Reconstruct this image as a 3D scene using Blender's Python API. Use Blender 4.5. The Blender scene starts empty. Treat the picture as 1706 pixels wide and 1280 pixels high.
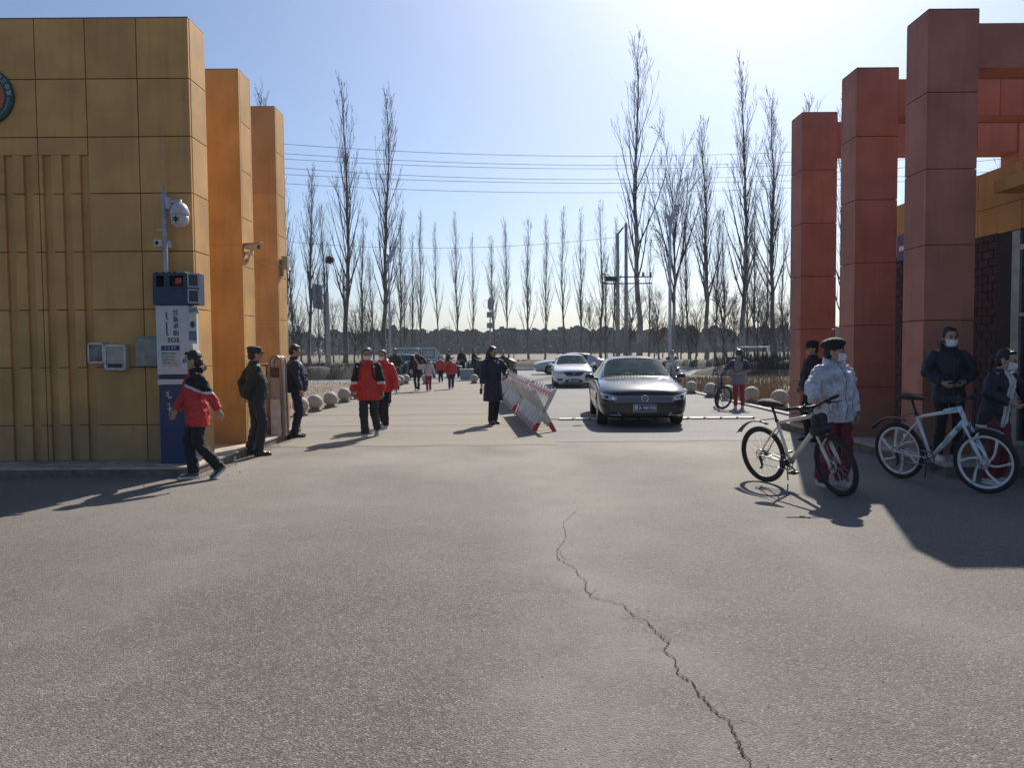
import bpy, bmesh, math, random
from mathutils import Vector, Matrix, noise
from mathutils.bvhtree import BVHTree
R = math.radians
sc = bpy.context.scene
C = sc.collection
# ------------------------------------------------------------ camera
CAM_H = 1.6
FPX = 1270.0
cam_d = bpy.data.cameras.new('camera'); cam = bpy.data.objects.new('camera', cam_d); C.objects.link(cam)
cam_d.sensor_width = 36.0; cam_d.lens = 36.0*FPX/1706.0
cam_d.clip_start = 0.1; cam_d.clip_end = 6000
cam.matrix_world = Matrix.Translation((0, 0, CAM_H)) @ Matrix.Rotation(R(90-2.57), 4, 'X') @ Matrix.Rotation(R(-0.45), 4, 'Z')
sc.camera = cam
# ------------------------------------------------------------ world, sun, exposure
SUN_EL, SUN_AZ = 39.8, 18.8           # azimuth measured from +Y towards +X
w = bpy.data.worlds.new('World'); sc.world = w; w.use_nodes = True
nt = w.node_tree; nt.nodes.clear()
sky = nt.nodes.new('ShaderNodeTexSky'); sky.sky_type = 'NISHITA'; sky.sun_disc = False
sky.sun_elevation = R(SUN_EL); sky.sun_rotation = R(SUN_AZ)
sky.air_density = 1.0; sky.dust_density = 2.6; sky.ozone_density = 5.0; sky.altitude = 900
bg = nt.nodes.new('ShaderNodeBackground'); bg.inputs[1].default_value = 0.10
wo = nt.nodes.new('ShaderNodeOutputWorld')
nt.links.new(sky.outputs[0], bg.inputs[0]); nt.links.new(bg.outputs[0], wo.inputs[0])
sd = bpy.data.lights.new('sun', 'SUN'); sd.energy = 5.0; sd.angle = R(0.5); sd.color = (1.0, 0.94, 0.84)
sun = bpy.data.objects.new('sun', sd); C.objects.link(sun)
sdir = Vector((math.sin(R(SUN_AZ))*math.cos(R(SUN_EL)), math.cos(R(SUN_AZ))*math.cos(R(SUN_EL)), math.sin(R(SUN_EL))))
sun.rotation_euler = sdir.to_track_quat('Z', 'Y').to_euler()
sc.view_settings.view_transform = 'Standard'; sc.view_settings.look = 'None'
sc.view_settings.exposure = 0.25; sc.view_settings.gamma = 1.0
sc.view_settings.use_curve_mapping = False
sc.cycles.volume_bounces = 0; sc.cycles.max_bounces = 6; sc.cycles.transparent_max_bounces = 16
# ------------------------------------------------------------ helpers
def G(px, py, z=0.0):
    """point of the plane z seen at a photo position (used to survey the place)"""
    d = cam.matrix_world.to_3x3() @ Vector(((px-853)/FPX, -(py-640)/FPX, -1))
    t = (z-CAM_H)/d.z
    return Vector((d.x*t, d.y*t, z))
def A(px, py, Y):
    d = cam.matrix_world.to_3x3() @ Vector(((px-853)/FPX, -(py-640)/FPX, -1))
    t = Y/d.y
    return Vector((d.x*t, Y, CAM_H+d.z*t))
MATS = {}
def mat(name, col, rough=0.6, metal=0.0, vary=0.12, vscale=8.0, bump=0.0, bscale=60.0, coat=0.0, rnd=0.0, col2=None, spec=0.5, emit=None, alpha=None):
    if name in MATS: return MATS[name]
    m = bpy.data.materials.new(name); m.use_nodes = True; n = m.node_tree.nodes; l = m.node_tree.links
    b = n['Principled BSDF']
    b.inputs['Roughness'].default_value = rough; b.inputs['Metallic'].default_value = metal
    b.inputs['Specular IOR Level'].default_value = spec
    b.inputs['Coat Weight'].default_value = coat; b.inputs['Coat Roughness'].default_value = 0.05
    tc = n.new('ShaderNodeTexCoord')
    no = n.new('ShaderNodeTexNoise'); no.inputs['Scale'].default_value = vscale; no.inputs['Detail'].default_value = 5
    l.new(tc.outputs['Object'], no.inputs['Vector'])
    mx = n.new('ShaderNodeMix'); mx.data_type = 'RGBA'
    c2 = col2 if col2 else tuple(c*(1-vary*1.6) for c in col)
    c1 = col if col2 else tuple(min(1, c*(1+vary)) for c in col)
    mx.inputs[6].default_value = (*c1, 1); mx.inputs[7].default_value = (*c2, 1)
    rp = n.new('ShaderNodeMapRange'); rp.inputs[1].default_value = 0.35; rp.inputs[2].default_value = 0.65
    l.new(no.outputs[0], rp.inputs[0]); l.new(rp.outputs[0], mx.inputs[0])
    out = mx.outputs[2]
    if rnd:
        oi = n.new('ShaderNodeObjectInfo'); hs = n.new('ShaderNodeHueSaturation')
        mr = n.new('ShaderNodeMapRange'); mr.inputs[3].default_value = 1-rnd; mr.inputs[4].default_value = 1+rnd
        l.new(oi.outputs['Random'], mr.inputs[0]); l.new(mr.outputs[0], hs.inputs['Value']); l.new(out, hs.inputs['Color'])
        out = hs.outputs[0]
    l.new(out, b.inputs['Base Color'])
    if bump:
        nb = n.new('ShaderNodeTexNoise'); nb.inputs['Scale'].default_value = bscale; nb.inputs['Detail'].default_value = 4
        l.new(tc.outputs['Object'], nb.inputs['Vector'])
        bp = n.new('ShaderNodeBump'); bp.inputs['Strength'].default_value = bump; bp.inputs['Distance'].default_value = 0.02
        l.new(nb.outputs[0], bp.inputs['Height']); l.new(bp.outputs[0], b.inputs['Normal'])
    if emit:
        b.inputs['Emission Color'].default_value = (*emit[:3], 1); b.inputs['Emission Strength'].default_value = emit[3]
    if alpha is not None: b.inputs['Alpha'].default_value = alpha
    MATS[name] = m
    return m
def tag(o, label=None, cat=None, group=None, kind=None):
    if label: o['label'] = label
    if cat: o['category'] = cat
    if group: o['group'] = group
    if kind: o['kind'] = kind
    return o
def link_mesh(name, me, m=None, parent=None):
    o = bpy.data.objects.new(name, me); C.objects.link(o)
    if m:
        if not isinstance(m, (list, tuple)): m = [m]
        if len(me.materials): me.materials.clear()
        for q in m: me.materials.append(q)
    if parent: o.parent = parent
    return o
def obj(name, bm, m=None, parent=None, smooth=True, recalc=True):
    if recalc: bmesh.ops.recalc_face_normals(bm, faces=bm.faces[:])
    me = bpy.data.meshes.new(name); bm.to_mesh(me); bm.free()
    if smooth: me.polygons.foreach_set('use_smooth', [True]*len(me.polygons)); 
    o = link_mesh(name, me, m, parent)
    if smooth == 'auto':
        me.set_sharp_from_angle(angle=R(35))
    return o
def empty(name, loc=(0,0,0), rz=0.0, label=None, cat=None, group=None, rot=None):
    o = bpy.data.objects.new(name, None); C.objects.link(o); o.empty_display_size = 0.2
    o.location = loc; o.rotation_euler = rot if rot else (0, 0, rz)
    tag(o, label, cat, group); return o
def KIDS(o):
    return [c for c in C.objects if c.parent == o]
def copy_tree(o, parent=None, kids=None):
    c = o.copy(); C.objects.link(c); c.parent = parent
    for ch in (kids or {}).get(o.name, list(o.children)): copy_tree(ch, c)
    return c
def box(bm, x0, y0, z0, x1, y1, z1, bev=0.0, mi=0):
    vs = [bm.verts.new(p) for p in ((x0,y0,z0),(x1,y0,z0),(x1,y1,z0),(x0,y1,z0),(x0,y0,z1),(x1,y0,z1),(x1,y1,z1),(x0,y1,z1))]
    fs = [bm.faces.new([vs[i] for i in f]) for f in ((0,3,2,1),(4,5,6,7),(0,1,5,4),(1,2,6,5),(2,3,7,6),(3,0,4,7))]
    for f in fs: f.material_index = mi
    if bev:
        es = list({e for f in fs for e in f.edges})
        r = bmesh.ops.bevel(bm, geom=es, offset=bev, segments=2, profile=0.6, affect='EDGES')
        for f in r['faces']: f.material_index = mi
    return vs
def mbox(name, dims, m, parent, bev=0.0, smooth=False):
    bm = bmesh.new(); box(bm, *dims, bev=bev)
    return obj(name, bm, m, parent, smooth=smooth)
def frame_of(d, ref=Vector((0,0,1))):
    d = d.normalized()
    if abs(d.dot(ref)) > 0.98: ref = Vector((0,1,0)) if abs(d.y) < 0.9 else Vector((1,0,0))
    a = d.cross(ref).normalized(); b = a.cross(d).normalized()
    return a, b
def tube(bm, pts, rad, n=8, cap=True, ref=Vector((0,0,1)), round_end=False, mi=0):
    """tube through pts; rad a number or a list of r or (ra, rb)"""
    pts = [Vector(p) for p in pts]
    if not isinstance(rad, (list, tuple)): rad = [rad]*len(pts)
    rad = [(r, r) if not isinstance(r, (list, tuple)) else r for r in rad]
    if round_end:
        d0 = (pts[0]-pts[1]).normalized(); d1 = (pts[-1]-pts[-2]).normalized()
        r0 = sum(rad[0])/2; r1 = sum(rad[-1])/2
        e0 = [(pts[0]+d0*r0*0.95, [x*.3 for x in rad[0]]), (pts[0]+d0*r0*.65, [x*.75 for x in rad[0]])]
        e1 = [(pts[-1]+d1*r1*.65, [x*.75 for x in rad[-1]]), (pts[-1]+d1*r1*0.95, [x*.3 for x in rad[-1]])]
        pts = [e[0] for e in e0]+pts+[e[0] for e in e1]; rad = [e[1] for e in e0]+rad+[e[1] for e in e1]
    rings = []; pa = None
    for i, p in enumerate(pts):
        d = (pts[min(i+1, len(pts)-1)]-pts[max(i-1, 0)])
        if d.length < 1e-9: d = Vector((0,0,1))
        d.normalize()
        if pa is None: a, b = frame_of(d, ref)
        else:
            a = (pa - d*pa.dot(d))
            if a.length < 1e-6: a, b = frame_of(d, ref)
            a.normalize(); b = a.cross(d).normalized()
        pa = a
        ra, rb = rad[i]
        rings.append([bm.verts.new(p+a*math.cos(2*math.pi*k/n)*ra+b*math.sin(2*math.pi*k/n)*rb) for k in range(n)])
    for r0, r1 in zip(rings, rings[1:]):
        for k in range(n):
            f = bm.faces.new((r0[k], r0[(k+1)%n], r1[(k+1)%n], r1[k])); f.material_index = mi
    if cap and n > 2:
        f = bm.faces.new(rings[0][::-1]); f.material_index = mi
        f = bm.faces.new(rings[-1]); f.material_index = mi
    return rings
def loft(bm, secs, n=20):
    """horizontal ellipses (centre, rx, ry), first and last closed"""
    rings = []
    for c, rx, ry in secs:
        c = Vector(c)
        rings.append([bm.verts.new(c+Vector((math.cos(2*math.pi*k/n)*rx, math.sin(2*math.pi*k/n)*ry, 0))) for k in range(n)])
    for r0, r1 in zip(rings, rings[1:]):
        for k in range(n): bm.faces.new((r0[k], r0[(k+1)%n], r1[(k+1)%n], r1[k]))
    bm.faces.new(rings[0][::-1]); bm.faces.new(rings[-1])
def ball(bm, c, r, seg=16, ring=10, mx=None):
    r = r if isinstance(r, (tuple, list)) else (r, r, r)
    M = Matrix.Translation(Vector(c)) @ (mx if mx else Matrix.Identity(4)) @ Matrix.Diagonal((*r, 1))
    return bmesh.ops.create_uvsphere(bm, u_segments=seg, v_segments=ring, radius=1, matrix=M)['verts']
def lathe(bm, prof, n=24, c=(0,0,0), axis='Z', mi=0):
    rings = []; c = Vector(c)
    for r, h in prof:
        ring = []
        for k in range(n):
            a = 2*math.pi*k/n; p = Vector((math.cos(a)*r, math.sin(a)*r, h))
            if axis == 'Y': p = Vector((p.x, p.z, p.y))
            if axis == 'X': p = Vector((p.z, p.x, p.y))
            ring.append(bm.verts.new(c+p))
        rings.append(ring)
    for r0, r1 in zip(rings, rings[1:]):
        for k in range(n):
            f = bm.faces.new((r0[k], r0[(k+1)%n], r1[(k+1)%n], r1[k])); f.material_index = mi
    for rr in (rings[0][::-1], rings[-1]):
        f = bm.faces.new(rr); f.material_index = mi
def torus(bm, c, Rr, r, axis='Y', n=40, k=8, sq=1.0):
    c = Vector(c); rings = []
    for i in range(n):
        a = 2*math.pi*i/n; ring = []
        for j in range(k):
            b = 2*math.pi*j/k
            q = Rr + r*math.cos(b)*sq; t = r*math.sin(b)
            p = Vector((math.cos(a)*q, t, math.sin(a)*q)) if axis == 'Y' else (Vector((t, math.cos(a)*q, math.sin(a)*q)) if axis == 'X' else Vector((math.cos(a)*q, math.sin(a)*q, t)))
            ring.append(bm.verts.new(c+p))
        rings.append(ring)
    for i in range(n):
        for j in range(k):
            bm.faces.new((rings[i][j], rings[i][(j+1)%k], rings[(i+1)%n][(j+1)%k], rings[(i+1)%n][j]))
def prism(bm, pts, ext, mi=0):
    """closed polygon pts (3D) extruded along the vector ext"""
    a = [bm.verts.new(Vector(p)) for p in pts]; b = [bm.verts.new(Vector(p)+Vector(ext)) for p in pts]
    n = len(a)
    f = bm.faces.new(a[::-1]); f.material_index = mi; f = bm.faces.new(b); f.material_index = mi
    for i in range(n):
        f = bm.faces.new((a[i], a[(i+1)%n], b[(i+1)%n], b[i])); f.material_index = mi
def letters(s, size, m, parent, loc, rot=(math.pi/2, 0, 0), name='lettering', ext=0.002, align='CENTER', spacing=1.0, bold=0.0, xs=1.0):
    cu = bpy.data.curves.new('t', 'FONT'); cu.body = s; cu.size = size; cu.extrude = ext; cu.offset = bold
    cu.align_x = align; cu.align_y = 'CENTER'; cu.space_character = spacing; cu.resolution_u = 3
    t = bpy.data.objects.new('t', cu); C.objects.link(t)
    bpy.context.view_layer.update()
    me = bpy.data.meshes.new_from_object(t.evaluated_get(bpy.context.evaluated_depsgraph_get()))
    bpy.data.objects.remove(t)
    o = link_mesh(name, me, m, parent); o.location = loc; o.rotation_euler = rot; o.scale = (xs, 1, 1)
    return o
# queue of meshes grown by a voxel remesh (bodies and clothes)
QUEUE = []
def grow(name, bm, m, parent, voxel=0.012, folds=0.0, fscale=0.12, smooth=2, paint=None, decim=0.0):
    o = obj(name, bm, m, parent, recalc=True)
    mo = o.modifiers.new('r', 'REMESH'); mo.mode = 'VOXEL'; mo.voxel_size = voxel; mo.use_smooth_shade = True
    if folds:
        key = 'fold%.3f' % fscale
        tx = bpy.data.textures.get(key) or bpy.data.textures.new(key, 'CLOUDS')
        tx.noise_scale = fscale; tx.noise_depth = 2
        dp = o.modifiers.new('d', 'DISPLACE'); dp.texture = tx; dp.strength = folds; dp.texture_coords = 'LOCAL'; dp.mid_level = 0.5
    if smooth:
        sm = o.modifiers.new('s', 'SMOOTH'); sm.factor = 0.6; sm.iterations = smooth
    QUEUE.append((o, paint)); return o
def flush():
    bpy.context.view_layer.update()
    dg = bpy.context.evaluated_depsgraph_get()
    done = []
    for o, paint in QUEUE:
        me = bpy.data.meshes.new_from_object(o.evaluated_get(dg)); done.append(me)
    for (o, paint), me in zip(QUEUE, done):
        mats = [m for m in o.data.materials]
        o.modifiers.clear(); me.name = o.name.split('.')[0]; o.data = me
        me.materials.clear()
        for m in mats: me.materials.append(m)
        me.polygons.foreach_set('use_smooth', [True]*len(me.polygons))
        if paint:
            cs = [0.0]*(3*len(me.polygons)); me.polygons.foreach_get('center', cs)
            me.polygons.foreach_set('material_index', [paint(cs[3*i], cs[3*i+1], cs[3*i+2]) for i in range(len(me.polygons))])
        me.update()
    QUEUE.clear()
# ------------------------------------------------------------ ground materials
def ground_mat(name, base, dark, light, agg=220.0, bump=0.6, patches=0.35, dust=None, streak=False, worn=False):
    m = bpy.data.materials.new(name); m.use_nodes = True; n = m.node_tree.nodes; l = m.node_tree.links
    b = n['Principled BSDF']; b.inputs['Roughness'].default_value = 0.82; b.inputs['Specular IOR Level'].default_value = 0.35
    tc = n.new('ShaderNodeTexCoord')
    def nz(scale, detail=4, vec=None, rough=0.55):
        t = n.new('ShaderNodeTexNoise'); t.inputs['Scale'].default_value = scale; t.inputs['Detail'].default_value = detail
        t.inputs['Roughness'].default_value = rough
        l.new(vec if vec else tc.outputs['Object'], t.inputs['Vector']); return t.outputs[0]
    def rng(s, a, b_, c=0, d=1):
        r = n.new('ShaderNodeMapRange'); r.inputs[1].default_value = a; r.inputs[2].default_value = b_
        r.inputs[3].default_value = c; r.inputs[4].default_value = d; l.new(s, r.inputs[0]); return r.outputs[0]
    def mix(f, a, c, mode='MIX'):
        x = n.new('ShaderNodeMix'); x.data_type = 'RGBA'; x.blend_type = mode
        if isinstance(f, float): x.inputs[0].default_value = f
        else: l.new(f, x.inputs[0])
        for s, k in ((a, 6), (c, 7)):
            if isinstance(s, tuple): x.inputs[k].default_value = (*s, 1)
            else: l.new(s, x.inputs[k])
        return x.outputs[2]
    vo = n.new('ShaderNodeTexVoronoi'); vo.inputs['Scale'].default_value = agg; l.new(tc.outputs['Object'], vo.inputs['Vector'])
    v2 = n.new('ShaderNodeTexVoronoi'); v2.inputs['Scale'].default_value = agg*0.37; l.new(tc.outputs['Object'], v2.inputs['Vector'])
    sp = n.new('ShaderNodeSeparateColor'); l.new(vo.outputs['Color'], sp.inputs[0])
    c = mix(rng(nz(0.55, 6), 0.35, 0.68), base, tuple(x*(1-patches) for x in base))
    c = mix(rng(nz(2.2, 8, None, 0.7), 0.45, 0.8, 0, 0.45), c, light)
    c = mix(rng(sp.outputs[0], 0.70, 0.95, 0, 0.9), c, light)
    c = mix(rng(vo.outputs['Distance'], 0.35, 0.72, 0, 0.8), c, dark)
    c = mix(rng(v2.outputs['Distance'], 0.45, 0.8, 0, 0.5), c, dark)
    if streak:
        mp = n.new('ShaderNodeMapping'); mp.inputs['Scale'].default_value = (0.12, 1.6, 1); l.new(tc.outputs['Object'], mp.inputs['Vector'])
        c = mix(rng(nz(1.0, 6, mp.outputs[0]), 0.40, 0.66, 0, 0.28), c, tuple(x*1.15 for x in light))
        c = mix(rng(nz(2.3, 6, mp.outputs[0]), 0.55, 0.75, 0, 0.25), c, dark)
    if worn:
        # paler dusty wheel paths running out of the gate, and scattered stains
        s3 = n.new('ShaderNodeSeparateXYZ'); wv = n.new('ShaderNodeVectorMath'); wv.operation = 'ADD'
        n3 = n.new('ShaderNodeTexNoise'); n3.inputs['Scale'].default_value = 0.5; n3.inputs['Detail'].default_value = 4; l.new(tc.outputs['Object'], n3.inputs['Vector'])
        sc3 = n.new('ShaderNodeVectorMath'); sc3.operation = 'SCALE'; sc3.inputs['Scale'].default_value = 1.6; l.new(n3.outputs['Color'], sc3.inputs[0])
        l.new(tc.outputs['Object'], wv.inputs[0]); l.new(sc3.outputs[0], wv.inputs[1]); l.new(wv.outputs[0], s3.inputs[0])
        for cx, wd, st in ((1.3, 0.75, 0.5), (3.4, 0.6, 0.25), (-1.6, 0.9, 0.2)):
            d = n.new('ShaderNodeMath'); d.operation = 'SUBTRACT'; l.new(s3.outputs[0], d.inputs[0]); d.inputs[1].default_value = cx
            a_ = n.new('ShaderNodeMath'); a_.operation = 'ABSOLUTE'; l.new(d.outputs[0], a_.inputs[0])
            g_ = n.new('ShaderNodeMath'); g_.operation = 'MULTIPLY'; l.new(rng(a_.outputs[0], 0.1, wd, st, 0), g_.inputs[0]); l.new(rng(nz(1.1, 7), 0.3, 0.6), g_.inputs[1])
            c = mix(g_.outputs[0], c, (0.30, 0.272, 0.235))
        c = mix(rng(nz(0.9, 3), 0.64, 0.72, 0, 0.35), c, (0.12, 0.10, 0.085))
        c = mix(rng(nz(3.1, 2), 0.70, 0.74, 0, 0.45), c, (0.10, 0.088, 0.078))
        pk = nz(0.22, 3); c = mix(rng(pk, 0.45, 0.6, 0, 0.30), c, (0.215, 0.172, 0.155))
    if dust:
        sx = n.new('ShaderNodeSeparateXYZ'); l.new(tc.outputs['Object'], sx.inputs[0])
        y = rng(sx.outputs[1], dust[0], dust[1])
        ad = n.new('ShaderNodeMath'); ad.operation = 'MULTIPLY'; l.new(y, ad.inputs[0]); l.new(rng(nz(0.35, 7), 0.3, 0.62), ad.inputs[1])
        c = mix(ad.outputs[0], c, dust[2])
    l.new(c, b.inputs['Base Color'])
    bp = n.new('ShaderNodeBump'); bp.inputs['Strength'].default_value = bump; bp.inputs['Distance'].default_value = 0.006
    ma = n.new('ShaderNodeMath'); ma.operation = 'MULTIPLY_ADD'; ma.inputs[1].default_value = -1.0
    l.new(vo.outputs['Distance'], ma.inputs[0]); l.new(nz(60, 4), ma.inputs[2])
    l.new(ma.outputs[0], bp.inputs['Height']); l.new(bp.outputs[0], b.inputs['Normal'])
    return m
def sheet(name, pts, z, m, div=1):
    bm = bmesh.new(); vs = [bm.verts.new((p[0], p[1], z)) for p in pts]; bm.faces.new(vs)
    o = obj(name, bm, m, smooth=False); return tag(o, kind='structure')
M_asph = ground_mat('asphalt', (0.172, 0.150, 0.132), (0.060, 0.052, 0.046), (0.34, 0.31, 0.27), agg=98, bump=0.75, patches=0.26, dust=(4.5, 12.5, (0.29, 0.262, 0.222)), worn=True)
M_conc = ground_mat('driveway_surface', (0.265, 0.225, 0.175), (0.14, 0.12, 0.095), (0.32, 0.28, 0.225), agg=90, bump=0.3, patches=0.16, streak=True)
M_lane = ground_mat('lane_surface', (0.235, 0.222, 0.208), (0.11, 0.105, 0.10), (0.30, 0.285, 0.265), agg=90, bump=0.35, patches=0.2, streak=True)
M_road = ground_mat('road_surface', (0.24, 0.228, 0.218), (0.14, 0.135, 0.13), (0.30, 0.29, 0.275), agg=60, bump=0.2, patches=0.15, streak=True)
M_dirt = ground_mat('dirt', (0.235, 0.175, 0.115), (0.12, 0.09, 0.06), (0.31, 0.24, 0.165), agg=25, bump=0.7, patches=0.3)
M_field = ground_mat('field_soil', (0.13, 0.10, 0.065), (0.06, 0.05, 0.03), (0.18, 0.145, 0.095), agg=6, bump=0.3, patches=0.4)
def field_streaks(m):
    n = m.node_tree.nodes; l = m.node_tree.links
    tc = n.new('ShaderNodeTexCoord'); mp = n.new('ShaderNodeMapping'); mp.inputs['Scale'].default_value = (0.02, 0.055, 1)
    l.new(tc.outputs['Object'], mp.inputs['Vector'])
    no = n.new('ShaderNodeTexNoise'); no.inputs['Scale'].default_value = 1.0; no.inputs['Detail'].default_value = 6; l.new(mp.outputs[0], no.inputs['Vector'])
    cr = n.new('ShaderNodeValToRGB'); cr.color_ramp.elements[0].position = 0.42; cr.color_ramp.elements[0].color = (0.09, 0.075, 0.045, 1)
    cr.color_ramp.elements[1].position = 0.56; cr.color_ramp.elements[1].color = (0.19, 0.15, 0.095, 1)
    e = cr.color_ramp.elements.new(0.49); e.color = (0.13, 0.11, 0.06, 1)
    l.new(no.outputs[0], cr.inputs[0])
    b = n['Principled BSDF']; mx = n.new('ShaderNodeMix'); mx.data_type = 'RGBA'; mx.inputs[0].default_value = 0.75
    src = b.inputs['Base Color'].links[0].from_socket
    l.new(src, mx.inputs[6]); l.new(cr.outputs[0], mx.inputs[7]); l.new(mx.outputs[2], b.inputs['Base Color'])
field_streaks(M_field)
sheet('ground', [(-2500,-60),(2500,-60),(2500,3500),(-2500,3500)], -0.03, M_field)
sheet('verge', [(-70,-40),(70,-40),(70,64),(-70,64)], -0.012, M_dirt)
sheet('forecourt', [(-30,-25),(30,-25),(30,12.9),(5.9,12.9),(5.9,13.25),(-4.9,13.25),(-4.9,12.9),(-30,12.9)], -0.004, M_asph)
# the light driveway and the grey lane beside it start along a slightly wavy seam
def wavy(x0, x1, y, n=26, amp=0.12, s=1.0):
    return [(x0+(x1-x0)*i/n, y+amp*noise.noise(Vector(((x0+(x1-x0)*i/n)*1.3, s, 0)))) for i in range(n+1)]
sheet('driveway', wavy(-5.1, 0.75, 12.75, s=3)+[(0.75, 38.0), (-5.1, 38.0)], 0.0, M_conc)
sheet('lane', wavy(0.75, 6.45, 13.1, s=7)+[(6.45, 38.0), (0.75, 38.0)], 0.0, M_lane)
sheet('road', [(-70, 38.0), (70, 38.0), (70, 58.6), (-70, 58.6)], -0.002, M_road)
# expansion joints and seams in the driveway
M_joint = mat('joint_filler', (0.10, 0.088, 0.075), 0.9)
for k, y in enumerate((16.2, 19.0, 21.8, 24.6, 27.4, 30.2, 33.0)):
    bm = bmesh.new(); prev = None
    for i in range(31):
        x = -5.1+5.85*i/30; yy = y+0.03*noise.noise(Vector((x*2, y, 0)))
        a = bm.verts.new((x, yy, 0.004)); b = bm.verts.new((x, yy+0.03, 0.004))
        if prev: bm.faces.new((prev[0], a, b, prev[1]))
        prev = (a, b)
    tag(obj('driveway_joint', bm, M_joint, smooth=False), kind='structure')
# road markings
M_paint = mat('road_paint', (0.62, 0.62, 0.60), 0.7, vary=0.2, vscale=6)
for k in range(9):
    x = -11.5+k*3.3
    sheet('road_marking', [(x, 46.0), (x+1.7, 46.0), (x+1.7, 46.25), (x, 46.25)], 0.004, M_paint)
M_kerb = mat('kerb_concrete', (0.50, 0.48, 0.45), 0.85, vary=0.15, bump=0.3)
for k in range(-30, 31):
    o = mbox('kerb_stone', (k*2.0+0.01, 58.7, -0.01, k*2.0+1.99, 59.0, 0.16), M_kerb, None, bev=0.015)
    tag(o, kind='structure')
for k in range(11):
    for sx, x0 in ((1, 6.5),):
        o = mbox('kerb_stone', (x0, 15.3+k*2.05, -0.01, x0+0.16, 15.3+k*2.05+2.03, 0.045), M_kerb, None, bev=0.008)
        tag(o, kind='structure')
# the long crack in the forecourt
crack_px = [(958,834),(966,846),(960,852),(944,866),(938,874),(941,884),(943,895),(936,906),(930,915),(927,924),(931,932),(945,940),(958,948),(963,958),(971,964),(977,971),(976,982),(983,994),(996,998),(1013,1001),(1025,1007),(1037,1007),(1046,1018),(1055,1027),(1073,1032),(1082,1043),(1092,1053),(1102,1063),(1114,1071),(1110,1078),(1105,1084),(1116,1092),(1125,1098),(1127,1112),(1130,1125),(1141,1130),(1152,1136),(1162,1152),(1173,1168),(1184,1179),(1197,1192),(1211,1199),(1219,1215),(1229,1233),(1231,1245),(1238,1255),(1249,1273),(1262,1295),(1268,1320)]
M_crack = mat('crack_shadow_fill', (0.022, 0.020, 0.018), 0.95)
def crack(name, pxs, w0, w1, seed):
    rnd = random.Random(seed)
    P = [G(*p) for p in pxs]; Q = []
    for a, b in zip(P, P[1:]):
        for t in range(4):
            q = a.lerp(b, t/4.0); Q.append(q+Vector((rnd.uniform(-1, 1), rnd.uniform(-1, 1), 0))*0.010*(1 if t else 0.3))
    Q.append(P[-1]); bm = bmesh.new(); prev = None
    for i, q in enumerate(Q):
        t = i/len(Q); w_ = (w0+(w1-w0)*t)*rnd.uniform(0.35, 1.35)
        d = (Q[min(i+1, len(Q)-1)]-Q[max(i-1, 0)]).normalized(); s = Vector((-d.y, d.x, 0))*w_/2
        a = bm.verts.new(q+s+Vector((0, 0, 0.003))); b = bm.verts.new(q-s+Vector((0, 0, 0.003)))
        if prev: bm.faces.new((prev[0], a, b, prev[1]))
        prev = (a, b)
    tag(obj(name, bm, M_crack, smooth=False), kind='structure')
crack('asphalt_crack', crack_px[2:], 0.0035, 0.0095, 4)
crack('asphalt_crack', [(1130,1125),(1142,1134),(1155,1133)], 0.003, 0.002, 19)
crack('asphalt_crack', [(1055,1027),(1040,1033),(1028,1031)], 0.003, 0.002, 20)
crack('asphalt_crack', [(983,994),(990,985),(1004,980)], 0.003, 0.002, 21)
crack('asphalt_crack', [(1211,1199),(1228,1203),(1246,1200),(1262,1208)], 0.003, 0.002, 22)
crack('asphalt_crack', [(1092,1053),(1108,1060),(1119,1068)], 0.003, 0.003, 9)
crack('asphalt_crack', [(1105,1084),(1090,1080),(1080,1086)], 0.003, 0.002, 10)
crack('asphalt_crack', [(930,915),(938,928),(946,934),(952,930)], 0.004, 0.003, 11)
# plinths under the gate walls: paved edges with stone slabs
M_slab = mat('plinth_stone', (0.42, 0.36, 0.28), 0.8, vary=0.2, vscale=5, bump=0.35, rnd=0.06)
M_plinth = mat('plinth_core', (0.16, 0.13, 0.10), 0.9, vary=0.2, bump=0.3)
def plinth(x0, x1, y0, y1, h, edge, nx):
    o = mbox('plinth', (x0+0.02, y0+0.02, -0.02, x1-0.02, y1-0.02, h-0.03), M_plinth, None); tag(o, kind='structure')
    y = y0; k = 0
    while y < y1-0.05:
        d = min(0.6, y1-y); x = x0
        if edge == 'R': xs = [x1-0.6*i for i in range(nx, -1, -1)]
        else: xs = [x0+0.6*i for i in range(nx+1)]
        for a, b in zip(xs, xs[1:]):
            q = mbox('paving_slab', (a+0.004, y+0.004, h-0.028, b-0.004, y+d-0.004, h+random.uniform(-0.002, 0.002)), M_slab, o)
        y += d; k += 1
random.seed(2)
plinth(-9.7, -4.08, 9.72, 14.75, 0.13, 'R', 8)
plinth(5.3, 9.5, 9.25, 15.2, 0.15, 'L', 7)
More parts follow.
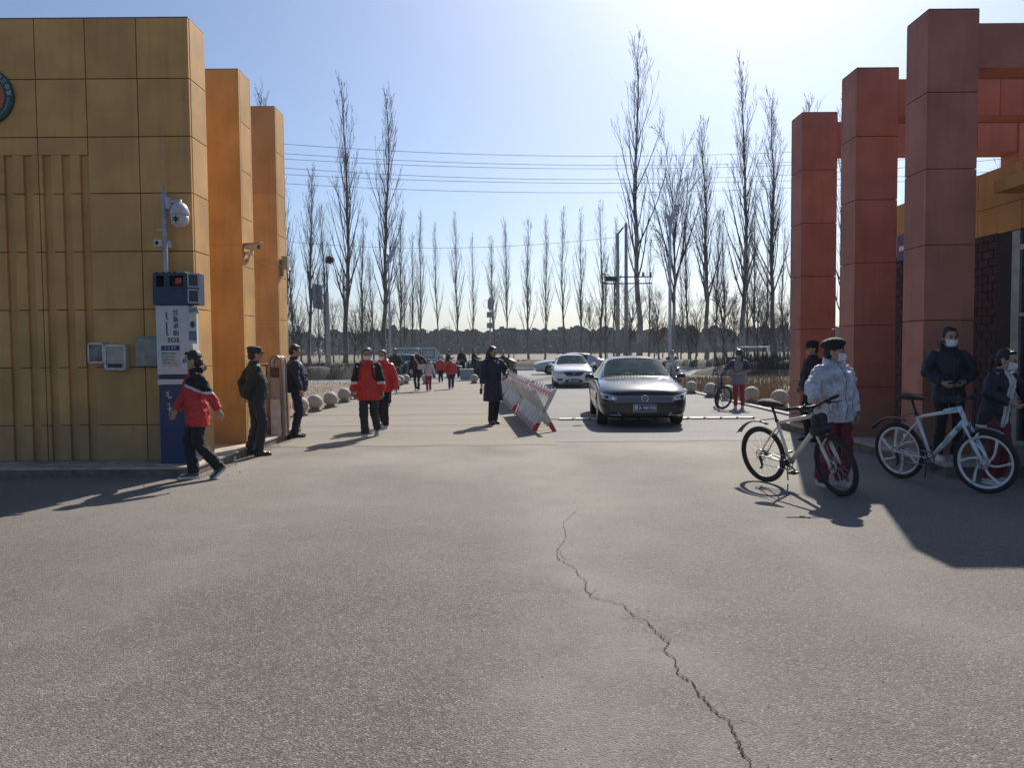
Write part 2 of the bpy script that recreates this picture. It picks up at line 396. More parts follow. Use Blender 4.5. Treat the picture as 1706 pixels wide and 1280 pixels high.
# ------------------------------------------------------------ gate walls
def wall_mat(name, col, rnd=0.05, streaks=0.22):
    m = mat(name, col, 0.62, vary=0.10, vscale=1.7, bump=0.08, bscale=2.2, rnd=rnd*1.6, spec=0.3)
    n = m.node_tree.nodes; l = m.node_tree.links; b = n['Principled BSDF']
    tc = n.new('ShaderNodeTexCoord'); mp = n.new('ShaderNodeMapping'); mp.inputs['Scale'].default_value = (9, 9, 0.7)
    l.new(tc.outputs['Object'], mp.inputs['Vector'])
    no = n.new('ShaderNodeTexNoise'); no.inputs['Scale'].default_value = 1.2; no.inputs['Detail'].default_value = 6; l.new(mp.outputs[0], no.inputs['Vector'])
    r = n.new('ShaderNodeMapRange'); r.inputs[1].default_value = 0.5; r.inputs[2].default_value = 0.75; r.inputs[4].default_value = streaks
    l.new(no.outputs[0], r.inputs[0])
    mx = n.new('ShaderNodeMix'); mx.data_type = 'RGBA'; mx.blend_type = 'MULTIPLY'
    l.new(r.outputs[0], mx.inputs[0]); l.new(b.inputs['Base Color'].links[0].from_socket, mx.inputs[6]); mx.inputs[7].default_value = (0.45, 0.38, 0.32, 1)
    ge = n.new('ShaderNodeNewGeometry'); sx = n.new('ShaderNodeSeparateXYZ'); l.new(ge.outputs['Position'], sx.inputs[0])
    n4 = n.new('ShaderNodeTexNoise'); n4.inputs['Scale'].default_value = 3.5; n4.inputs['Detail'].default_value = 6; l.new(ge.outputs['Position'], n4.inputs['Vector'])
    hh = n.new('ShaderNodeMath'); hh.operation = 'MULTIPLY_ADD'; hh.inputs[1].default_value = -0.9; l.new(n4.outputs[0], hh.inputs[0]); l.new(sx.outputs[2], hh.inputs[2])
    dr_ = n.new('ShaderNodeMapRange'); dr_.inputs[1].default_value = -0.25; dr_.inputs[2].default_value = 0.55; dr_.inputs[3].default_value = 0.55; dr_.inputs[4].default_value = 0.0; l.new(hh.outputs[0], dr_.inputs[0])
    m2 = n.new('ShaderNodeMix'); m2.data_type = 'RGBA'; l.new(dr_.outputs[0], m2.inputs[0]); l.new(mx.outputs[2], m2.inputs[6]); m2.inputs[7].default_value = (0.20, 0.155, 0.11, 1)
    # sparse scuffs and water stains
    n5 = n.new('ShaderNodeTexNoise'); n5.inputs['Scale'].default_value = 0.8; n5.inputs['Detail'].default_value = 8; n5.inputs['Roughness'].default_value = 0.7
    mp5 = n.new('ShaderNodeMapping'); mp5.inputs['Scale'].default_value = (1.0, 1.0, 2.6); l.new(ge.outputs['Position'], mp5.inputs['Vector']); l.new(mp5.outputs[0], n5.inputs['Vector'])
    r5 = n.new('ShaderNodeMapRange'); r5.inputs[1].default_value = 0.60; r5.inputs[2].default_value = 0.78; r5.inputs[4].default_value = 0.35; l.new(n5.outputs[0], r5.inputs[0])
    m3 = n.new('ShaderNodeMix'); m3.data_type = 'RGBA'; m3.blend_type = 'MULTIPLY'; l.new(r5.outputs[0], m3.inputs[0]); l.new(m2.outputs[2], m3.inputs[6]); m3.inputs[7].default_value = (0.50, 0.44, 0.40, 1)
    l.new(m3.outputs[2], b.inputs['Base Color'])
    return m
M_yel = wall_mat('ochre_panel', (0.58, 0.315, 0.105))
M_yelb = mat('ochre_core', (0.20, 0.105, 0.04), 0.8)
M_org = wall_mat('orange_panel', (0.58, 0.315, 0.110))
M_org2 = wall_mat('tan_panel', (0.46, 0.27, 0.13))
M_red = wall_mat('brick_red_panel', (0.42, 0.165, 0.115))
M_redb = mat('red_core', (0.10, 0.025, 0.02), 0.8)
BACK = (-1, 0.012)
def panel_x(x0, x1, y, z0, z1, m, parent, t=0.05, g=0.006, name='panel'):   # frontal panel
    return mbox(name, (x0+g, y, z0+g, x1-g, y+t, z1-g), m, parent, bev=0.004)
def panel_y(x, y0, y1, z0, z1, m, parent, t=0.05, g=0.006, name='panel', side=1):
    a, b = (x-t, x) if side > 0 else (x, x+t)
    return mbox(name, (a, y0+g, z0+g, b, y1-g, z1-g), m, parent, bev=0.004)
TOP = 6.05
zj = [0.13, 0.62, 1.405, 2.185, 2.965, 3.74, 4.49, 5.255, TOP]
# big ochre wall on the left, panelled, with five upright grooves
lw = empty('panelled_gate_wall', (-6.9, 10.6, 0.13), label='large ochre panelled gate wall at the left edge with five vertical grooves', cat='wall')
def loc(o, parent):
    o.matrix_parent_inverse = Matrix.Translation(-parent.location); return o
YF, XR = 10.33, -4.27
PAN = []
loc(mbox('core', (-9.69, YF+0.052, 0.10, XR-0.052, YF+0.50, TOP-0.01), M_yelb, lw), lw)
xs = [-9.7, -9.06, -8.38, -7.70, -7.01, -6.32, -5.65, -4.965, XR]
slots = [(-5.765, -5.655), (-6.01, -5.90), (-6.265, -6.155), (-6.525, -6.415), (-6.785, -6.67)]
for i in range(len(xs)-1):
    for j in range(len(zj)-1):
        z0, z1 = zj[j], zj[j+1]
        x0, x1 = xs[i], xs[i+1]
        cuts = [s for s in slots if s[0] < x1 and s[1] > x0]
        if cuts and z0 < 4.2:
            ed = x0; zt = min(z1, 4.26)
            segs = []
            for s in sorted(cuts):
                if s[0] > ed: segs.append((ed, s[0]))
                ed = max(ed, s[1])
            if ed < x1: segs.append((ed, x1))
            for a, b in segs:
                if b-a > 0.03:
                    aa = a-0.005 if a not in (x0,) else a; bb = b+0.005 if b != x1 else b
                    loc(panel_x(aa, bb, YF, z0, zt if z1 > 4.26 else z1, M_yel, lw), lw)
            if z1 > 4.26: loc(mbox('panel', (x0+0.006, YF, 4.256, x1-0.006, YF+0.05, z1-0.006), M_yel, lw, bev=0.004), lw)
        else:
            loc(panel_x(x0, x1, YF, z0, z1, M_yel, lw), lw)
for j in range(len(zj)-1):
    loc(panel_y(XR, YF+0.045, YF+0.55, zj[j], zj[j+1], M_yel, lw), lw)
    loc(panel_x(-9.7, XR-0.045, YF+0.50, zj[j], zj[j+1], M_yel, lw), lw)
loc(mbox('coping', (-9.7, YF+0.004, TOP-0.008, XR-0.004, YF+0.545, TOP+0.012), M_yelb, lw), lw)
# groove floors
for s in slots:
    loc(mbox('groove_back', (s[0], YF+0.046, 0.14, s[1], YF+0.0515, 4.255), M_yel, lw), lw)
# round school badge on the wall
M_green = mat('badge_green', (0.022, 0.06, 0.045), 0.45)
M_orange = mat('badge_orange', (0.42, 0.10, 0.03), 0.5)
M_white = mat('white_paint', (0.72, 0.72, 0.70), 0.5, vary=0.05)
M_pale = mat('badge_pale', (0.55, 0.50, 0.42), 0.5)
bc = A(-24, 160, YF-0.03); bR = 0.372
bd = empty('school_badge', bc, label='round green and orange school badge mounted on the ochre wall at the left edge', cat='badge')
bm = bmesh.new(); lathe(bm, [(bR, 0.028), (bR, -0.006), (bR-0.008, -0.012), (bR*0.02, -0.012), (bR*0.02, 0.028)], n=64, axis='Y'); obj('disc', bm, M_green, bd, smooth='auto')
bm = bmesh.new(); lathe(bm, [(bR*0.70, -0.008), (bR*0.70, -0.017), (0.003, -0.017), (0.003, -0.008)], n=48, axis='Y'); obj('inner_disc', bm, M_orange, bd, smooth='auto')
bm = bmesh.new(); pts = [(0.0, -0.02, 0.13), (0.075, -0.02, 0.10), (0.115, -0.02, 0.0), (0.17, -0.02, -0.07), (0.14, -0.02, -0.19), (0.0, -0.02, -0.23), (-0.12, -0.02, -0.2), (-0.17, -0.02, -0.05), (-0.08, -0.02, 0.05)]
prism(bm, pts, (0, 0.006, 0)); obj('inner_shape', bm, M_pale, bd, smooth=False)
bm = bmesh.new()
for rr in (0.705, 0.97): torus(bm, (0, -0.013, 0), bR*rr, 0.004, 'Y', n=56, k=6)
obj('ring', bm, M_green, bd)
M_badget = mat('badge_letters', (0.38, 0.42, 0.40), 0.5)
for ch, a in (('第', 52), ('三', 37), ('中', 22), ('学', 7)):
    aa = R(a); letters(ch, 0.075, M_badget, bd, (math.cos(aa)*bR*0.84, -0.015, math.sin(aa)*bR*0.84), rot=(math.pi/2, R(90-a), 0), bold=0.001)
for k, ch in enumerate('DISANZHONGXUE'):
    a = -58+k*4.4; aa = R(a)
    letters(ch, 0.034, M_badget, bd, (math.cos(aa)*bR*0.84, -0.015, math.sin(aa)*bR*0.84), rot=(math.pi/2, R(-90-a), 0))
# slim fins behind it
def fin(y, label, nsides, front_m, x0=-4.95, rows=zj):
    e = empty('gate_pillar', (x0/2+XR/2, y+0.25, 0.13), label=label, cat='pillar', group='ochre gate pillars')
    loc(mbox('core', (x0+0.052, y+0.052, 0.10, XR-0.052, y+0.50, TOP-0.01), M_yelb, e), e)
    ff = [rows[0], 3.3, TOP] if y < 13 else [rows[0], 2.185, 4.49, TOP]
    for a, b in zip(ff, ff[1:]):
        loc(mbox('panel', (x0, y, a+0.001, XR-0.001, y+0.05, b-0.001), front_m, e, bev=0.003), e)
        loc(mbox('panel', (x0, y+0.50, a+0.001, XR-0.001, y+0.55, b-0.001), front_m, e, bev=0.003), e)
    for a, b in zip(rows, rows[1:]):
        loc(panel_y(XR, y+0.049, y+0.501, a, b, M_yel, e, g=0.005), e)
        loc(panel_y(x0, y+0.049, y+0.501, a, b, M_yel, e, g=0.005, side=-1), e)
    loc(mbox('coping', (x0+0.004, y+0.004, TOP-0.002, XR-0.004, y+0.545, TOP+0.012), M_yelb, e), e)
    return e
fin(12.2, 'orange fronted gate pillar right behind the big panelled wall', 1, M_org)
fin(14.05, 'rearmost ochre gate pillar beside the folded gate', 1, M_org2)
# right red portals: column + beam reaching to the right
RX0, RX1 = 5.50, 6.17
rj = [0.15, 0.95, 1.95, 2.95, 3.95, 4.95, 6.02]
def portal(y, label, z_beam0=5.28, z_beam1=5.86):
    e = empty('red_portal', (5.83, y+0.25, 0.15), label=label, cat='gate portal', group='stepped red gate portals')
    for x0, x1 in ((RX0, RX1), (9.6, 10.27)):
        loc(mbox('core', (x0+0.052, y+0.052, 0.0, x1-0.052, y+0.50, rj[-1]-0.01), M_redb, e), e)
        for a, b in zip(rj, rj[1:]):
            loc(mbox('panel', (x0, y, a+0.005, x1, y+0.05, b-0.005), M_red, e, bev=0.004), e)
            loc(mbox('panel', (x0, y+0.50, a+0.005, x1, y+0.55, b-0.005), M_red, e, bev=0.004), e)
            loc(mbox('panel', (x0+0.001, y+0.051, a+0.005, x0+0.05, y+0.499, b-0.005), M_red, e, bev=0.004), e)
            loc(mbox('panel', (x1-0.05, y+0.051, a+0.005, x1-0.001, y+0.499, b-0.005), M_red, e, bev=0.004), e)
        loc(mbox('coping', (x0+0.004, y+0.004, rj[-1]-0.004, x1-0.004, y+0.545, rj[-1]+0.012), M_redb, e), e)
    bm_ = loc(mbox('beam', (RX1+0.003, y+0.09, z_beam0+0.05, 9.597, y+0.46, z_beam1-0.012), M_redb, e), e)
    x = RX1+0.003; first = 0.62 if y > 11 else 1.0
    while x < 9.59:
        x1 = min(x+1.02 if x > RX1+0.01 else x+first, 9.597)
        for (ya, yb) in ((y+0.05, y+0.09), (y+0.46, y+0.50)):
            q = mbox('panel', (x+0.004, ya, z_beam0, x1-0.004, yb, z_beam1), M_red, bm_, bev=0.003); q.matrix_parent_inverse = Matrix.Translation(-e.location)
            q.matrix_parent_inverse = Matrix.Identity(4)
        q = mbox('panel', (x+0.004, y+0.092, z_beam0+0.01, x1-0.004, y+0.458, z_beam0+0.048), M_red, bm_); 
        x = x1
    return e
portal(10.2, 'nearest and tallest looking red gate portal with beam, behind the two girls')
portal(12.28, 'middle red gate portal between the nearest and farthest ones')
portal(14.55, 'farthest red gate portal next to the dry grass and cap wearing guard')
# gatehouse on the right
gh = empty('gatehouse', (8.6, 11.5, 0.15), label='small gatehouse with ochre fascia and dark brick wall behind the red portals', cat='building')
GX = 6.95
M_brk = mat('dark_brick', (0.065, 0.036, 0.040), 0.85, vary=0.15, vscale=12, rnd=0.15)
M_mort = mat('mortar', (0.055, 0.040, 0.042), 0.9)
M_alu = mat('brushed_aluminium', (0.42, 0.42, 0.42), 0.4, metal=0.7, vary=0.1)
M_dglass = mat('dark_glass', (0.012, 0.014, 0.016), 0.06, spec=0.6)
wl = loc(mbox('wall', (GX+0.03, 8.6, 0.15, 9.4, 15.9, 3.2), M_mort, gh), gh)
# door opening niche is built proud: brick skin pieces leave it open
def gq(name, dims, m, par, bev=0.0):
    q = mbox(name, dims, m, par, bev=bev)
    if par is gh: q.matrix_parent_inverse = Matrix.Translation(-gh.location)
    return q
rndb = random.Random(5)
z = 0.16; row = 0
small = bmesh.new()
while z < 3.17:
    y = 10.93-0.12*(row % 2)
    while y < 15.8:
        y1 = min(y+0.235, 15.85); y0 = max(y, 10.96)
        if y1-y0 > 0.03:
            dx = rndb.uniform(0, 0.002)
            if y0 < 12.0:
                gq('brick', (GX-0.004-dx, y0, z, GX+0.03, y1-0.01, z+0.105), M_brk, wl)
            else: box(small, GX-0.004-dx, y0, z, GX+0.03, y1-0.01, z+0.105)
        y += 0.245
    z += 0.118; row += 1
o = obj('brickwork', small, M_brk, wl, smooth=False); o['kind'] = 'stuff'
fa = loc(mbox('fascia', (GX+0.05, 8.5, 3.22, 9.55, 16.0, 4.10), M_yelb, gh), gh)
y = 8.5; k = 0
while y < 16.0:
    y1 = min(y+0.98, 16.0)
    gq('panel', (GX, y+0.005, 3.78, GX+0.05, y1-0.005, 4.13), M_yel, fa, bev=0.003)
    gq('panel', (GX, y+0.005, 3.20, GX+0.05, y1-0.005, 3.60), M_yel, fa, bev=0.003)
    y = y1
gq('soffit_band', (GX-0.02, 8.5, 3.60, GX+0.06, 16.0, 3.78), M_yel, fa)
loc(mbox('roof', (GX+0.02, 8.5, 4.10, 9.5, 16.0, 4.14), M_yelb, gh), gh)
loc(mbox('canopy', (GX-0.55, 8.5, 3.62, GX-0.021, 10.2, 3.79), M_yel, gh, bev=0.006), gh)
dr = empty('door', (0,0,0)); dr.parent = gh; dr.matrix_parent_inverse = Matrix.Translation(-gh.location)
gq('door_pane', (GX+0.01, 9.42, 0.30, GX+0.028, 10.44, 2.9), M_dglass, dr)
for (a, b) in ((9.34, 9.42), (10.44, 10.60)):
    gq('door_frame', (GX-0.03, a, 0.16, GX+0.02, b, 3.18), M_alu, dr, bev=0.004)
for (a, b) in ((0.16, 0.30), (2.9, 2.98), (2.0, 2.05)):
    gq('door_frame', (GX-0.028, 9.42, a, GX+0.018, 10.44, b), M_alu, dr, bev=0.004)
M_drk = mat('dark_recess', (0.03, 0.028, 0.03), 0.8)
loc(mbox('door_jamb', (GX-0.01, 10.605, 0.16, GX+0.028, 10.95, 3.18), M_drk, gh), gh)
st = mbox('step', (GX-0.75, 8.4, 0.151, GX-0.035, 10.15, 0.27), mat('step_stone', (0.20, 0.17, 0.15), 0.8), gh, bev=0.01); loc(st, gh)
# blue notice on fascia seen between the portals
M_blue = mat('sign_blue', (0.015, 0.05, 0.17), 0.4)
nb = empty('notice_plate', (GX-0.02, 13.45, 3.35), label='small blue notice on the gatehouse fascia seen between the red columns', cat='sign')
mbox('plate', (-0.015, -0.30, -0.22, 0.0, 0.30, 0.22), M_blue, nb, bev=0.004)
mbox('stripe', (-0.018, -0.22, -0.05, -0.0152, 0.22, 0.03), M_white, nb)
# ------------------------------------------------------------ land beyond the gate
M_bark = mat('poplar_bark', (0.17, 0.15, 0.13), 0.9, vary=0.35, vscale=1.2, bump=0.4, bscale=14)
M_twig = mat('bare_twigs', (0.085, 0.07, 0.058), 0.9, vary=0.25, vscale=0.6)
M_bark2 = mat('grey_bark', (0.30, 0.28, 0.26), 0.9, vary=0.4, vscale=0.8, bump=0.4, bscale=14)
def tree_mesh(seed, Ht, kind):
    """returns trunk and crown meshes of a bare winter tree of height Ht"""
    rnd = random.Random(seed)
    tb = bmesh.new(); cb = bmesh.new()
    N = 14; tr = 0.0085*Ht+0.03 if kind == 'poplar' else 0.012*Ht+0.03
    fork = 1.0 if kind == 'poplar' else (0.62 if kind == 'vase' else 0.8)
    tp = []; x = y = 0.0; bend = (rnd.uniform(-1, 1), rnd.uniform(-1, 1))
    for i in range(N+1):
        t = i/N; tp.append(Vector((x, y, t*Ht*fork)))
        x += rnd.uniform(-1, 1)*0.006*Ht+bend[0]*0.0012*Ht; y += rnd.uniform(-1, 1)*0.006*Ht+bend[1]*0.0012*Ht
    tube(tb, tp, [max(0.012, tr*(1-0.93*(i/N)**0.85)) for i in range(N+1)], n=7)
    def at(t):
        k = min(N-1, int(t*N)); return tp[k].lerp(tp[k+1], t*N-k)
    def branch(p, d, L, r, lvl):
        seg = 5 if lvl == 1 else 3
        pts = [p]; q = p; dd = d.normalized(); rs = [r]
        for i in range(seg):
            up = 0.16 if kind == 'poplar' else 0.07
            dd = (dd+Vector((rnd.uniform(-1, 1)*0.09, rnd.uniform(-1, 1)*0.09, up+rnd.uniform(-.05, .05)))).normalized()
            q = q+dd*(L/seg); pts.append(q); rs.append(max(0.0055, r*(1-0.82*(i+1)/seg)))
        tube(cb, pts, rs, n=4 if lvl == 1 else 3, cap=False)
        if lvl >= 3: return
        cnt = {1: rnd.choice((4, 5, 7)), 2: 3}[lvl] if kind == 'poplar' else {1: 8, 2: 6}[lvl]
        for k in range(cnt):
            t = rnd.uniform(0.22, 0.98); i = min(seg-1, int(t*seg)); bp = pts[i].lerp(pts[i+1], t*seg-i)
            base = (pts[i+1]-pts[i]).normalized(); a = rnd.uniform(0, 2*math.pi); sp = rnd.uniform(0.22, 0.5) if kind == 'poplar' else rnd.uniform(0.4, 0.95)
            s, u = frame_of(base); nd = base+(s*math.cos(a)+u*math.sin(a))*sp
            branch(bp, nd, L*rnd.uniform(0.28, 0.5)*(1.15-0.5*t), max(0.0055, rs[i]*0.5), lvl+1)
    if kind == 'poplar':
        nb = rnd.choice((38, 46, 54)); lo = rnd.uniform(0.15, 0.24)
        for i in range(nb):
            t = lo+(0.99-lo)*((i+rnd.random())/nb)**0.9
            a = i*2.4+rnd.uniform(-.5, .5); sp = rnd.uniform(0.2, 0.52)*(1.2-0.6*t)
            L = Ht*(0.25*(1-t)**0.6+0.05)*rnd.uniform(0.6, 1.2)
            branch(at(t), Vector((math.cos(a)*sp, math.sin(a)*sp, 1-0.2*sp)), L, max(0.012, tr*(1-t)*0.42), 1)
    else:
        nb = 22 if kind == 'vase' else 26
        for i in range(nb):
            t = rnd.uniform(0.32, 0.98); a = i*2.4+rnd.uniform(-.6, .6); sp = rnd.uniform(0.35, 0.9)*(1.3-t*0.6)
            branch(at(t), Vector((math.cos(a)*sp, math.sin(a)*sp, 1.0)), Ht*rnd.uniform(0.22, 0.42)*(1.25-0.6*t)*(1.1 if kind == 'vase' else 0.8), max(0.012, tr*(1-t*0.75)*0.5), 1)
    mt = bpy.data.meshes.new('trunk'); tb.to_mesh(mt); tb.free(); mt.polygons.foreach_set('use_smooth', [True]*len(mt.polygons))
    mc = bpy.data.meshes.new('crown'); cb.to_mesh(mc); cb.free(); mc.materials.append(M_twig)
    return mt, mc
TREES = {}
rt = random.Random(77)
def tree(kind, var, x, y, h, label, cat='tree', group=None, rz=0.0, name='poplar_tree', pale=False, wide=1.0):
    Ht = 20.0 if kind == 'poplar' else 10.0
    key = (kind, var)
    if key not in TREES: TREES[key] = tree_mesh(100+var*7+len(kind), Ht, kind)
    mt, mc = TREES[key]; s = h/Ht
    e = empty(name, (x, y, -0.03), rz, label, cat, group, rot=(R(rt.uniform(-1.6, 1.6)), R(rt.uniform(-1.6, 1.6)), rz)); e.scale = (s*wide, s*wide, s)
    t = bpy.data.objects.new('trunk', mt); C.objects.link(t); t.parent = e
    if not mt.materials: mt.materials.append(M_bark)
    t.material_slots[0].link = 'OBJECT'; t.material_slots[0].material = M_bark2 if pale else M_bark
    c = bpy.data.objects.new('crown', mc); C.objects.link(c); c.parent = e
    return e
rt = random.Random(77)
def tree_px(kind, var, px, top, Y, label, **k):
    p = A(px, 583, Y); h = A(px, top, Y).z
    return tree(kind, var, p.x, Y, h, label, rz=rt.uniform(0, 6.28), **k)
GP = 'tall bare poplars along the road'
tree_px('poplar', 0, 574, 150, 72, 'tallest bare poplar left of the gap, above the student in red', group=GP, wide=1.0)
tree_px('poplar', 1, 641, 165, 74, 'very tall bare poplar just right of the tallest left one', group=GP, wide=1.05)
tree_px('poplar', 2, 516, 292, 70, 'medium tall bare poplar between the ochre pillar and the twin tall poplars', group=GP, wide=1.1)
tree_px('poplar', 3, 476, 262, 66, 'bare poplar partly hidden by the rearmost ochre pillar', group=GP)
tree_px('poplar', 4, 1064, 78, 70, 'tallest bare poplar, behind the twin concrete poles', group=GP, pale=True, wide=1.1)
tree_px('vase', 5, 1118, 140, 66, 'tall open bare tree with long forked limbs behind the fan shaped street lamp', name='bare_tree', pale=True, wide=0.62)
tree_px('poplar', 6, 1176, 215, 70, 'bare poplar midway between the street lamp and the tall leaning poplar', group=GP, pale=True, wide=1.2)
tree_px('poplar', 0, 1236, 116, 68, 'very tall slightly curved bare poplar above the cyclist in a green helmet', group=GP, pale=True, wide=1.05)
tree_px('poplar', 2, 1292, 175, 66, 'tall bare poplar closest to the farthest red portal', group=GP, wide=1.1)
tree_px('poplar', 3, 1400, 182, 70, 'bare poplar seen in the gap between the two farther red portals', group=GP)
tree_px('poplar', 4, 1660, 215, 62, 'bare poplar seen through the opening above the gatehouse roof', group=GP)
tree_px('poplar', 1, 448, 168, 78, 'bare poplar with only its tips above the rearmost ochre pillar', group=GP)
tree_px('poplar', 5, 1344, 172, 80, 'bare poplar with a single tip above the farthest red portal', group=GP)
k = 0
ORD = ['first', 'second', 'third', 'fourth', 'fifth', 'sixth', 'seventh', 'eighth', 'ninth', 'tenth', 'eleventh', 'twelfth', 'thirteenth', 'fourteenth', 'fifteenth', 'sixteenth', 'seventeenth', 'eighteenth', 'nineteenth', 'twentieth', 'twenty first', 'twenty second', 'twenty third', 'twenty fourth']
ROW = []
for px, top in ((700,362),(731,380),(762,362),(787,398),(822,402),(848,374),(879,368),(907,368),(939,352),(968,358),(1001,345),(1024,372),(1148,352),(1212,350),(1256,330)):
    tree_px('poplar', (k*3+1) % 7, px+rt.uniform(-2, 2), top, 118+rt.uniform(-6, 10), ORD[k]+' slender poplar from the left in the evenly spaced far row', group='distant row of slender poplars', wide=rt.uniform(0.75, 1.05)); k += 1
for i, (px, top, Y) in enumerate(sorted(((492,380,74),(545,352,84),(604,362,80),(622,430,90),(665,362,78),(686,392,92),(470,400,60),(503,470,64),(532,455,58),(590,470,66),(556,480,95),(650,470,88),(676,455,84),(612,500,70),(640,500,100),(578,452,110)))):
    kind = 'poplar' if top < 460 else 'vase'
    tree_px(kind, (k*5+2) % (7 if kind == 'poplar' else 4), px, top, Y, ORD[i]+' thin bare tree from the left among the trunks left of the gap', group='thin bare trees left of the gap', name='bare_tree', wide=rt.uniform(0.8, 1.1)); k += 1
for i, (px, top, Y) in enumerate(sorted(((1010,430,88),(1047,440,84),(1080,400,90),(1098,455,75),(1135,430,80),(1160,470,70),(1192,360,92),(1206,440,66),(1222,470,84),(1246,425,76),(1262,440,64),(1276,400,82),(1305,380,70),(1314,455,60),(1328,420,72),(1285,470,95),(1180,500,100),(1090,505,110),(1130,495,105),(1238,505,98),(1300,500,100),(1150,510,60),(1271,490,56),(985,470,96)))):
    kind = 'poplar' if top < 435 else 'vase'
    tree_px(kind, (k*5+2) % (7 if kind == 'poplar' else 4), px, top, Y, ORD[i]+' thin bare tree from the left in the trees behind the dark car', group='thin bare trees right of the car', name='bare_tree', wide=rt.uniform(0.8, 1.15)); k += 1
BSHN = 0
for i in range(46):
    px = 465+i*19+rt.uniform(-8, 8); Y = rt.uniform(130, 210)
    if px < 700 or px > 980 or i % 2:
        BSHN += 1; tree_px('round', i % 3, px, rt.uniform(528, 558), Y, 'low rounded bare tree in the far field before the dark wood', group='small trees in the far field', name='bare_tree', wide=1.2)
# far wood: one mass of evergreens and bare crowns
M_wood = mat('far_wood', (0.028, 0.034, 0.036), 0.95, vary=0.4, vscale=0.03)
M_wood2 = mat('far_wood_bare', (0.05, 0.042, 0.037), 0.95, vary=0.4, vscale=0.05)
def wood(name, y0, y1, n, m, seed, hlo, hhi, label, x0=-330, x1=380, quads=110, qs=1.0):
    rnd = random.Random(seed); bm = bmesh.new()
    for i in range(n):
        cx = x0+(x1-x0)*(i+rnd.random())/n; cy = rnd.uniform(y0, y1)
        h = hlo+(hhi-hlo)*(0.6+0.4*noise.noise(Vector((cx*0.03, seed, 0))))*rnd.uniform(0.7, 1.15); rr = h*rnd.uniform(0.35, 0.6)
        for k in range(quads):
            a = rnd.uniform(0, 6.28); u = rnd.random()**0.5; zz = rnd.random()
            prof = math.sin(math.pi*min(1, zz*0.85+0.15))**0.6
            p = Vector((cx+math.cos(a)*u*rr*prof, cy+math.sin(a)*u*rr*prof, h*(0.04+0.96*zz)))
            s = qs*rnd.uniform(0.25, 0.75)
            t = Vector((rnd.uniform(-1, 1), rnd.uniform(-.6, .6), rnd.uniform(-1, 1))).normalized(); q = Vector((rnd.uniform(-1, 1), rnd.uniform(-.6, .6), rnd.uniform(-1, 1))); q = (q-t*q.dot(t)).normalized()
            bm.faces.new([bm.verts.new(p+v) for v in (t*s, q*s*0.9, -t*s*0.9, -q*s)])
        tube(bm, [(cx, cy, -0.1), (cx, cy, h*0.6)], [h*0.02, h*0.012], n=3, cap=False)
    tag(obj(name, bm, m, smooth=False, recalc=False), label, 'wood', kind='stuff')
wood('far_wood', 300, 345, 330, M_wood, 3, 7.0, 12.0, 'dark evergreen wood along the horizon beyond the fields', quads=150, qs=2.0)
wood('far_bare_wood', 250, 290, 170, M_wood2, 8, 5.0, 9.0, 'bare brown treetops mixed in front of the far evergreen wood', quads=90, qs=1.0)
# banks of earth on the far side of the road
M_bank = ground_mat('bank_soil', (0.05, 0.04, 0.031), (0.025, 0.021, 0.018), (0.08, 0.065, 0.05), agg=14, bump=0.9, patches=0.3)
def bank(path, name='earth_bank'):
    bm = bmesh.new(); rows = []
    n = 60
    L = len(path)-1
    for i in range(n*L+1):
        k = min(L-1, i//n); t = (i-k*n)/n; a = path[k]; b = path[k+1]
        p = Vector((a[0]+(b[0]-a[0])*t, a[1]+(b[1]-a[1])*t, 0)); d = Vector((b[0]-a[0], b[1]-a[1], 0)).normalized(); s = Vector((-d.y, d.x, 0))
        h = a[2]+(b[2]-a[2])*t; w_ = a[3]+(b[3]-a[3])*t
        row = []
        for u, v in ((-1, -0.08), (-0.8, 0.25), (-0.55, 0.7), (-0.25, 0.95), (0.1, 1.0), (0.5, 0.8), (0.8, 0.4), (1, -0.08)):
            q = p+s*u*w_/2; nz = noise.noise(Vector((q.x*0.9, q.y*0.9, u)))*0.22+noise.noise(q*3.1)*0.07
            row.append(bm.verts.new((q.x, q.y, h*v+(nz*h if v > 0 else 0))))
        rows.append(row)
    for r0, r1 in zip(rows, rows[1:]):
        for j in range(7): bm.faces.new((r0[j], r0[j+1], r1[j+1], r1[j]))
    tag(obj(name, bm, M_bank), kind='structure')
bank([(-45, 44, 0.75, 4), (-17, 42.6, 0.8, 4), (-9.6, 44.0, 0.75, 3.5), (-8.8, 47, 0.3, 2)])
bank([(-60, 62, 0.6, 4), (-8, 61.6, 0.62, 4), (10, 61.2, 0.66, 4), (20, 60.8, 0.7, 4), (60, 60, 0.7, 4)])
bank([(11.6, 46.5, 0.3, 2.5), (13.5, 44.5, 0.8, 3.5), (22, 43.0, 0.9, 4.5), (48, 42, 0.9, 5)])
M_brush = mat('dry_brush', (0.055, 0.04, 0.032), 0.95, vary=0.4, vscale=0.5)
M_grass = mat('dry_grass', (0.36, 0.27, 0.15), 0.9, vary=0.35, vscale=0.9, col2=(0.22, 0.14, 0.075))
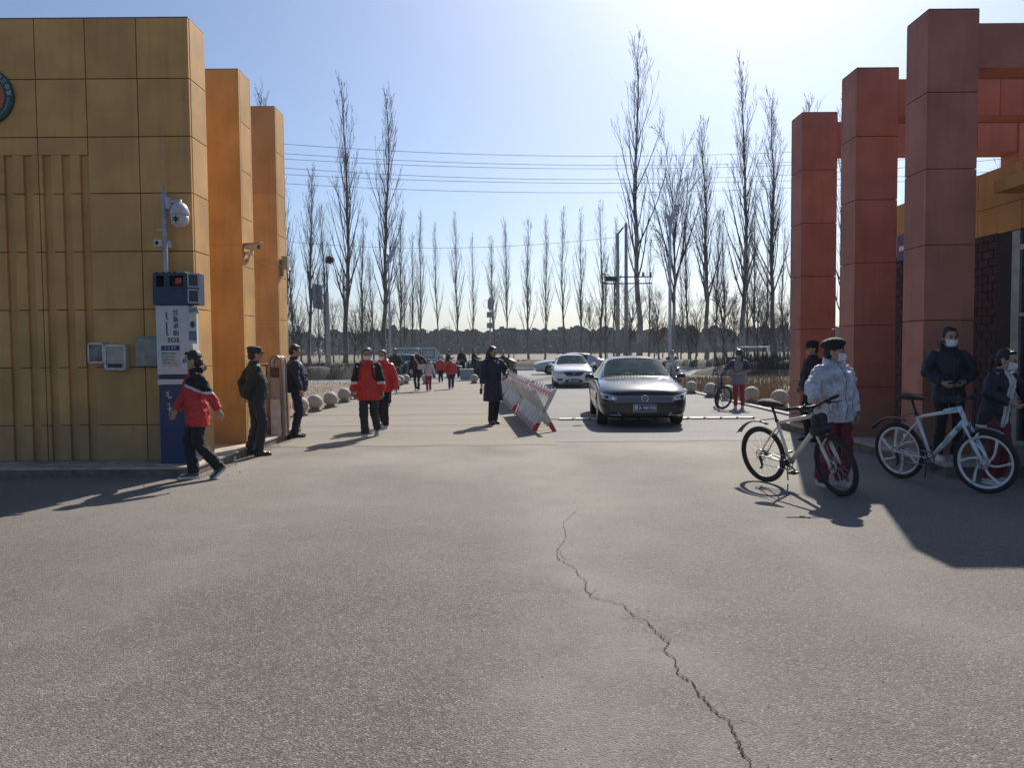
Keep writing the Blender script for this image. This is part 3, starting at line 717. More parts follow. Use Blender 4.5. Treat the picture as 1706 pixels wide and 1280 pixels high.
def blades(name, n, area, hlo, hhi, wd, m, label, cat, seed, lean=0.35, zf=None, clump=0.0):
    rnd = random.Random(seed); bm = bmesh.new(); c = 0; tries = 0
    while c < n and tries < n*6:
        tries += 1
        x, y = area(rnd)
        if clump and noise.noise(Vector((x*clump, y*clump, seed))) < rnd.uniform(-0.45, 0.25): continue
        z = zf(x, y) if zf else 0.0
        h = rnd.uniform(hlo, hhi)*(0.75+0.5*noise.noise(Vector((x*0.6, y*0.6, 3))))
        a = rnd.uniform(0, 6.28); dx, dy = math.cos(a)*wd/2, math.sin(a)*wd/2
        lx, ly = rnd.uniform(-1, 1)*lean*h, rnd.uniform(-1, 1)*lean*h
        v = [bm.verts.new(p) for p in ((x-dx, y-dy, z-0.01), (x+dx, y+dy, z-0.01), (x+lx*0.5+dx*0.6, y+ly*0.5+dy*0.6, z+h*0.55), (x+lx, y+ly, z+h*0.95), (x+lx*0.5-dx*0.6, y+ly*0.5-dy*0.6, z+h*0.55))]
        bm.faces.new(v); c += 1
    return tag(obj(name, bm, m, smooth=False, recalc=False), label, cat, kind='stuff')
def rect(x0, x1, y0, y1): return lambda r: (r.uniform(x0, x1), r.uniform(y0, y1))
blades('dry_grass', 16000, rect(6.9, 19, 18.5, 41), 0.12, 0.42, 0.02, M_grass, 'dry golden grass on the verge behind the right hand stone balls', 'grass', 1, clump=0.5)
blades('tall_dry_grass', 2500, rect(6.8, 8.7, 22, 31), 0.4, 0.85, 0.014, M_grass, 'tuft of tall pale reeds behind the right hand stone balls', 'grass', 2, clump=0.8)
blades('sparse_grass', 7000, rect(-22, -5.6, 21, 41), 0.03, 0.13, 0.015, M_grass, 'thin short dry grass on the bare earth left of the driveway', 'grass', 3, clump=0.4)
blades('field_grass', 16000, rect(-60, 80, 64, 120), 0.1, 0.35, 0.05, M_grass, 'patchy dry grass in the field beyond the road', 'grass', 6, clump=0.12)
blades('brush', 9000, rect(-30, -8.6, 41.6, 46.5), 0.4, 1.0, 0.02, M_brush, 'dark bare brush on the bank behind the left stone balls', 'brush', 4, zf=lambda x, y: 0.35, clump=0.7)
blades('brush', 9000, rect(-12, 12, 60.4, 63), 0.2, 0.55, 0.03, M_brush, 'low dark scrub on the bank straight across the road', 'brush', 5, zf=lambda x, y: 0.35, clump=0.5)
blades('brush', 15000, rect(12.2, 34, 41.5, 47.5), 0.5, 1.5, 0.02, M_brush, 'tangled dark brush on the bank behind the dry grass', 'brush', 7, zf=lambda x, y: 0.4, clump=0.6)
# ------------------------------------------------------------ poles, lamps and wires
M_cpole = mat('pole_concrete', (0.36, 0.33, 0.32), 0.85, vary=0.15, bump=0.2)
M_gal = mat('galvanised', (0.50, 0.50, 0.50), 0.5, metal=0.3)
M_blk = mat('black_plastic', (0.018, 0.018, 0.020), 0.5)
M_rubber = mat('rubber', (0.02, 0.02, 0.021), 0.8)
M_dkmetal = mat('dark_steel', (0.07, 0.07, 0.075), 0.5, metal=0.5)
M_lilac = mat('lamp_shell', (0.42, 0.40, 0.44), 0.5)
Yp = 62.0
pa, pb = A(1029, 388, Yp), A(1043, 371, Yp+1.3)
up = empty('utility_pole', (pa.x+0.3, Yp, -0.03), label='pair of concrete utility poles with crossarms and a cable coil behind the white car', cat='utility pole')
for q, yy in ((pa, 0), (pb, 1.3)):
    bm = bmesh.new(); tube(bm, [(q.x-up.location.x, yy, 0), (q.x-up.location.x, yy, q.z)], [0.19, 0.12], n=14); obj('pole', bm, M_cpole, up)
for zz in (A(1040, 461, Yp).z, A(1040, 472, Yp).z):
    mbox('crossarm', (-1.45, -0.06, zz-0.04, 2.5, 0.04, zz+0.05), M_dkmetal, up)
zz = A(1040, 461, Yp).z
for x in (1.15, 1.75, 2.35):
    bm = bmesh.new(); lathe(bm, [(0.05, 0), (0.13, 0.06), (0.06, 0.12), (0.12, 0.18), (0.06, 0.24), (0.10, 0.30), (0.03, 0.36)], n=12, c=(x, 0, zz+0.05)); obj('insulator', bm, M_dkmetal, up)
bm = bmesh.new()
for k in range(4): torus(bm, (-1.35+0.03*k, -0.1-0.03*k, zz-0.12), 0.42-0.02*k, 0.018, 'Y', n=26, k=5)
obj('cable_coil', bm, M_blk, up)
bm = bmesh.new(); box(bm, -1.3, -0.15, zz-0.32, -0.35, 0.15, zz-0.02, bev=0.03); obj('splice_box', bm, M_blk, up, smooth=False)
bm = bmesh.new(); tube(bm, [(-0.6, 0, zz-0.3), (-0.5, 0.05, 4), (-0.25, 0.1, 0)], 0.04, n=6); tube(bm, [(-0.45, 0, zz-0.3), (-0.35, 0.05, 4), (-0.12, 0.1, 0)], 0.03, n=6); obj('down_cable', bm, M_blk, up)
bm = bmesh.new(); tube(bm, [(pa.x-up.location.x, 0, pa.z-0.1), (pb.x-up.location.x, 1.3, pb.z-0.05)], 0.07, n=6); obj('brace', bm, M_dkmetal, up)
bm = bmesh.new(); tube(bm, [(0.5, 0.2, zz-1.3), (1.5, 0, zz-0.25)], 0.035, n=6); obj('brace', bm, M_dkmetal, up)
def street_lamp(px, top, Y, label, s=1.0):
    p = A(px, 583, Y); z = A(px, top, Y).z
    e = empty('street_lamp', (p.x, Y, -0.03), label=label, cat='street lamp', group='fan headed street lamps')
    zf = z-1.55
    bm = bmesh.new(); tube(bm, [(0, 0, 0), (0, 0, zf+0.2)], [0.13, 0.085], n=14); obj('pole', bm, mat('lamp_pole', (0.50, 0.52, 0.56), 0.45), e)
    bm = bmesh.new(); prism(bm, [(-0.06, 0, zf-0.1), (0.06, 0, zf-0.1), (0.62, 0, zf+1.25), (0.72, 0, zf+1.55), (0.40, 0, zf+1.45), (0.08, 0, zf+0.95)], (0, 0.10, 0)); obj('lamp_wing', bm, M_lilac, e, smooth=False)
    bm = bmesh.new(); prism(bm, [(-0.05, 0.12, zf-0.1), (0.03, 0.12, zf-0.1), (0.06, 0.12, zf+0.7), (-0.34, 0.12, zf+1.0), (-0.22, 0.12, zf+0.7)], (0, 0.09, 0)); obj('lamp_wing', bm, M_lilac, e, smooth=False)
    bm = bmesh.new(); box(bm, 0.12, -0.04, zf+0.9, 0.5, 0.14, zf+1.0, bev=0.01); obj('lamp_head', bm, M_white, e, smooth=False)
    bm = bmesh.new(); lathe(bm, [(0.22, 0), (0.22, 0.06), (0.14, 0.3)], n=14); obj('base', bm, M_cpole, e, smooth='auto')
    mbox('bracket', (-0.3, -0.03, zf-3.0, 0.05, 0.03, zf-2.93), M_gal, e)
street_lamp(1116, 338, 52, 'large fan topped street lamp in front of the forked tree, right of the dark car')
street_lamp(650, 410, 72, 'smaller looking street lamp with fan shaped top among the left poplars')
# concrete pole with a blank panel, left
p = A(547, 583, 60)
e = empty('sign_pole', (p.x, 60, -0.03), label='grey concrete pole carrying a square panel, left among the bare trees', cat='pole')
bm = bmesh.new(); tube(bm, [(0, 0, 0), (0, 0, A(547, 486, 60).z)], [0.20, 0.15], n=12); obj('pole', bm, M_cpole, e)
bm = bmesh.new(); tube(bm, [(0, 0, A(547, 486, 60).z), (0.0, 0, A(547, 438, 60).z)], [0.07, 0.05], n=8); obj('mast', bm, M_dkmetal, e)
z0, z1 = A(530, 512, 60).z, A(530, 472, 60).z
bm = bmesh.new(); prism(bm, [(-1.15, 0, z0), (-0.42, 0.15, z0-0.2), (-0.42, 0.15, z1-0.12), (-1.15, 0, z1)], (0, 0.06, 0)); obj('panel', bm, mat('panel_violet_grey', (0.22, 0.21, 0.30), 0.4), e, smooth=False)
for zz in (z0+0.15, z1-0.3): mbox('bracket', (-0.45, 0.0, zz, -0.1, 0.06, zz+0.06), M_gal, e)
# bird nest
e = empty('bird_nest', A(549, 433, 61), label='round dark bird nest high above the concrete sign pole', cat='nest')
bm = bmesh.new(); rn = random.Random(3)
for i in range(260):
    v = Vector((rn.gauss(0, 1), rn.gauss(0, 1), rn.gauss(0, 1))).normalized()*rn.uniform(0.1, 0.34); t = Vector((rn.uniform(-1, 1), rn.uniform(-1, 1), rn.uniform(-.5, .5))).normalized()*0.2
    tube(bm, [v-t, v+t], 0.014, n=3, cap=False)
obj('nest_twigs', bm, M_twig, e)['kind'] = 'stuff'
# monitoring mast
p = A(817, 583, 84)
e = empty('monitor_mast', (p.x, 84, -0.03), label='slim mast with lantern head and two square boxes above the long coat woman', cat='mast')
zt = A(817, 512, 84).z
bm = bmesh.new(); tube(bm, [(0, 0, 0), (0, 0, zt)], [0.11, 0.06], n=10); obj('pole', bm, M_cpole, e)
bm = bmesh.new(); lathe(bm, [(0.10, zt-0.3), (0.26, zt), (0.26, zt+0.75), (0.12, zt+0.95), (0.04, zt+1.15)], n=10); obj('lantern_head', bm, mat('lamp_grey', (0.32, 0.33, 0.35), 0.5), e, smooth='auto')
for yy in (515, 533):
    zz = A(817, yy+9, 84).z; mbox('box', (-0.36, -0.16, zz-0.3, 0.36, 0.16, zz+0.3), M_cpole, e, bev=0.02)
zz = A(817, 546, 84).z; mbox('crossbar', (-0.25, -0.05, zz, 0.25, 0.05, zz+0.1), M_dkmetal, e)
bm = bmesh.new(); torus(bm, (-0.3, 0, zt+0.4), 0.42, 0.015, 'Y', n=24, k=4); obj('cable_loop', bm, M_blk, e)
# overhead wires
M_wire = mat('wire_black', (0.035, 0.037, 0.045), 0.6)
def wire(pts, Y, label, rad=0.016, x0=None, x1=None, group=None):
    P = [A(px, py, Y) for px, py in pts]
    (xa, za), (xb, zb), (xc, zc) = [(p.x, p.z) for p in P]
    def f(x): return za*(x-xb)*(x-xc)/((xa-xb)*(xa-xc))+zb*(x-xa)*(x-xc)/((xb-xa)*(xb-xc))+zc*(x-xa)*(x-xb)/((xc-xa)*(xc-xb))
    x0 = -60 if x0 is None else x0; x1 = 60 if x1 is None else x1
    bm = bmesh.new(); n = 60; tube(bm, [(x0+(x1-x0)*i/n, Y, f(x0+(x1-x0)*i/n)) for i in range(n+1)], rad, n=4)
    tag(obj('overhead_wire', bm, M_wire), label, 'wire', group)
for i, (a, b, c, Y) in enumerate(((239,260,253,56),(255,275,270,56.6),(264,281,275,57.2),(279,299,291,56.2),(290,305,301,56.8),(305,321,313,57.4))):
    wire([(465, a), (960, b), (1317, c)], Y, ('topmost', 'second', 'third', 'fourth', 'fifth', 'lowest')[i]+' overhead wire of the bundle of six crossing the sky', group='overhead wires')
wire([(470, 402), (762, 413), (1029, 395)], 62, 'single sagging wire from the left edge pillar to the twin concrete poles', x1=A(1029, 395, 62).x, rad=0.014)
wire([(1045, 397), (1180, 405), (1317, 408)], 63, 'single wire from the twin concrete poles towards the red portals', x0=A(1045, 395, 63).x, rad=0.014)
# stone balls
M_ball = mat('granite_ball', (0.40, 0.36, 0.30), 0.75, vary=0.15, vscale=20, bump=0.25, bscale=90)
M_ballb = mat('granite_base', (0.22, 0.18, 0.15), 0.85, vary=0.15, bump=0.3)
def mk_ball():
    e = empty('stone_ball', (0,0,0))
    bm = bmesh.new(); lathe(bm, [(0.175, -0.01), (0.175, 0.035), (0.155, 0.055), (0.115, 0.075)], n=28); obj('base', bm, M_ballb, e, smooth='auto')
    bm = bmesh.new(); ball(bm, (0, 0, 0.235), 0.19, 28, 18); obj('ball', bm, M_ball, e)
    return e
proto = mk_ball(); first = True
GB = 'stone ball bollards'
balls = [(501, 692, 1.08, 'stone ball bollard beside the man in navy, nearest on the left kerb'), (525, 685, 1.05, 'second nearest stone ball bollard on the left kerb'),
 (551, 679, 1.05, 'third stone ball bollard on the left kerb, left of the red jacket boy'), (574, 670, 1.05, 'fourth stone ball bollard on the left kerb, with a small dark hole'),
 (593, 664, 1.05, 'stone ball bollard half hidden behind the sleeve of the red jacket boy'), (667, 642, 1.1, 'stone ball bollard just right of the child in the red hoodie'),
 (676, 640, 1.1, 'stone ball bollard overlapping behind its neighbour, left of the woman with a bag'), (710, 640, 1.1, 'stone ball bollard behind the child in pink trousers'),
 (790, 639, 1.05, 'lone stone ball bollard left of the woman in the long coat'), (661, 645, 1.0, 'stone ball bollard hidden mostly behind the child in the red hoodie'),
 (1152, 656, 1.05, 'farthest visible stone ball bollard on the right kerb, right of the dark car'), (1184, 662, 1.12, 'stone ball bollard left of the parked bicycle wheel'),
 (1213, 667, 1.1, 'stone ball bollard behind the bicycle of the girl in red trousers'), (1252, 673, 1.18, 'stone ball bollard right of the girl in red trousers, with a dark hole'),
 (1299, 682, 1.22, 'nearest stone ball bollard on the right kerb, behind the saddle')]
for px, py, s, lb in balls:
    e = proto if first else copy_tree(proto); first = False
    e.location = G(px, py); e.scale = (s, s, s); e.rotation_euler.z = rt.uniform(0, 6); tag(e, lb, 'bollard', GB)
# low white rumble strip / tyre stopper across the lane
a, b = G(930, 699), G(1243, 699)
e = empty('lane_strip', ((a.x+b.x)/2, (a.y+b.y)/2, 0.004), label='low white metal strip with dark slots lying across the lane under the dark car', cat='lane strip')
L = 0.37; x = a.x-e.location.x
while x < b.x-e.location.x-0.1:
    mbox('strip_segment', (x+0.006, -0.09, 0, x+L-0.035, 0.09, 0.035), M_white, e, bev=0.008)
    mbox('slot_cover', (x+L-0.07, -0.10, 0, x+L-0.037, -0.05, 0.042), M_dkmetal, e)
    x += L
mbox('rail', (a.x-e.location.x-0.4, 0.095, 0, b.x-e.location.x+0.3, 0.11, 0.018), M_gal, e)
# pebbles, grit and dead leaves
def litter(name, n, area, s0, s1, m, label, seed, flat=0.5):
    rnd = random.Random(seed); bm = bmesh.new()
    for i in range(n):
        x, y, z = area(rnd); s = rnd.uniform(s0, s1); a = rnd.uniform(0, 6.28)
        v = [bm.verts.new((x+math.cos(a+k*1.57)*s*rnd.uniform(.6, 1.1), y+math.sin(a+k*1.57)*s*rnd.uniform(.6, 1.1), z)) for k in range(4)]; t = bm.verts.new((x, y, z+s*flat))
        for k in range(4): bm.faces.new((v[k], v[(k+1)%4], t))
    return tag(obj(name, bm, m, smooth=False), label, 'litter', kind='stuff')
M_peb = mat('pebble', (0.30, 0.27, 0.23), 0.9, vary=0.3, vscale=3); M_leaf = mat('dead_leaf', (0.24, 0.15, 0.07), 0.9, vary=0.4, vscale=6)
litter('pebbles', 2600, lambda r: (r.uniform(-9, 9), r.uniform(1.5, 13), 0.0), 0.002, 0.007, M_peb, 'loose grit and tiny stones scattered over the asphalt forecourt', 1)
litter('pebbles', 900, lambda r: (-4.05+abs(r.gauss(0, 0.06)), r.uniform(9.5, 14.6), 0.0), 0.004, 0.014, M_peb, 'line of grit collected along the foot of the left plinth', 2)
litter('pebbles', 500, lambda r: (r.uniform(-9, -4.1), 9.70-abs(r.gauss(0, 0.08)), 0.0), 0.004, 0.014, M_peb, 'line of grit along the front edge of the left plinth', 3)
litter('pebbles', 700, lambda r: (5.27-abs(r.gauss(0, 0.1)), r.uniform(9.2, 15), 0.0), 0.004, 0.014, M_peb, 'line of grit along the foot of the right plinth', 4)
litter('dead_leaves', 260, lambda r: (r.choice((-1, 1))*r.uniform(3.6, 6.3), r.uniform(9.0, 34), 0.004), 0.012, 0.03, M_leaf, 'scattered dry leaves near the kerbs on both sides', 5, 0.25)
# ------------------------------------------------------------ people
# local frame: the person faces -Y, the person's left is +X, feet at z = 0, built for a height of 1.70 m
M_skin = mat('skin', (0.42, 0.25, 0.17), 0.5, vary=0.06, vscale=20)
M_hair = mat('black_hair', (0.012, 0.010, 0.010), 0.45, vary=0.3, vscale=30, bump=0.4, bscale=160)
M_eye = mat('eye_dark', (0.015, 0.012, 0.012), 0.2)
M_mask = mat('mask_white', (0.66, 0.68, 0.70), 0.8, vary=0.04, bump=0.15, bscale=70)
def cloth(name, col, rough=0.75, vary=0.12, coat=0.0, bump=0.35, bscale=30, **k): return mat(name, col, rough, vary=vary, vscale=5, bump=bump, bscale=bscale, coat=coat, **k)
C_red = cloth('red_nylon', (0.50, 0.022, 0.018), 0.5, vary=0.06)
C_blk = cloth('black_cloth', (0.008, 0.008, 0.010), 0.8)
C_wht = cloth('white_cloth', (0.60, 0.58, 0.58), 0.7)
C_navy = cloth('navy_cloth', (0.012, 0.016, 0.042), 0.65)
C_green = cloth('dark_green_cloth', (0.010, 0.018, 0.014), 0.7)
C_navy2 = cloth('navy_black_cloth', (0.010, 0.012, 0.024), 0.6)
C_puff = cloth('grey_lilac_camouflage_down', (0.70, 0.67, 0.69), 0.6, col2=(0.30, 0.28, 0.31), vary=0.3)
for n_ in C_puff.node_tree.nodes:
    if n_.type == 'TEX_NOISE' and abs(n_.inputs['Scale'].default_value-5) < 0.01: n_.inputs['Scale'].default_value = 11; n_.inputs['Roughness'].default_value = 0.7
C_dred = cloth('dark_red_trousers', (0.13, 0.010, 0.018), 0.7)
C_grey = cloth('grey_stripe_cloth', (0.22, 0.22, 0.25), 0.75)
C_olive = cloth('olive_camouflage', (0.055, 0.058, 0.038), 0.8, col2=(0.02, 0.022, 0.016))
C_maroon = cloth('maroon_cloth', (0.075, 0.014, 0.022), 0.7)
C_pink = cloth('pale_pink_cloth', (0.60, 0.50, 0.53), 0.7)
C_shoe_w = cloth('white_leather', (0.55, 0.54, 0.52), 0.5, bump=0.1)
C_shoe_b = cloth('black_leather', (0.015, 0.015, 0.016), 0.25, bump=0.05)
C_sole = cloth('rubber_sole_white', (0.62, 0.60, 0.56), 0.7, bump=0.05)
C_strap = cloth('strap_black', (0.015, 0.015, 0.015), 0.8)
def ik(a, b, l1, l2, pole):
    a, b, pole = Vector(a), Vector(b), Vector(pole); d = b-a; L = min(d.length, (l1+l2)*0.999); u = d.normalized()
    x = (l1*l1-l2*l2+L*L)/(2*L); h = math.sqrt(max(0, l1*l1-x*x)); p = pole-u*pole.dot(u); p.normalize()
    return a+u*x+p*h, a+u*L
def person(name_label, pos, h, face, hands, feet=None, lean=0.0, top=C_red, legs=C_blk, shoe=C_shoe_w, topkind='jacket', hem=0.80, bulk=1.0, belly=0.0,
           head=(0, 0, 0), hairkind='short', mask=None, cap=None, cap_m=None, voxel=0.013, hv=0.008, paint=None, topmats=None, fold=0.03, paint_legs=None, legmats=None,
           kid=False, collar=None, group=None, curl=(0.6, 0.6), hipz=None, wide_leg=1.0, pos_z=0.0, sh=0.172, hood=None, sole=C_sole, hairm=M_hair, extra=None, cat='person', seat=False):
    """face: heading of the face in degrees (0 = towards the camera, -Y; positive turns to the person's left, +X)
    hands/feet: targets for (left, right)"""
    e = empty('person', (pos[0], pos[1], pos_z), R(face), label=name_label, cat=cat, group=group); s = h/1.70; e.scale = (s, s, s)
    feet = feet or ((0.10, 0.02, 0, 0), (-0.10, -0.02, 0, 0))       # x, y, lift, pitch deg
    hz_ = hipz if hipz else 0.905
    ln = R(lean)
    def T(x, y, z):                                                 # torso point, leaning forward about the hips
        dz = z-0.92
        return Vector((x, y-math.sin(ln)*dz, hz_+0.015+math.cos(ln)*dz)) if True else None
    S = [T(sh*sg, 0.01, 1.365) for sg in (1, -1)]; Hj = [Vector((0.088*sg, 0.0, hz_)) for sg in (1, -1)]
    ank, knees, toes = [], [], []
    for k, (fx, fy, lift, pit) in enumerate(feet):
        pr = R(pit); a = Vector((fx, fy+0.03, 0.085+lift)); kn, an = ik(Hj[k], a, 0.43, 0.405, (0.02*(1 if k == 0 else -1), -1, 0.0))
        knees.append(kn); ank.append(an); toes.append((math.cos(pr), math.sin(pr)))
    elb, wr = [], []
    for k, hnd in enumerate(hands):
        tgt = Vector(hnd[:3]); pole = Vector(hnd[3]) if len(hnd) > 3 else Vector((0.5*(1 if k == 0 else -1), 1, -0.3))
        el, w_ = ik(S[k], tgt, 0.275, 0.25, pole); elb.append(el); wr.append(w_)
    # --- body: one continuous skin
    bm = bmesh.new()
    HC = T(0, -0.015, 1.555)
    yaw, pitch, roll = (R(a) for a in head)
    HM = Matrix.Translation(HC) @ Matrix.Rotation(yaw, 4, 'Z') @ Matrix.Rotation(pitch, 4, 'X') @ Matrix.Rotation(roll, 4, 'Y')
    hs = 1.13 if kid else 1.0
    HM = HM @ Matrix.Scale(hs, 4)
    def hp(x, y, z): return HM @ Vector((x, y, z))
    def hball(c, r, seg=16, ring=10): ball(bm, (0, 0, 0), r, seg, ring, mx=HM @ Matrix.Translation(c))
    def hb(b_, c, r, seg=16, ring=10, rot=None):
        M = HM @ Matrix.Translation(c)
        if rot: M = M @ rot
        bmesh.ops.create_uvsphere(b_, u_segments=seg, v_segments=ring, radius=1, matrix=M @ Matrix.Diagonal((*r, 1)))
    hb(bm, (0, 0.018, 0.028), (0.074, 0.092, 0.088)); hb(bm, (0, -0.022, -0.032), (0.058, 0.066, 0.075)); hb(bm, (0, -0.048, -0.085), (0.030, 0.030, 0.022))
    hb(bm, (0, -0.098, -0.020), (0.012, 0.015, 0.020)); hb(bm, (0, -0.088, 0.005), (0.009, 0.012, 0.022)); hb(bm, (0, -0.085, -0.060), (0.022, 0.010, 0.007))
    hb(bm, (0, -0.075, 0.030), (0.045, 0.012, 0.008))
    for sg in (1, -1): hb(bm, (0.078*sg, 0.012, -0.008), (0.011, 0.020, 0.032)); hb(bm, (0.040*sg, -0.068, -0.028), (0.018, 0.016, 0.018))
    tube(bm, [T(0, 0.022, 1.36), T(0, 0.015, 1.42), hp(0, 0.015, -0.05)], [(0.062, 0.058), (0.052, 0.052), (0.052, 0.055)], n=14)
    loft(bm, [(T(0, 0, 0.86), 0.13, 0.085), (T(0, 0, 0.95), 0.14, 0.09), (T(0, 0, 1.08), 0.12, 0.08), (T(0, 0, 1.25), 0.145, 0.095), (T(0, 0.005, 1.36), 0.15, 0.075), (T(0, 0.015, 1.41), 0.08, 0.06)])
    for k in (0, 1):
        sg = 1 if k == 0 else -1
        tube(bm, [T(sg*0.1, 0.01, 1.37), S[k], elb[k]], [0.045, 0.045, 0.036], n=10, round_end=True)
        tube(bm, [elb[k], elb[k].lerp(wr[k], 0.35), wr[k]], [0.037, 0.038, 0.025], n=10, round_end=True)
        tube(bm, [Hj[k], Hj[k].lerp(knees[k], 0.5), knees[k]], [0.072, 0.062, 0.048], n=10, round_end=True)
        tube(bm, [knees[k], knees[k].lerp(ank[k], 0.35), ank[k]], [0.048, 0.050, 0.033], n=10, round_end=True)
        c_, s_ = toes[k]; an = ank[k]
        tube(bm, [an+Vector((0, 0.03, -0.02)), an+Vector((0, -0.13*c_, -0.045-0.13*s_))], [0.032, 0.024], n=8, round_end=True)
        # hand: palm, four fingers, thumb from the side
        d = (wr[k]-elb[k]).normalized()
        inw = Vector((-sg, -0.25, 0)); inw = (inw-d*inw.dot(d)).normalized(); side = d.cross(inw).normalized()
        if side.y > 0: side = -side           # thumb side points forward
        palm = wr[k]+d*0.045; cu = curl[k]
        tube(bm, [wr[k], palm, wr[k]+d*0.088], [(0.020, 0.026), (0.034, 0.018), (0.034, 0.015)], n=10, ref=inw)
        for f, (off, fl) in enumerate(((0.027, 0.066), (0.009, 0.074), (-0.009, 0.070), (-0.026, 0.056))):
            b0 = wr[k]+d*0.082+side*off; pts = [b0]; ang = 0.15*cu; q = b0
            for seg in (0.45, 0.32, 0.25):
                ang += cu*0.75; q = q+(d*math.cos(ang)+inw*math.sin(ang))*fl*seg; pts.append(q)
            tube(bm, pts, [0.0095, 0.009, 0.008, 0.007], n=6, round_end=True)
        b0 = wr[k]+d*0.025+side*0.024
        tube(bm, [b0, b0+side*0.022+d*0.025+inw*0.008, b0+side*0.026+d*0.050+inw*0.022*(1+cu), b0+side*0.020+d*0.068+inw*0.03*(1+cu)], [0.012, 0.011, 0.0095, 0.008], n=6, round_end=True)
    grow('body', bm, M_skin, e, voxel=hv, smooth=1)
    # --- face details
    if hairkind != 'none':
        for sg in (1, -1):
            bm = bmesh.new(); hb(bm, (0.030*sg, -0.0865, 0.008), (0.012, 0.005, 0.0055), 10, 6); obj('eye', bm, M_eye, e)
            bm = bmesh.new(); tube(bm, [hp(0.014*sg, -0.091, 0.026), hp(0.032*sg, -0.088, 0.030), hp(0.048*sg, -0.078, 0.025)], 0.004, n=5); obj('eyebrow', bm, hairm, e)
    bm = bmesh.new()
    hb(bm, (0, 0.034, 0.050), (0.082, 0.090, 0.080)); hb(bm, (0, 0.062, -0.015), (0.074, 0.062, 0.075))
    for sg in (1, -1): hb(bm, (0.066*sg, 0.004, 0.040), (0.018, 0.036, 0.042))
    hb(bm, (0, -0.034, 0.098), (0.056, 0.030, 0.018))
    if hairkind in ('long', 'bob'):
        L = 0.30 if hairkind == 'long' else 0.12
        for sg in (1, -1): tube(bm, [hp(0.068*sg, 0.03, 0.03), hp(0.078*sg, 0.035, -0.06), hp(0.088*sg, 0.0, -0.06-L*0.6), hp(0.080*sg, -0.05, -0.06-L)], [(0.022, 0.04), (0.022, 0.042), (0.028, 0.036), (0.016, 0.022)], n=10, round_end=True)
        tube(bm, [hp(0, 0.07, 0.03), hp(0, 0.09, -0.06), hp(0, 0.10, -0.06-L)], [(0.08, 0.05), (0.095, 0.045), (0.09, 0.03)], n=12, round_end=True)
    if hairkind == 'tail': tube(bm, [hp(0, 0.10, 0.03), hp(0, 0.15, 0.01), hp(0, 0.15, -0.08), hp(0, 0.13, -0.16)], [0.025, 0.032, 0.028, 0.012], n=8, round_end=True)
    grow('hair', bm, hairm, e, voxel=max(0.009, hv), folds=0.016, fscale=0.03, smooth=1)
    if mask:
        bm = bmesh.new(); rows = []
        for i in range(9):
            u = -1+2*i/8; row = []
            for j in range(7):
                v = j/6; z_ = -0.008-0.086*v; wd = 0.067*(1-0.28*max(0, v-0.35)); bul = 0.020*math.sin(math.pi*min(1, 0.15+v*0.8))
                row.append(bm.verts.new(hp(math.sin(u*1.25)*wd, -0.012-0.082*math.cos(u*1.2)-bul*math.cos(u*1.3)+0.028*max(0, v-0.75), z_)))
            rows.append(row)
        for a_, b_ in zip(rows, rows[1:]):
            for j in range(6): bm.faces.new((a_[j], b_[j], b_[j+1], a_[j+1]))
        o = obj('face_mask', bm, M_mask, e); md = o.modifiers.new('s', 'SOLIDIFY'); md.thickness = 0.003
        bm = bmesh.new()
        for sg in (1, -1):
            for z_ in (-0.005, -0.075): tube(bm, [hp(0.064*sg, -0.038, z_), hp(0.082*sg, 0.012, -0.01 if z_ > -0.05 else -0.03)], 0.0022, n=4)
        obj('ear_loop', bm, M_mask, e)
    # --- clothes
    b = bulk; bl = belly
    bm = bmesh.new()
    if topkind != 'none':
        hemz = hem
        secs = [(T(0, 0, hemz), 0.175*b*(1.18 if hem < 0.7 else 1.0), 0.125*b*(1.15 if hem < 0.7 else 1.0)), (T(0, -bl*0.2, max(hemz+0.05, 0.86)), 0.178*b, 0.130*b+bl*0.4), (T(0, -bl*0.55, 1.02), 0.168*b, 0.122*b+bl*0.6), (T(0, -bl*0.4, 1.14), 0.165*b, 0.125*b+bl*0.5),
                (T(0, 0, 1.25), 0.172*b, 0.128*b), (T(0, 0.005, 1.325), 0.160*b, 0.112*b), (T(0, 0.012, 1.375), 0.135, 0.095), (T(0, 0.02, 1.415), 0.092, 0.078), (T(0, 0.018, 1.455), 0.073, 0.068)]
        if seat: secs = [(T(0, 0, 0.86), 0.175*b, 0.125*b)] + secs[1:]
        loft(bm, secs, n=24)
        for k in (0, 1):
            sg = 1 if k == 0 else -1; wend = elb[k].lerp(wr[k], 0.96)
            tube(bm, [T(sg*0.07, 0.012, 1.365), T(sg*0.13, 0.01, 1.355), S[k].lerp(elb[k], 0.12), S[k].lerp(elb[k], 0.5), elb[k], elb[k].lerp(wr[k], 0.5), wend], [0.050, 0.058, 0.062*b, 0.064*b, 0.060*b, 0.056*b, 0.045*b], n=14, round_end=False)
            ball(bm, S[k].lerp(elb[k], 0.08), 0.058*b**0.5, 12, 8); ball(bm, elb[k], 0.060*b, 12, 8)
        if hood:
            tube(bm, [T(0.10, -0.03, 1.42), T(0.085, 0.06, 1.44), T(0, 0.11, 1.46), T(-0.085, 0.06, 1.44), T(-0.10, -0.03, 1.42)], [0.028, 0.045, 0.058, 0.045, 0.028], n=10, round_end=True)
        jk = None
        zq = [T(0.004, -0.20, z_) for z_ in (max(hem, 0.86), 1.0, 1.12, 1.25, 1.34)]
        jk = grow({'coat': 'long_coat'}.get(topkind, 'jacket'), bm, topmats or top, e, voxel=voxel, folds=fold*1.35, fscale=0.075, smooth=1, paint=paint)
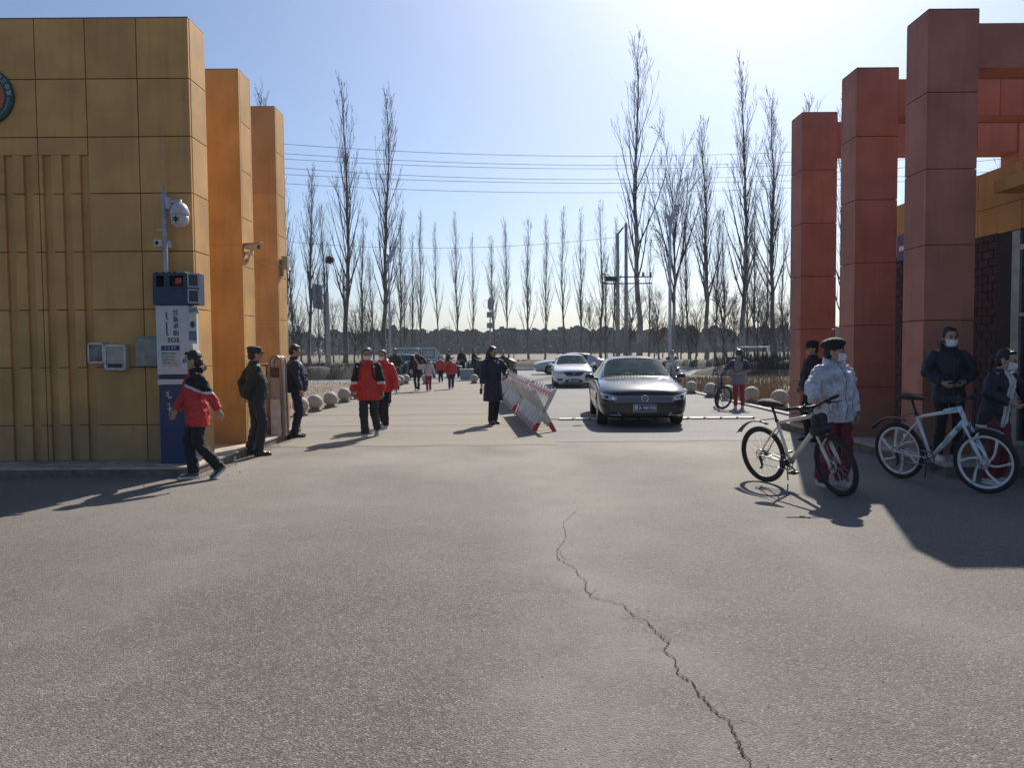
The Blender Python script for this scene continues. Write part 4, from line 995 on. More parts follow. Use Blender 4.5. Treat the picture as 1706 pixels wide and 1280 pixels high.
        if collar:
            bm = bmesh.new(); tube(bm, [T(0, 0.018, 1.42), T(0, 0.016, 1.462)], [(0.082, 0.074), (0.074, 0.068)], n=18, cap=True); obj('collar', bm, collar, e)
    bm = bmesh.new(); wl_ = wide_leg
    loft(bm, [(Vector((0, 0, hz_-0.08)), 0.13, 0.10), (Vector((0, 0, hz_)), 0.155, 0.115), (T(0, 0, 1.0), 0.145, 0.105)], n=20)
    for k in (0, 1):
        an = ank[k]; sh_ = (ank[k]-knees[k]).normalized()
        tube(bm, [Hj[k]+Vector((0, 0, -0.01)), Hj[k].lerp(knees[k], 0.5), knees[k], knees[k].lerp(an, 0.5), an+sh_*0.015], [0.092, 0.082*wl_**0.5, 0.066*wl_, 0.062*wl_, 0.060*wl_], n=14)
        ball(bm, Hj[k], 0.090, 12, 8); ball(bm, knees[k], 0.065*wl_, 12, 8)
    grow('trousers', bm, legmats or legs, e, voxel=voxel, folds=fold*1.25, fscale=0.07, smooth=1, paint=paint_legs)
    for k in (0, 1):
        c_, s_ = toes[k]; an = ank[k]
        M = Matrix.Translation(an) @ Matrix.Rotation(math.atan2(s_, c_), 4, 'X')
        bm = bmesh.new()
        for (c, r) in (((0, 0.02, -0.035), (0.040, 0.050, 0.046)), ((0, -0.05, -0.045), (0.042, 0.075, 0.036)), ((0, -0.13, -0.052), (0.043, 0.060, 0.028)), ((0, 0.0, 0.0), (0.042, 0.045, 0.04))):
            bmesh.ops.create_uvsphere(bm, u_segments=12, v_segments=8, radius=1, matrix=M @ Matrix.Translation(c) @ Matrix.Diagonal((*r, 1)))
        so = grow('shoe', bm, shoe, e, voxel=max(0.009, hv), smooth=1)
        bm = bmesh.new(); out = []
        for i in range(18):
            a = 2*math.pi*i/18; yy = -0.06+math.sin(a)*0.135; xx = math.cos(a)*0.047*(1.0 if yy < 0 else 0.86); out.append(M @ Vector((xx, yy, -0.086)))
        prism(bm, out, (M.to_3x3() @ Vector((0, 0, 0.028)))); obj('sole', bm, sole, so, smooth=False)
    # --- headgear
    if cap in ('cap', 'peaked'):
        bm = bmesh.new(); fl = 1.1 if cap == 'peaked' else 1.0
        secs = [(0.028, 0.088, 0.104), (0.075, 0.091, 0.107), (0.105, 0.094*fl, 0.110*fl), (0.135 if cap == 'cap' else 0.128, 0.070, 0.082), (0.148 if cap == 'cap' else 0.132, 0.03, 0.035)]
        rings = []
        for z_, rx, ry in secs: rings.append([bm.verts.new(hp(math.cos(2*math.pi*i/24)*rx, 0.022+math.sin(2*math.pi*i/24)*ry, z_)) for i in range(24)])
        for r0, r1 in zip(rings, rings[1:]):
            for i in range(24): bm.faces.new((r0[i], r0[(i+1)%24], r1[(i+1)%24], r1[i]))
        bm.faces.new(rings[-1]); bm.faces.new(rings[0][::-1])
        hat = obj('cap', bm, cap_m or C_navy2, e)
        bm = bmesh.new(); top_, bot = [], []
        for i in range(13):
            a = math.pi+math.pi*i/12; fx = math.cos(a)*0.082; fy = -0.055+math.sin(a)*0.085
            top_.append(bm.verts.new(hp(fx, fy, 0.046-0.10*abs(math.sin(a))*0.22))); bot.append(bm.verts.new(hp(fx*0.98, fy*0.98, 0.040-0.10*abs(math.sin(a))*0.22)))
        bm.faces.new(top_); bm.faces.new(bot[::-1])
        for i in range(12): bm.faces.new((top_[i], top_[i+1], bot[i+1], bot[i]))
        bm.faces.new((top_[12], top_[0], bot[0], bot[12]))
        obj('brim', bm, cap_m or C_navy2, hat, smooth=False)
    if cap == 'helmet':
        bm = bmesh.new()
        hb(bm, (0, 0.01, 0.055), (0.108, 0.130, 0.095), 20, 12); hb(bm, (0, -0.10, 0.035), (0.085, 0.06, 0.015)); hb(bm, (0, 0.09, 0.0), (0.08, 0.055, 0.06))
        grow('helmet', bm, cap_m, e, voxel=0.011, smooth=2)
    if cap == 'beret':
        bm = bmesh.new()
        hb(bm, (0, 0.035, 0.082), (0.118, 0.128, 0.062), 20, 12, rot=Matrix.Rotation(R(-12), 4, 'X')); hb(bm, (0, 0.03, 0.045), (0.092, 0.108, 0.04), 20, 12)
        ht = grow('cap', bm, cap_m, e, voxel=0.011, folds=0.015, fscale=0.04)
        bm = bmesh.new()
        for i in range(7):
            a = -0.9+i*0.3; p0 = hp(math.sin(a)*0.098, 0.03-math.cos(a)*0.108, 0.085); p1 = hp(math.sin(a+0.16)*0.09, 0.03-math.cos(a+0.16)*0.100, 0.113)
            tube(bm, [p0, p1], 0.005, n=4)
        obj('cap_print', bm, C_wht, ht)
    if extra: extra(e, T, hp, S, elb, wr)
    WR[e.name] = [Matrix.Translation(e.location) @ Matrix.Rotation(R(face), 4, 'Z') @ Matrix.Scale(s, 4) @ (w_+(w_-el).normalized()*0.09) for w_, el in zip(wr, elb)]
    return e
WR = {}
def strap(e, pts, wd=0.018, m=None, name='strap'):
    bm = bmesh.new(); tube(bm, pts, [(wd, 0.006)]*len(pts), n=6, ref=Vector((0, 1, 0))); return obj(name, bm, m or C_strap, e)
def backpack(pos, face, h, label, m, w_=0.30):
    e = empty('backpack', pos, R(face), label=label, cat='backpack'); e.scale = (h/1.7,)*3
    bm = bmesh.new(); box(bm, -w_/2, 0, 0, w_/2, 0.17, 0.42, bev=0.05); box(bm, -w_/2+0.03, 0.13, 0.03, w_/2-0.03, 0.23, 0.24, bev=0.04)
    grow('bag', bm, m, e, voxel=0.012, folds=0.015)
    bm = bmesh.new()
    for sx in (-0.09, 0.09): tube(bm, [(sx, 0.0, 0.38), (sx, -0.07, 0.45), (sx, -0.20, 0.40), (sx*1.1, -0.25, 0.25), (sx*1.1, -0.16, 0.1), (sx, 0.0, 0.06)], [(0.02, 0.006)]*6, n=6, ref=Vector((1, 0, 0)))
    obj('strap', bm, C_strap, e)
    return e
# --- 1 boy in the red and black jacket walking past the pillar
def paint_kid(x, y, z):
    ax = abs(x)
    lim = 1.16+0.5*max(0.0, 0.05-y)
    if x > 0.03 and z > lim and (ax > 0.08 or y > 0.02): return 1
    if x > 0.03 and lim-0.035 < z <= lim and (ax > 0.10 or y > 0.05): return 2
    if x <= 0.03 and z > 1.20 and y > 0.06: return 1
    if x < -0.15 and 1.27 < z < 1.30: return 2
    return 0
def kid_extra(e, T, hp, S, elb, wr):
    bm = bmesh.new(); torus(bm, (0,0,0), 0.022, 0.0035, 'Y', 18, 5); lathe(bm, [(0.02, 0.0), (0.02, -0.003), (0.004, -0.003)], n=16, axis='Y')
    o = obj('chest_badge', bm, C_wht, e); o.location = T(0.10, -0.128, 1.27)
    letters('SPORT', 0.085, C_wht, e, Vector((0.155, -0.02, 0.66)), rot=(math.pi/2, math.pi/2, R(80)), name='leg_lettering', ext=0.003)
person('boy in red jacket with black shoulders striding left past the SOS pillar', (-3.98, 9.60), 1.63, -62,
       hands=((0.30, 0.26, 0.86), (-0.25, -0.24, 0.88)), feet=((0.09, 0.21, 0.07, 40), (-0.07, -0.08, 0, 0)), lean=3, top=C_red, topmats=[C_red, C_blk, C_wht], paint=paint_kid, hem=0.70,
       legs=C_blk, legmats=[C_blk, C_wht], bulk=1.16, head=(-12, 8, 0), hairkind='short', mask=True, hood=True, voxel=0.011, hv=0.0065, shoe=cloth('grey_trainer', (0.16, 0.16, 0.15), 0.6, col2=(0.03, 0.03, 0.03)), wide_leg=1.2, collar=None, fold=0.035, extra=None, kid=True)
# --- 2 the guard with hands behind his back
person('guard in dark green uniform and peaked cap, hands behind his back by the ochre pillars', (-3.95, 11.72), 1.70, 125,
       hands=((0.05, 0.17, 0.92, (0.8, 0.6, 0)), (-0.05, 0.19, 0.90, (-0.8, 0.6, 0))), feet=((0.11, 0.05, 0, 0), (-0.10, -0.03, 0, 0)), top=C_green, hem=0.86, legs=C_navy2, bulk=1.05, belly=0.05,
       head=(4, 2, 0), cap='peaked', cap_m=cloth('cap_green', (0.02, 0.022, 0.02), 0.7), hairkind='short', mask=False, shoe=C_shoe_b, sole=C_shoe_b, voxel=0.011, hv=0.0065, wide_leg=1.12, collar=C_green)
# --- 3 the man in navy
person('heavy bareheaded man in navy coat and trousers standing beside the folded gate', (-4.04, 14.2), 1.75, 112,
       hands=((0.25, -0.08, 0.87), (-0.25, -0.05, 0.86)), feet=((0.12, -0.02, 0, 0), (-0.10, 0.02, 0, 0)), top=C_navy, hem=0.82, legs=C_navy, bulk=1.34, belly=0.06,
       head=(-8, 16, 0), hairkind='short', shoe=C_navy, sole=C_shoe_b, voxel=0.012, hv=0.0075, wide_leg=1.15, collar=C_navy)
# --- 4 the boy walking towards us
def paint_boy(x, y, z):
    ax = abs(x)
    if ax > 0.165 and z > 1.045: return 1
    if ax > 0.135 and z > 1.30: return 1
    if ax > 0.19 and 1.0 < z <= 1.045: return 2
    return 0
def boy_extra(e, T, hp, S, elb, wr):
    for sg in (1, -1): strap(e, [T(0.115*sg, 0.10, 1.42), T(0.12*sg, -0.02, 1.45), T(0.118*sg, -0.15, 1.34), T(0.15*sg, -0.17, 1.15), T(0.20*sg, -0.03, 1.02)], 0.017)
    for sg in (1, -1):
        bm = bmesh.new(); box(bm, -0.03, -0.006, -0.012, 0.03, 0.006, 0.012, bev=0.003); o = obj('shoulder_patch', bm, C_wht, e, smooth=False); o.location = T(0.145*sg, -0.13, 1.33)
boy = person('tall masked boy in red and black jacket and dark trousers walking towards the camera', (-2.66, 14.1), 1.68, -6,
       hands=((0.27, 0.02, 0.84), (-0.29, -0.08, 0.83)), feet=((0.09, 0.24, 0.06, 24), (-0.05, -0.10, 0, 0)), lean=2, topmats=[C_red, C_blk, C_wht], paint=paint_boy, hem=0.70, legs=cloth('dark_teal_trousers', (0.012, 0.022, 0.032), 0.7),
       bulk=1.26, head=(8, 10, 0), mask=True, hairkind='short', voxel=0.012, hv=0.0075, collar=C_blk, wide_leg=1.22, extra=boy_extra, fold=0.035)
# --- 5 the student behind him
person('student in red jacket mostly hidden behind the tall masked boy', (-2.66, 15.7), 1.64, -14,
       hands=((0.30, 0.0, 0.86), (-0.24, 0.1, 0.86)), feet=((0.09, -0.12, 0, 0), (-0.08, 0.15, 0.05, 20)), top=C_red, hem=0.78, bulk=1.22, head=(0, 5, 0), mask=True, voxel=0.014, hv=0.009, hood=True, wide_leg=1.1)
# --- 6 child in a red hoodie, man in camouflage
person('small child in plain red hoodie and black trousers walking on the left of the driveway', (-3.62, 22.1), 1.26, 12,
       hands=((0.31, -0.10, 0.90), (-0.25, 0.05, 0.84)), feet=((0.09, 0.12, 0.03, 10), (-0.08, -0.12, 0, 0)), top=C_red, hem=0.78, bulk=1.12, hood=True, kid=True, voxel=0.016, hv=0.011, mask=True)
person('man in olive camouflage standing behind the child in the red hoodie', (-4.75, 31.0), 1.72, -35,
       hands=((0.24, -0.1, 0.95), (-0.2, -0.2, 1.0)), top=C_olive, legs=C_olive, hem=0.80, bulk=1.15, voxel=0.018, hv=0.013, shoe=C_shoe_b)
# --- 7 woman with bag and child in pale top
def bag_extra(e, T, hp, S, elb, wr):
    strap(e, [T(-0.12, 0.02, 1.44), T(-0.05, -0.17, 1.28), T(0.12, -0.19, 1.05)], 0.02, C_wht)
wom = person('masked woman in maroon jacket and slim dark trousers with a crossbody strap', (-3.72, 29.9), 1.70, -4,
       hands=((0.36, -0.12, 0.98), (-0.28, 0.02, 0.84)), feet=((0.07, -0.14, 0, 0), (-0.08, 0.10, 0.03, 8)), topmats=[C_maroon, C_blk], paint=lambda x, y, z: 1 if (x < -0.13 or z < 0.92) else 0, hem=0.82,
       legs=C_blk, bulk=1.08, mask=True, voxel=0.016, hv=0.011, wide_leg=0.85, extra=bag_extra, cap='cap', cap_m=cloth('pale_teal_cap', (0.25, 0.40, 0.42)))
e = empty('handbag', (-3.50, 29.70, 0.86), 0.1, label='pale cream handbag at the hip of the woman in the maroon jacket', cat='handbag')
bm = bmesh.new(); box(bm, -0.17, -0.05, 0, 0.17, 0.05, 0.20, bev=0.03); obj('bag', bm, cloth('cream_leather', (0.50, 0.46, 0.40)), e)
bm = bmesh.new(); box(bm, -0.172, -0.056, 0.10, 0.172, 0.0, 0.205, bev=0.02); obj('flap', bm, cloth('cream_leather', (0.50, 0.46, 0.40)), e)
person('small child in pale pink top and dark pink trousers beside the woman with the bag', (-3.26, 29.8), 1.28, 4,
       hands=((0.33, -0.05, 0.80), (-0.28, -0.08, 0.98)), feet=((0.07, 0.05, 0, 0), (-0.07, -0.10, 0, 0)), top=C_pink, legs=cloth('dark_pink_trousers', (0.26, 0.02, 0.06)), hem=0.80, bulk=1.0, kid=True, voxel=0.016, hv=0.011, hairkind='bob')
person('small child in red jacket farthest up the driveway, left of the backpack child', (-3.55, 38.0), 1.32, 0,
       hands=((0.28, -0.05, 0.86), (-0.28, 0.0, 0.86)), feet=((0.08, 0.1, 0.02, 8), (-0.08, -0.12, 0, 0)), top=C_red, hem=0.80, bulk=1.12, kid=True, voxel=0.018, hv=0.013, mask=True)
person('stout child in red jacket and navy trousers carrying a backpack up the driveway', (-2.52, 31.5), 1.33, 10,
       hands=((0.27, 0.0, 0.86), (-0.29, -0.05, 0.90)), feet=((0.09, 0.10, 0.02, 8), (-0.09, -0.10, 0, 0)), top=C_red, legs=C_navy, hem=0.76, bulk=1.2, kid=True, voxel=0.016, hv=0.011, mask=True, wide_leg=1.15)
backpack((-2.50, 31.62, 0.68), 10, 1.3, 'red and black backpack on the stout child in navy trousers', C_red)
# --- 8 people by the scooters
person('person in dark clothes standing beside the grey cargo box near the parked scooters', (-2.15, 43.6), 1.70, 70,
       hands=((0.2, -0.3, 1.1), (-0.2, -0.25, 1.05)), top=C_blk, legs=C_navy, bulk=1.1, voxel=0.02, hv=0.014, shoe=C_shoe_b)
person('person in dark green jacket among the parked scooters left of the grey cargo box', (-3.7, 44.2), 1.66, -60,
       hands=((0.2, -0.2, 1.0), (-0.2, -0.1, 0.9)), top=C_olive, legs=C_blk, bulk=1.15, voxel=0.02, hv=0.014, shoe=C_shoe_b)
person('person in black jacket with hood among the parked scooters behind the red jacket children', (-2.95, 45.1), 1.68, 30,
       hands=((0.25, -0.1, 0.9), (-0.25, -0.1, 0.9)), top=C_blk, legs=C_blk, bulk=1.1, voxel=0.02, hv=0.014, hood=True, shoe=C_shoe_b)
person('person in maroon jacket just behind the shoulder of the long coat woman', (-0.35, 30.5), 1.60, 20,
       hands=((0.25, -0.1, 0.9), (-0.25, -0.1, 0.9)), top=C_maroon, legs=C_blk, bulk=1.05, voxel=0.018, hv=0.013)
# --- 9 the woman in the long coat
coatw = person('woman in long dark navy coat and boots holding a radio beside the spiked barriers', (-0.41, 16.4), 1.70, 28,
       hands=((0.17, -0.24, 1.02, (1, 0.6, -0.2)), (-0.33, -0.12, 0.88)), feet=((0.09, 0.06, 0, 0), (-0.07, -0.04, 0, 0)), top=C_navy, topkind='coat', hem=0.50, legs=C_blk, bulk=1.12, head=(18, 20, 0), hairkind='bob',
       mask=False, shoe=C_shoe_b, sole=C_shoe_b, voxel=0.012, hv=0.0075, collar=C_navy, hood=True, wide_leg=0.95, fold=0.02)
hw_ = WR[coatw.name][1]
e = empty('radio', (hw_.x, hw_.y-0.01, hw_.z-0.13), label='small black handheld radio in the lowered hand of the woman in the long coat', cat='radio')
mbox('body', (-0.028, -0.016, 0, 0.028, 0.016, 0.12), M_blk, e, bev=0.005)
bm = bmesh.new(); tube(bm, [(0.015, 0, 0.12), (0.015, 0, 0.22)], 0.006, n=6); obj('antenna', bm, M_blk, e)
# --- 10 the girl with the green helmet
def paint_grey(x, y, z):
    ax = abs(x)
    if 0.985 < z < 1.005: return 1
    if z > 1.12 and ax > 0.12: return 2
    return 0
person('girl in green helmet, grey and white jacket and red trousers beside a bicycle', (6.02, 20.2), 1.56, -22,
       hands=((0.12, -0.20, 1.05, (1, 0.5, -0.3)), (-0.46, -0.20, 1.00)), feet=((0.10, 0.02, 0, 0), (-0.09, -0.04, 0, 0)), topmats=[C_grey, C_wht, cloth('slate_cloth', (0.05, 0.06, 0.10))], paint=paint_grey, hem=0.68, legs=cloth('crimson_trousers', (0.30, 0.02, 0.03)),
       bulk=1.15, head=(-20, 0, 0), hairkind='bob', cap='helmet', cap_m=mat('helmet_green', (0.012, 0.06, 0.05), 0.3), voxel=0.014, hv=0.009, kid=True, collar=C_wht)
# --- 11 the guard in the cap by the far red portal
person('guard in black jacket and cap facing left in front of the farthest red portal', (5.12, 13.0), 1.72, -82,
       hands=((0.2, 0.02, 0.88), (-0.2, -0.1, 0.90)), top=C_blk, legs=C_blk, hem=0.82, bulk=1.08, belly=0.05, head=(0, 4, 0), cap='cap', cap_m=C_blk, mask=False, voxel=0.013, hv=0.008, shoe=C_shoe_b, sole=C_shoe_b)
# --- 12 the girl in the pale down jacket
puff = person('girl in pale camouflage down jacket, dark beret and white mask holding the cream bicycle', (3.70, 8.74), 1.69, 20,
       hands=((0.25, -0.06, 0.84), (-0.46, -0.20, 1.02, (-0.5, 0.5, -0.6))), feet=((0.12, -0.02, 0, 0), (-0.12, 0.04, 0, 0)), top=C_puff, hem=0.76, legs=C_dred, bulk=1.36, belly=0.02, head=(32, 4, 0), hairkind='short', mask=True,
       cap='beret', cap_m=C_blk, hood=True, voxel=0.011, hv=0.0065, kid=True, wide_leg=1.35, fold=0.055, shoe=C_shoe_w)
# --- 13 long haired girl by the near portal
person('long haired girl in black jacket and white mask leaning against the nearest red portal', (5.56, 9.70), 1.70, -8,
       hands=((0.10, -0.20, 1.00, (1, 0.4, -0.4)), (-0.16, -0.22, 1.00, (-1, 0.4, -0.4))), feet=((0.10, -0.02, 0, 0), (-0.10, 0.02, 0, 0)), top=C_navy2, hem=0.72, legs=C_blk, bulk=1.12, head=(6, 4, 0), hairkind='long', mask=True,
       voxel=0.012, hv=0.0065, pos_z=0.15, kid=True)
# --- 14 girl bent over the white bicycle
def paint_open(x, y, z):
    return 1 if (abs(x-0.02) < 0.075 and y < 0.0 and z < 1.42) or z < 0.74 else 0
person('girl with tied hair, dark coat open over white sweatshirt, leaning on the white bicycle', (5.62, 8.85), 1.58, 22,
       hands=((0.22, -0.36, 1.02, (1, 0.6, -0.4)), (-0.24, -0.36, 1.04, (-1, 0.6, -0.4))), feet=((0.12, 0.0, 0, 0), (-0.12, -0.04, 0, 0)), lean=12, topmats=[C_navy2, C_wht], paint=paint_open, hem=0.70, legs=C_dred, bulk=1.18, head=(16, 14, 0),
       hairkind='tail', mask=True, voxel=0.012, hv=0.0065, kid=True, collar=C_wht, wide_leg=1.25)
# zips, pocket lines and hem cuffs laid on the finished jackets (sewn where the cloth really is)
def sew(max_y=18.0):
    flush()
    M_zip = mat('zip_tape', (0.05, 0.05, 0.055), 0.5, metal=0.2)
    for e in [o for o in C.objects if o.get('category') == 'person' and o.location.y < max_y]:
        jk = next((c for c in e.children if c.name.startswith(('jacket', 'long_coat'))), None)
        if not jk: continue
        bm = bmesh.new(); bm.from_mesh(jk.data); bv = BVHTree.FromBMesh(bm); bm.free()
        zs = [v.co.z for v in jk.data.vertices]; lo, hi = min(zs), max(zs)
        def line(pts, wd, nm, m_):
            ps = []
            for x, z in pts:
                h_ = bv.ray_cast(Vector((x, -1.2, z)), Vector((0, 1, 0)))
                if h_[0] is not None and h_[0].y < 0.1: ps.append(h_[0]+Vector((0, -0.0015, 0)))
            if len(ps) > 2: b2 = bmesh.new(); tube(b2, ps, [(wd, 0.002)]*len(ps), n=6, ref=Vector((0, 1, 0))); obj(nm, b2, m_, jk)
        n = 16; line([(0.003, lo+0.02+(1.38-lo-0.02)*i/n) for i in range(n+1)], 0.005, 'zip', M_zip)
        pz = lo+0.30*(1.3-lo)
        for sg in (1, -1): line([(sg*0.085+sg*0.035*i/5, pz+0.11*(1-i/5)) for i in range(6)], 0.004, 'pocket', M_zip)
sew()
# ------------------------------------------------------------ bicycles
M_cream = mat('cream_frame_paint', (0.62, 0.58, 0.50), 0.3, coat=0.5, vary=0.03)
M_wframe = mat('white_frame_paint', (0.62, 0.66, 0.68), 0.3, coat=0.5, vary=0.03)
M_lblue = mat('light_blue_paint', (0.24, 0.46, 0.55), 0.3, coat=0.5)
M_steel = mat('bright_steel', (0.55, 0.55, 0.56), 0.25, metal=0.9)
M_tyre = mat('tyre_rubber', (0.022, 0.021, 0.021), 0.85, bump=0.5, bscale=120)
M_fend = mat('grey_mudguard', (0.10, 0.09, 0.08), 0.5)
def bicycle(label, pos, heading, tilt, steer, frame_m, wr=0.345, mag=False, fender=True, bagm=None, scale=1.0, cable=True, spokes=True, name='bicycle', roll_name=None, tilt_axis=None):
    e = empty(name, pos, label=label, cat='bicycle', rot=(R(tilt), 0, R(heading)), group=None); e.scale = (scale,)*3
    WB = 1.06; hub0 = Vector((0, 0, wr)); hub1 = Vector((WB, 0, wr)); BB = Vector((0.42, 0, 0.30))
    st = Vector((0.27, 0, 0.76)); ht = Vector((0.80, 0, 0.90)); hb_ = Vector((0.855, 0, 0.76)); up = (ht-hb_).normalized()
    S = Matrix.Translation(hb_) @ Matrix.Rotation(R(steer), 4, up) @ Matrix.Translation(-hb_)
    def wheel(c, M, front):
        bm = bmesh.new(); torus(bm, (0, 0, 0), wr-0.026, 0.0265, 'Y', 56, 10)
        if not mag:
            for i in range(70):
                a = 2*math.pi*i/70; cc = Vector((math.cos(a), 0, math.sin(a)))*(wr-0.002); t = Vector((-math.sin(a), 0, math.cos(a)))
                for sy in (-1, 1): prism(bm, [cc+t*0.005+Vector((0, sy*0.010, 0)), cc-t*0.005+Vector((0, sy*0.010, 0)), cc-t*0.005+Vector((0, sy*0.022, 0))-cc.normalized()*0.006, cc+t*0.005+Vector((0, sy*0.022, 0))-cc.normalized()*0.006], cc.normalized()*0.004)
        w_ = obj('wheel', bm, M_tyre, e); w_.matrix_basis = M @ Matrix.Translation(c) if M else Matrix.Translation(c)
        rimc = M_white if mag else M_blk
        bm = bmesh.new(); torus(bm, (0, 0, 0), wr-0.056 if not mag else wr-0.060, 0.011 if not mag else 0.014, 'Y', 56, 8, sq=1.0 if not mag else 1.2); obj('rim', bm, rimc, w_)
        bm = bmesh.new(); lathe(bm, [(0.020, -0.05), (0.028, -0.035), (0.016, -0.02), (0.016, 0.02), (0.028, 0.035), (0.012, 0.055)], n=14, axis='Y'); obj('hub', bm, M_white if mag else M_blk, w_, smooth='auto')
        if mag:
            for k in range(6):
                a0 = k*math.pi/3+0.3; pts = []
                for j in range(7):
                    t = j/6; rr = 0.022+(wr-0.085)*t; a = a0+0.80*math.sin(t*1.5)*(1 if front else -1); pts.append((math.cos(a)*rr, 0, math.sin(a)*rr))
                bm = bmesh.new(); tube(bm, pts, [(0.013, 0.026), (0.011, 0.021), (0.011, 0.019), (0.011, 0.018), (0.011, 0.020), (0.011, 0.024), (0.011, 0.034)], n=8, ref=Vector((0, 1, 0))); obj('spoke', bm, rimc, w_)
        elif spokes:
            bm = bmesh.new()
            for k in range(32):
                a = 2*math.pi*k/32; sy = 0.032 if k % 2 else -0.032; a2 = a+(0.9 if (k//2) % 2 else -0.9)
                tube(bm, [(math.cos(a2)*0.024, sy, math.sin(a2)*0.024), (math.cos(a)*(wr-0.065), 0, math.sin(a)*(wr-0.065))], 0.0014, n=3, cap=False)
            o = obj('spokes', bm, M_steel, w_); o['kind'] = 'stuff'
        bm = bmesh.new(); torus(bm, (0, -0.042, 0), 0.065, 0.008, 'Y', 30, 4)
        for k in range(5): a = k*1.257; tube(bm, [(0, -0.042, 0), (math.cos(a)*0.065, -0.042, math.sin(a)*0.065)], 0.004, n=4)
        obj('brake_disc', bm, M_steel, w_)
        if not front:
            bm = bmesh.new()
            for k in range(7): lathe(bm, [(0.022+0.004*k, 0.062-k*0.0045), (0.022+0.004*k, 0.060-k*0.0045)], n=24, axis='Y')
            obj('cassette', bm, M_dkmetal, w_, smooth=False)
        return w_
    wheel(hub0, None, False); wheel(hub1, S, True)
    bm = bmesh.new()
    tube(bm, [hb_-up*0.02, ht+up*0.02], 0.024, n=12)
    tube(bm, [ht-up*0.02, ht.lerp(st, 0.5)+Vector((0, 0, -0.01)), st], [(0.021, 0.024), (0.019, 0.021), 0.017], n=12)
    tube(bm, [hb_+up*0.01, hb_.lerp(BB, 0.5), BB], [(0.026, 0.030), (0.026, 0.030), 0.024], n=12)
    tube(bm, [BB, st+Vector((-0.012, 0, 0.03))], 0.018, n=12)
    lathe(bm, [(0.026, -0.038), (0.026, 0.038)], n=14, c=BB, axis='Y')
    for sy in (1, -1):
        tube(bm, [BB+Vector((-0.01, 0.025*sy, 0)), BB+Vector((-0.14, 0.052*sy, 0.01)), hub0+Vector((0.02, 0.066*sy, 0)), hub0+Vector((0, 0.066*sy, 0))], [0.012, 0.011, 0.010, 0.012], n=8)
        tube(bm, [st+Vector((0.01, 0.012*sy, -0.05)), st+Vector((-0.05, 0.05*sy, -0.13)), hub0+Vector((0.01, 0.066*sy, 0.01))], [0.010, 0.010, 0.009], n=8)
    fr = obj('frame', bm, frame_m, e)
    if mag:
        for sy in (1, -1):
            d = (BB-hb_); L = d.length; ang = math.atan2(d.z, d.x)
            o = letters('SPORT', 0.045, M_dkmetal, fr, hb_.lerp(BB, 0.48)+Vector((0, -0.0315*sy, 0)), rot=(math.pi/2, -(ang+math.pi), 0) if sy > 0 else (math.pi/2, -(ang+math.pi), math.pi), spacing=1.1, ext=0.0008)
        bm = bmesh.new(); tube(bm, [ht.lerp(st, 0.02), ht.lerp(st, 0.35)], [(0.0225, 0.0255), (0.021, 0.0238)], n=12); tube(bm, [hb_.lerp(BB, 0.02), hb_.lerp(BB, 0.22)], [(0.0275, 0.0315), (0.0275, 0.0315)], n=12); obj('blue_panel', bm, M_lblue, fr)
    # fork
    bm = bmesh.new(); crown = hb_-up*0.035; cr2 = crown-up*0.03
    tube(bm, [ht+up*0.0, crown], 0.016, n=8)
    tube(bm, [crown+Vector((0, -0.066, 0)), crown+Vector((0, 0.066, 0))], [(0.018, 0.028), (0.018, 0.028)], n=10)
    for sy in (1, -1):
        low = Vector((WB, 0.062*sy, wr)); top_ = crown+Vector((0, 0.062*sy, 0.0)); mid = top_.lerp(low, 0.42)
        tube(bm, [top_, mid], 0.014, n=10); tube(bm, [mid, top_.lerp(low, 0.7), low], [0.021, 0.020, 0.014], n=10)
    p0 = crown.lerp(hub1, 0.45)+Vector((0.0, 0, 0)); q = p0+Vector((0.03, 0, 0.05))
    tube(bm, [p0+Vector((0.0, -0.06, 0)), q+Vector((0.02, -0.04, 0.04)), q+Vector((0.02, 0.04, 0.04)), p0+Vector((0, 0.06, 0))], 0.010, n=8)
    o = obj('fork', bm, frame_m, e); o.matrix_basis = S
    # handlebar, grips, levers
    stem_b = ht+up*0.05; bar = stem_b+Vector((0.075, 0, 0.055))
    bm = bmesh.new(); tube(bm, [ht+up*0.018, stem_b+up*0.01], 0.018, n=10); tube(bm, [stem_b, bar], 0.017, n=10)
    tube(bm, [bar+Vector((-0.045, -0.34, 0.03)), bar+Vector((-0.02, -0.17, 0.02)), bar+Vector((0, -0.06, 0)), bar+Vector((0, 0.06, 0)), bar+Vector((-0.02, 0.17, 0.02)), bar+Vector((-0.045, 0.34, 0.03))], 0.0135, n=10)
    hbr = obj('handlebar', bm, M_blk, e); hbr.matrix_basis = S
    for sy in (1, -1):
        bm = bmesh.new(); tube(bm, [bar+Vector((-0.028, 0.22*sy, 0.023)), bar+Vector((-0.045, 0.345*sy, 0.03))], 0.0175, n=10); obj('grip', bm, M_rubber, hbr)
        bm = bmesh.new(); tube(bm, [bar+Vector((-0.02, 0.19*sy, 0.02)), bar+Vector((0.03, 0.19*sy, 0.0)), bar+Vector((0.045, 0.24*sy, -0.01)), bar+Vector((0.03, 0.33*sy, -0.015))], [0.013, 0.009, 0.007, 0.005], n=6)
        box(bm, bar.x-0.05, bar.y+(0.17 if sy > 0 else -0.205), bar.z-0.02, bar.x+0.01, bar.y+(0.205 if sy > 0 else -0.17), bar.z+0.03, bev=0.006); obj('brake_lever', bm, M_blk, hbr)
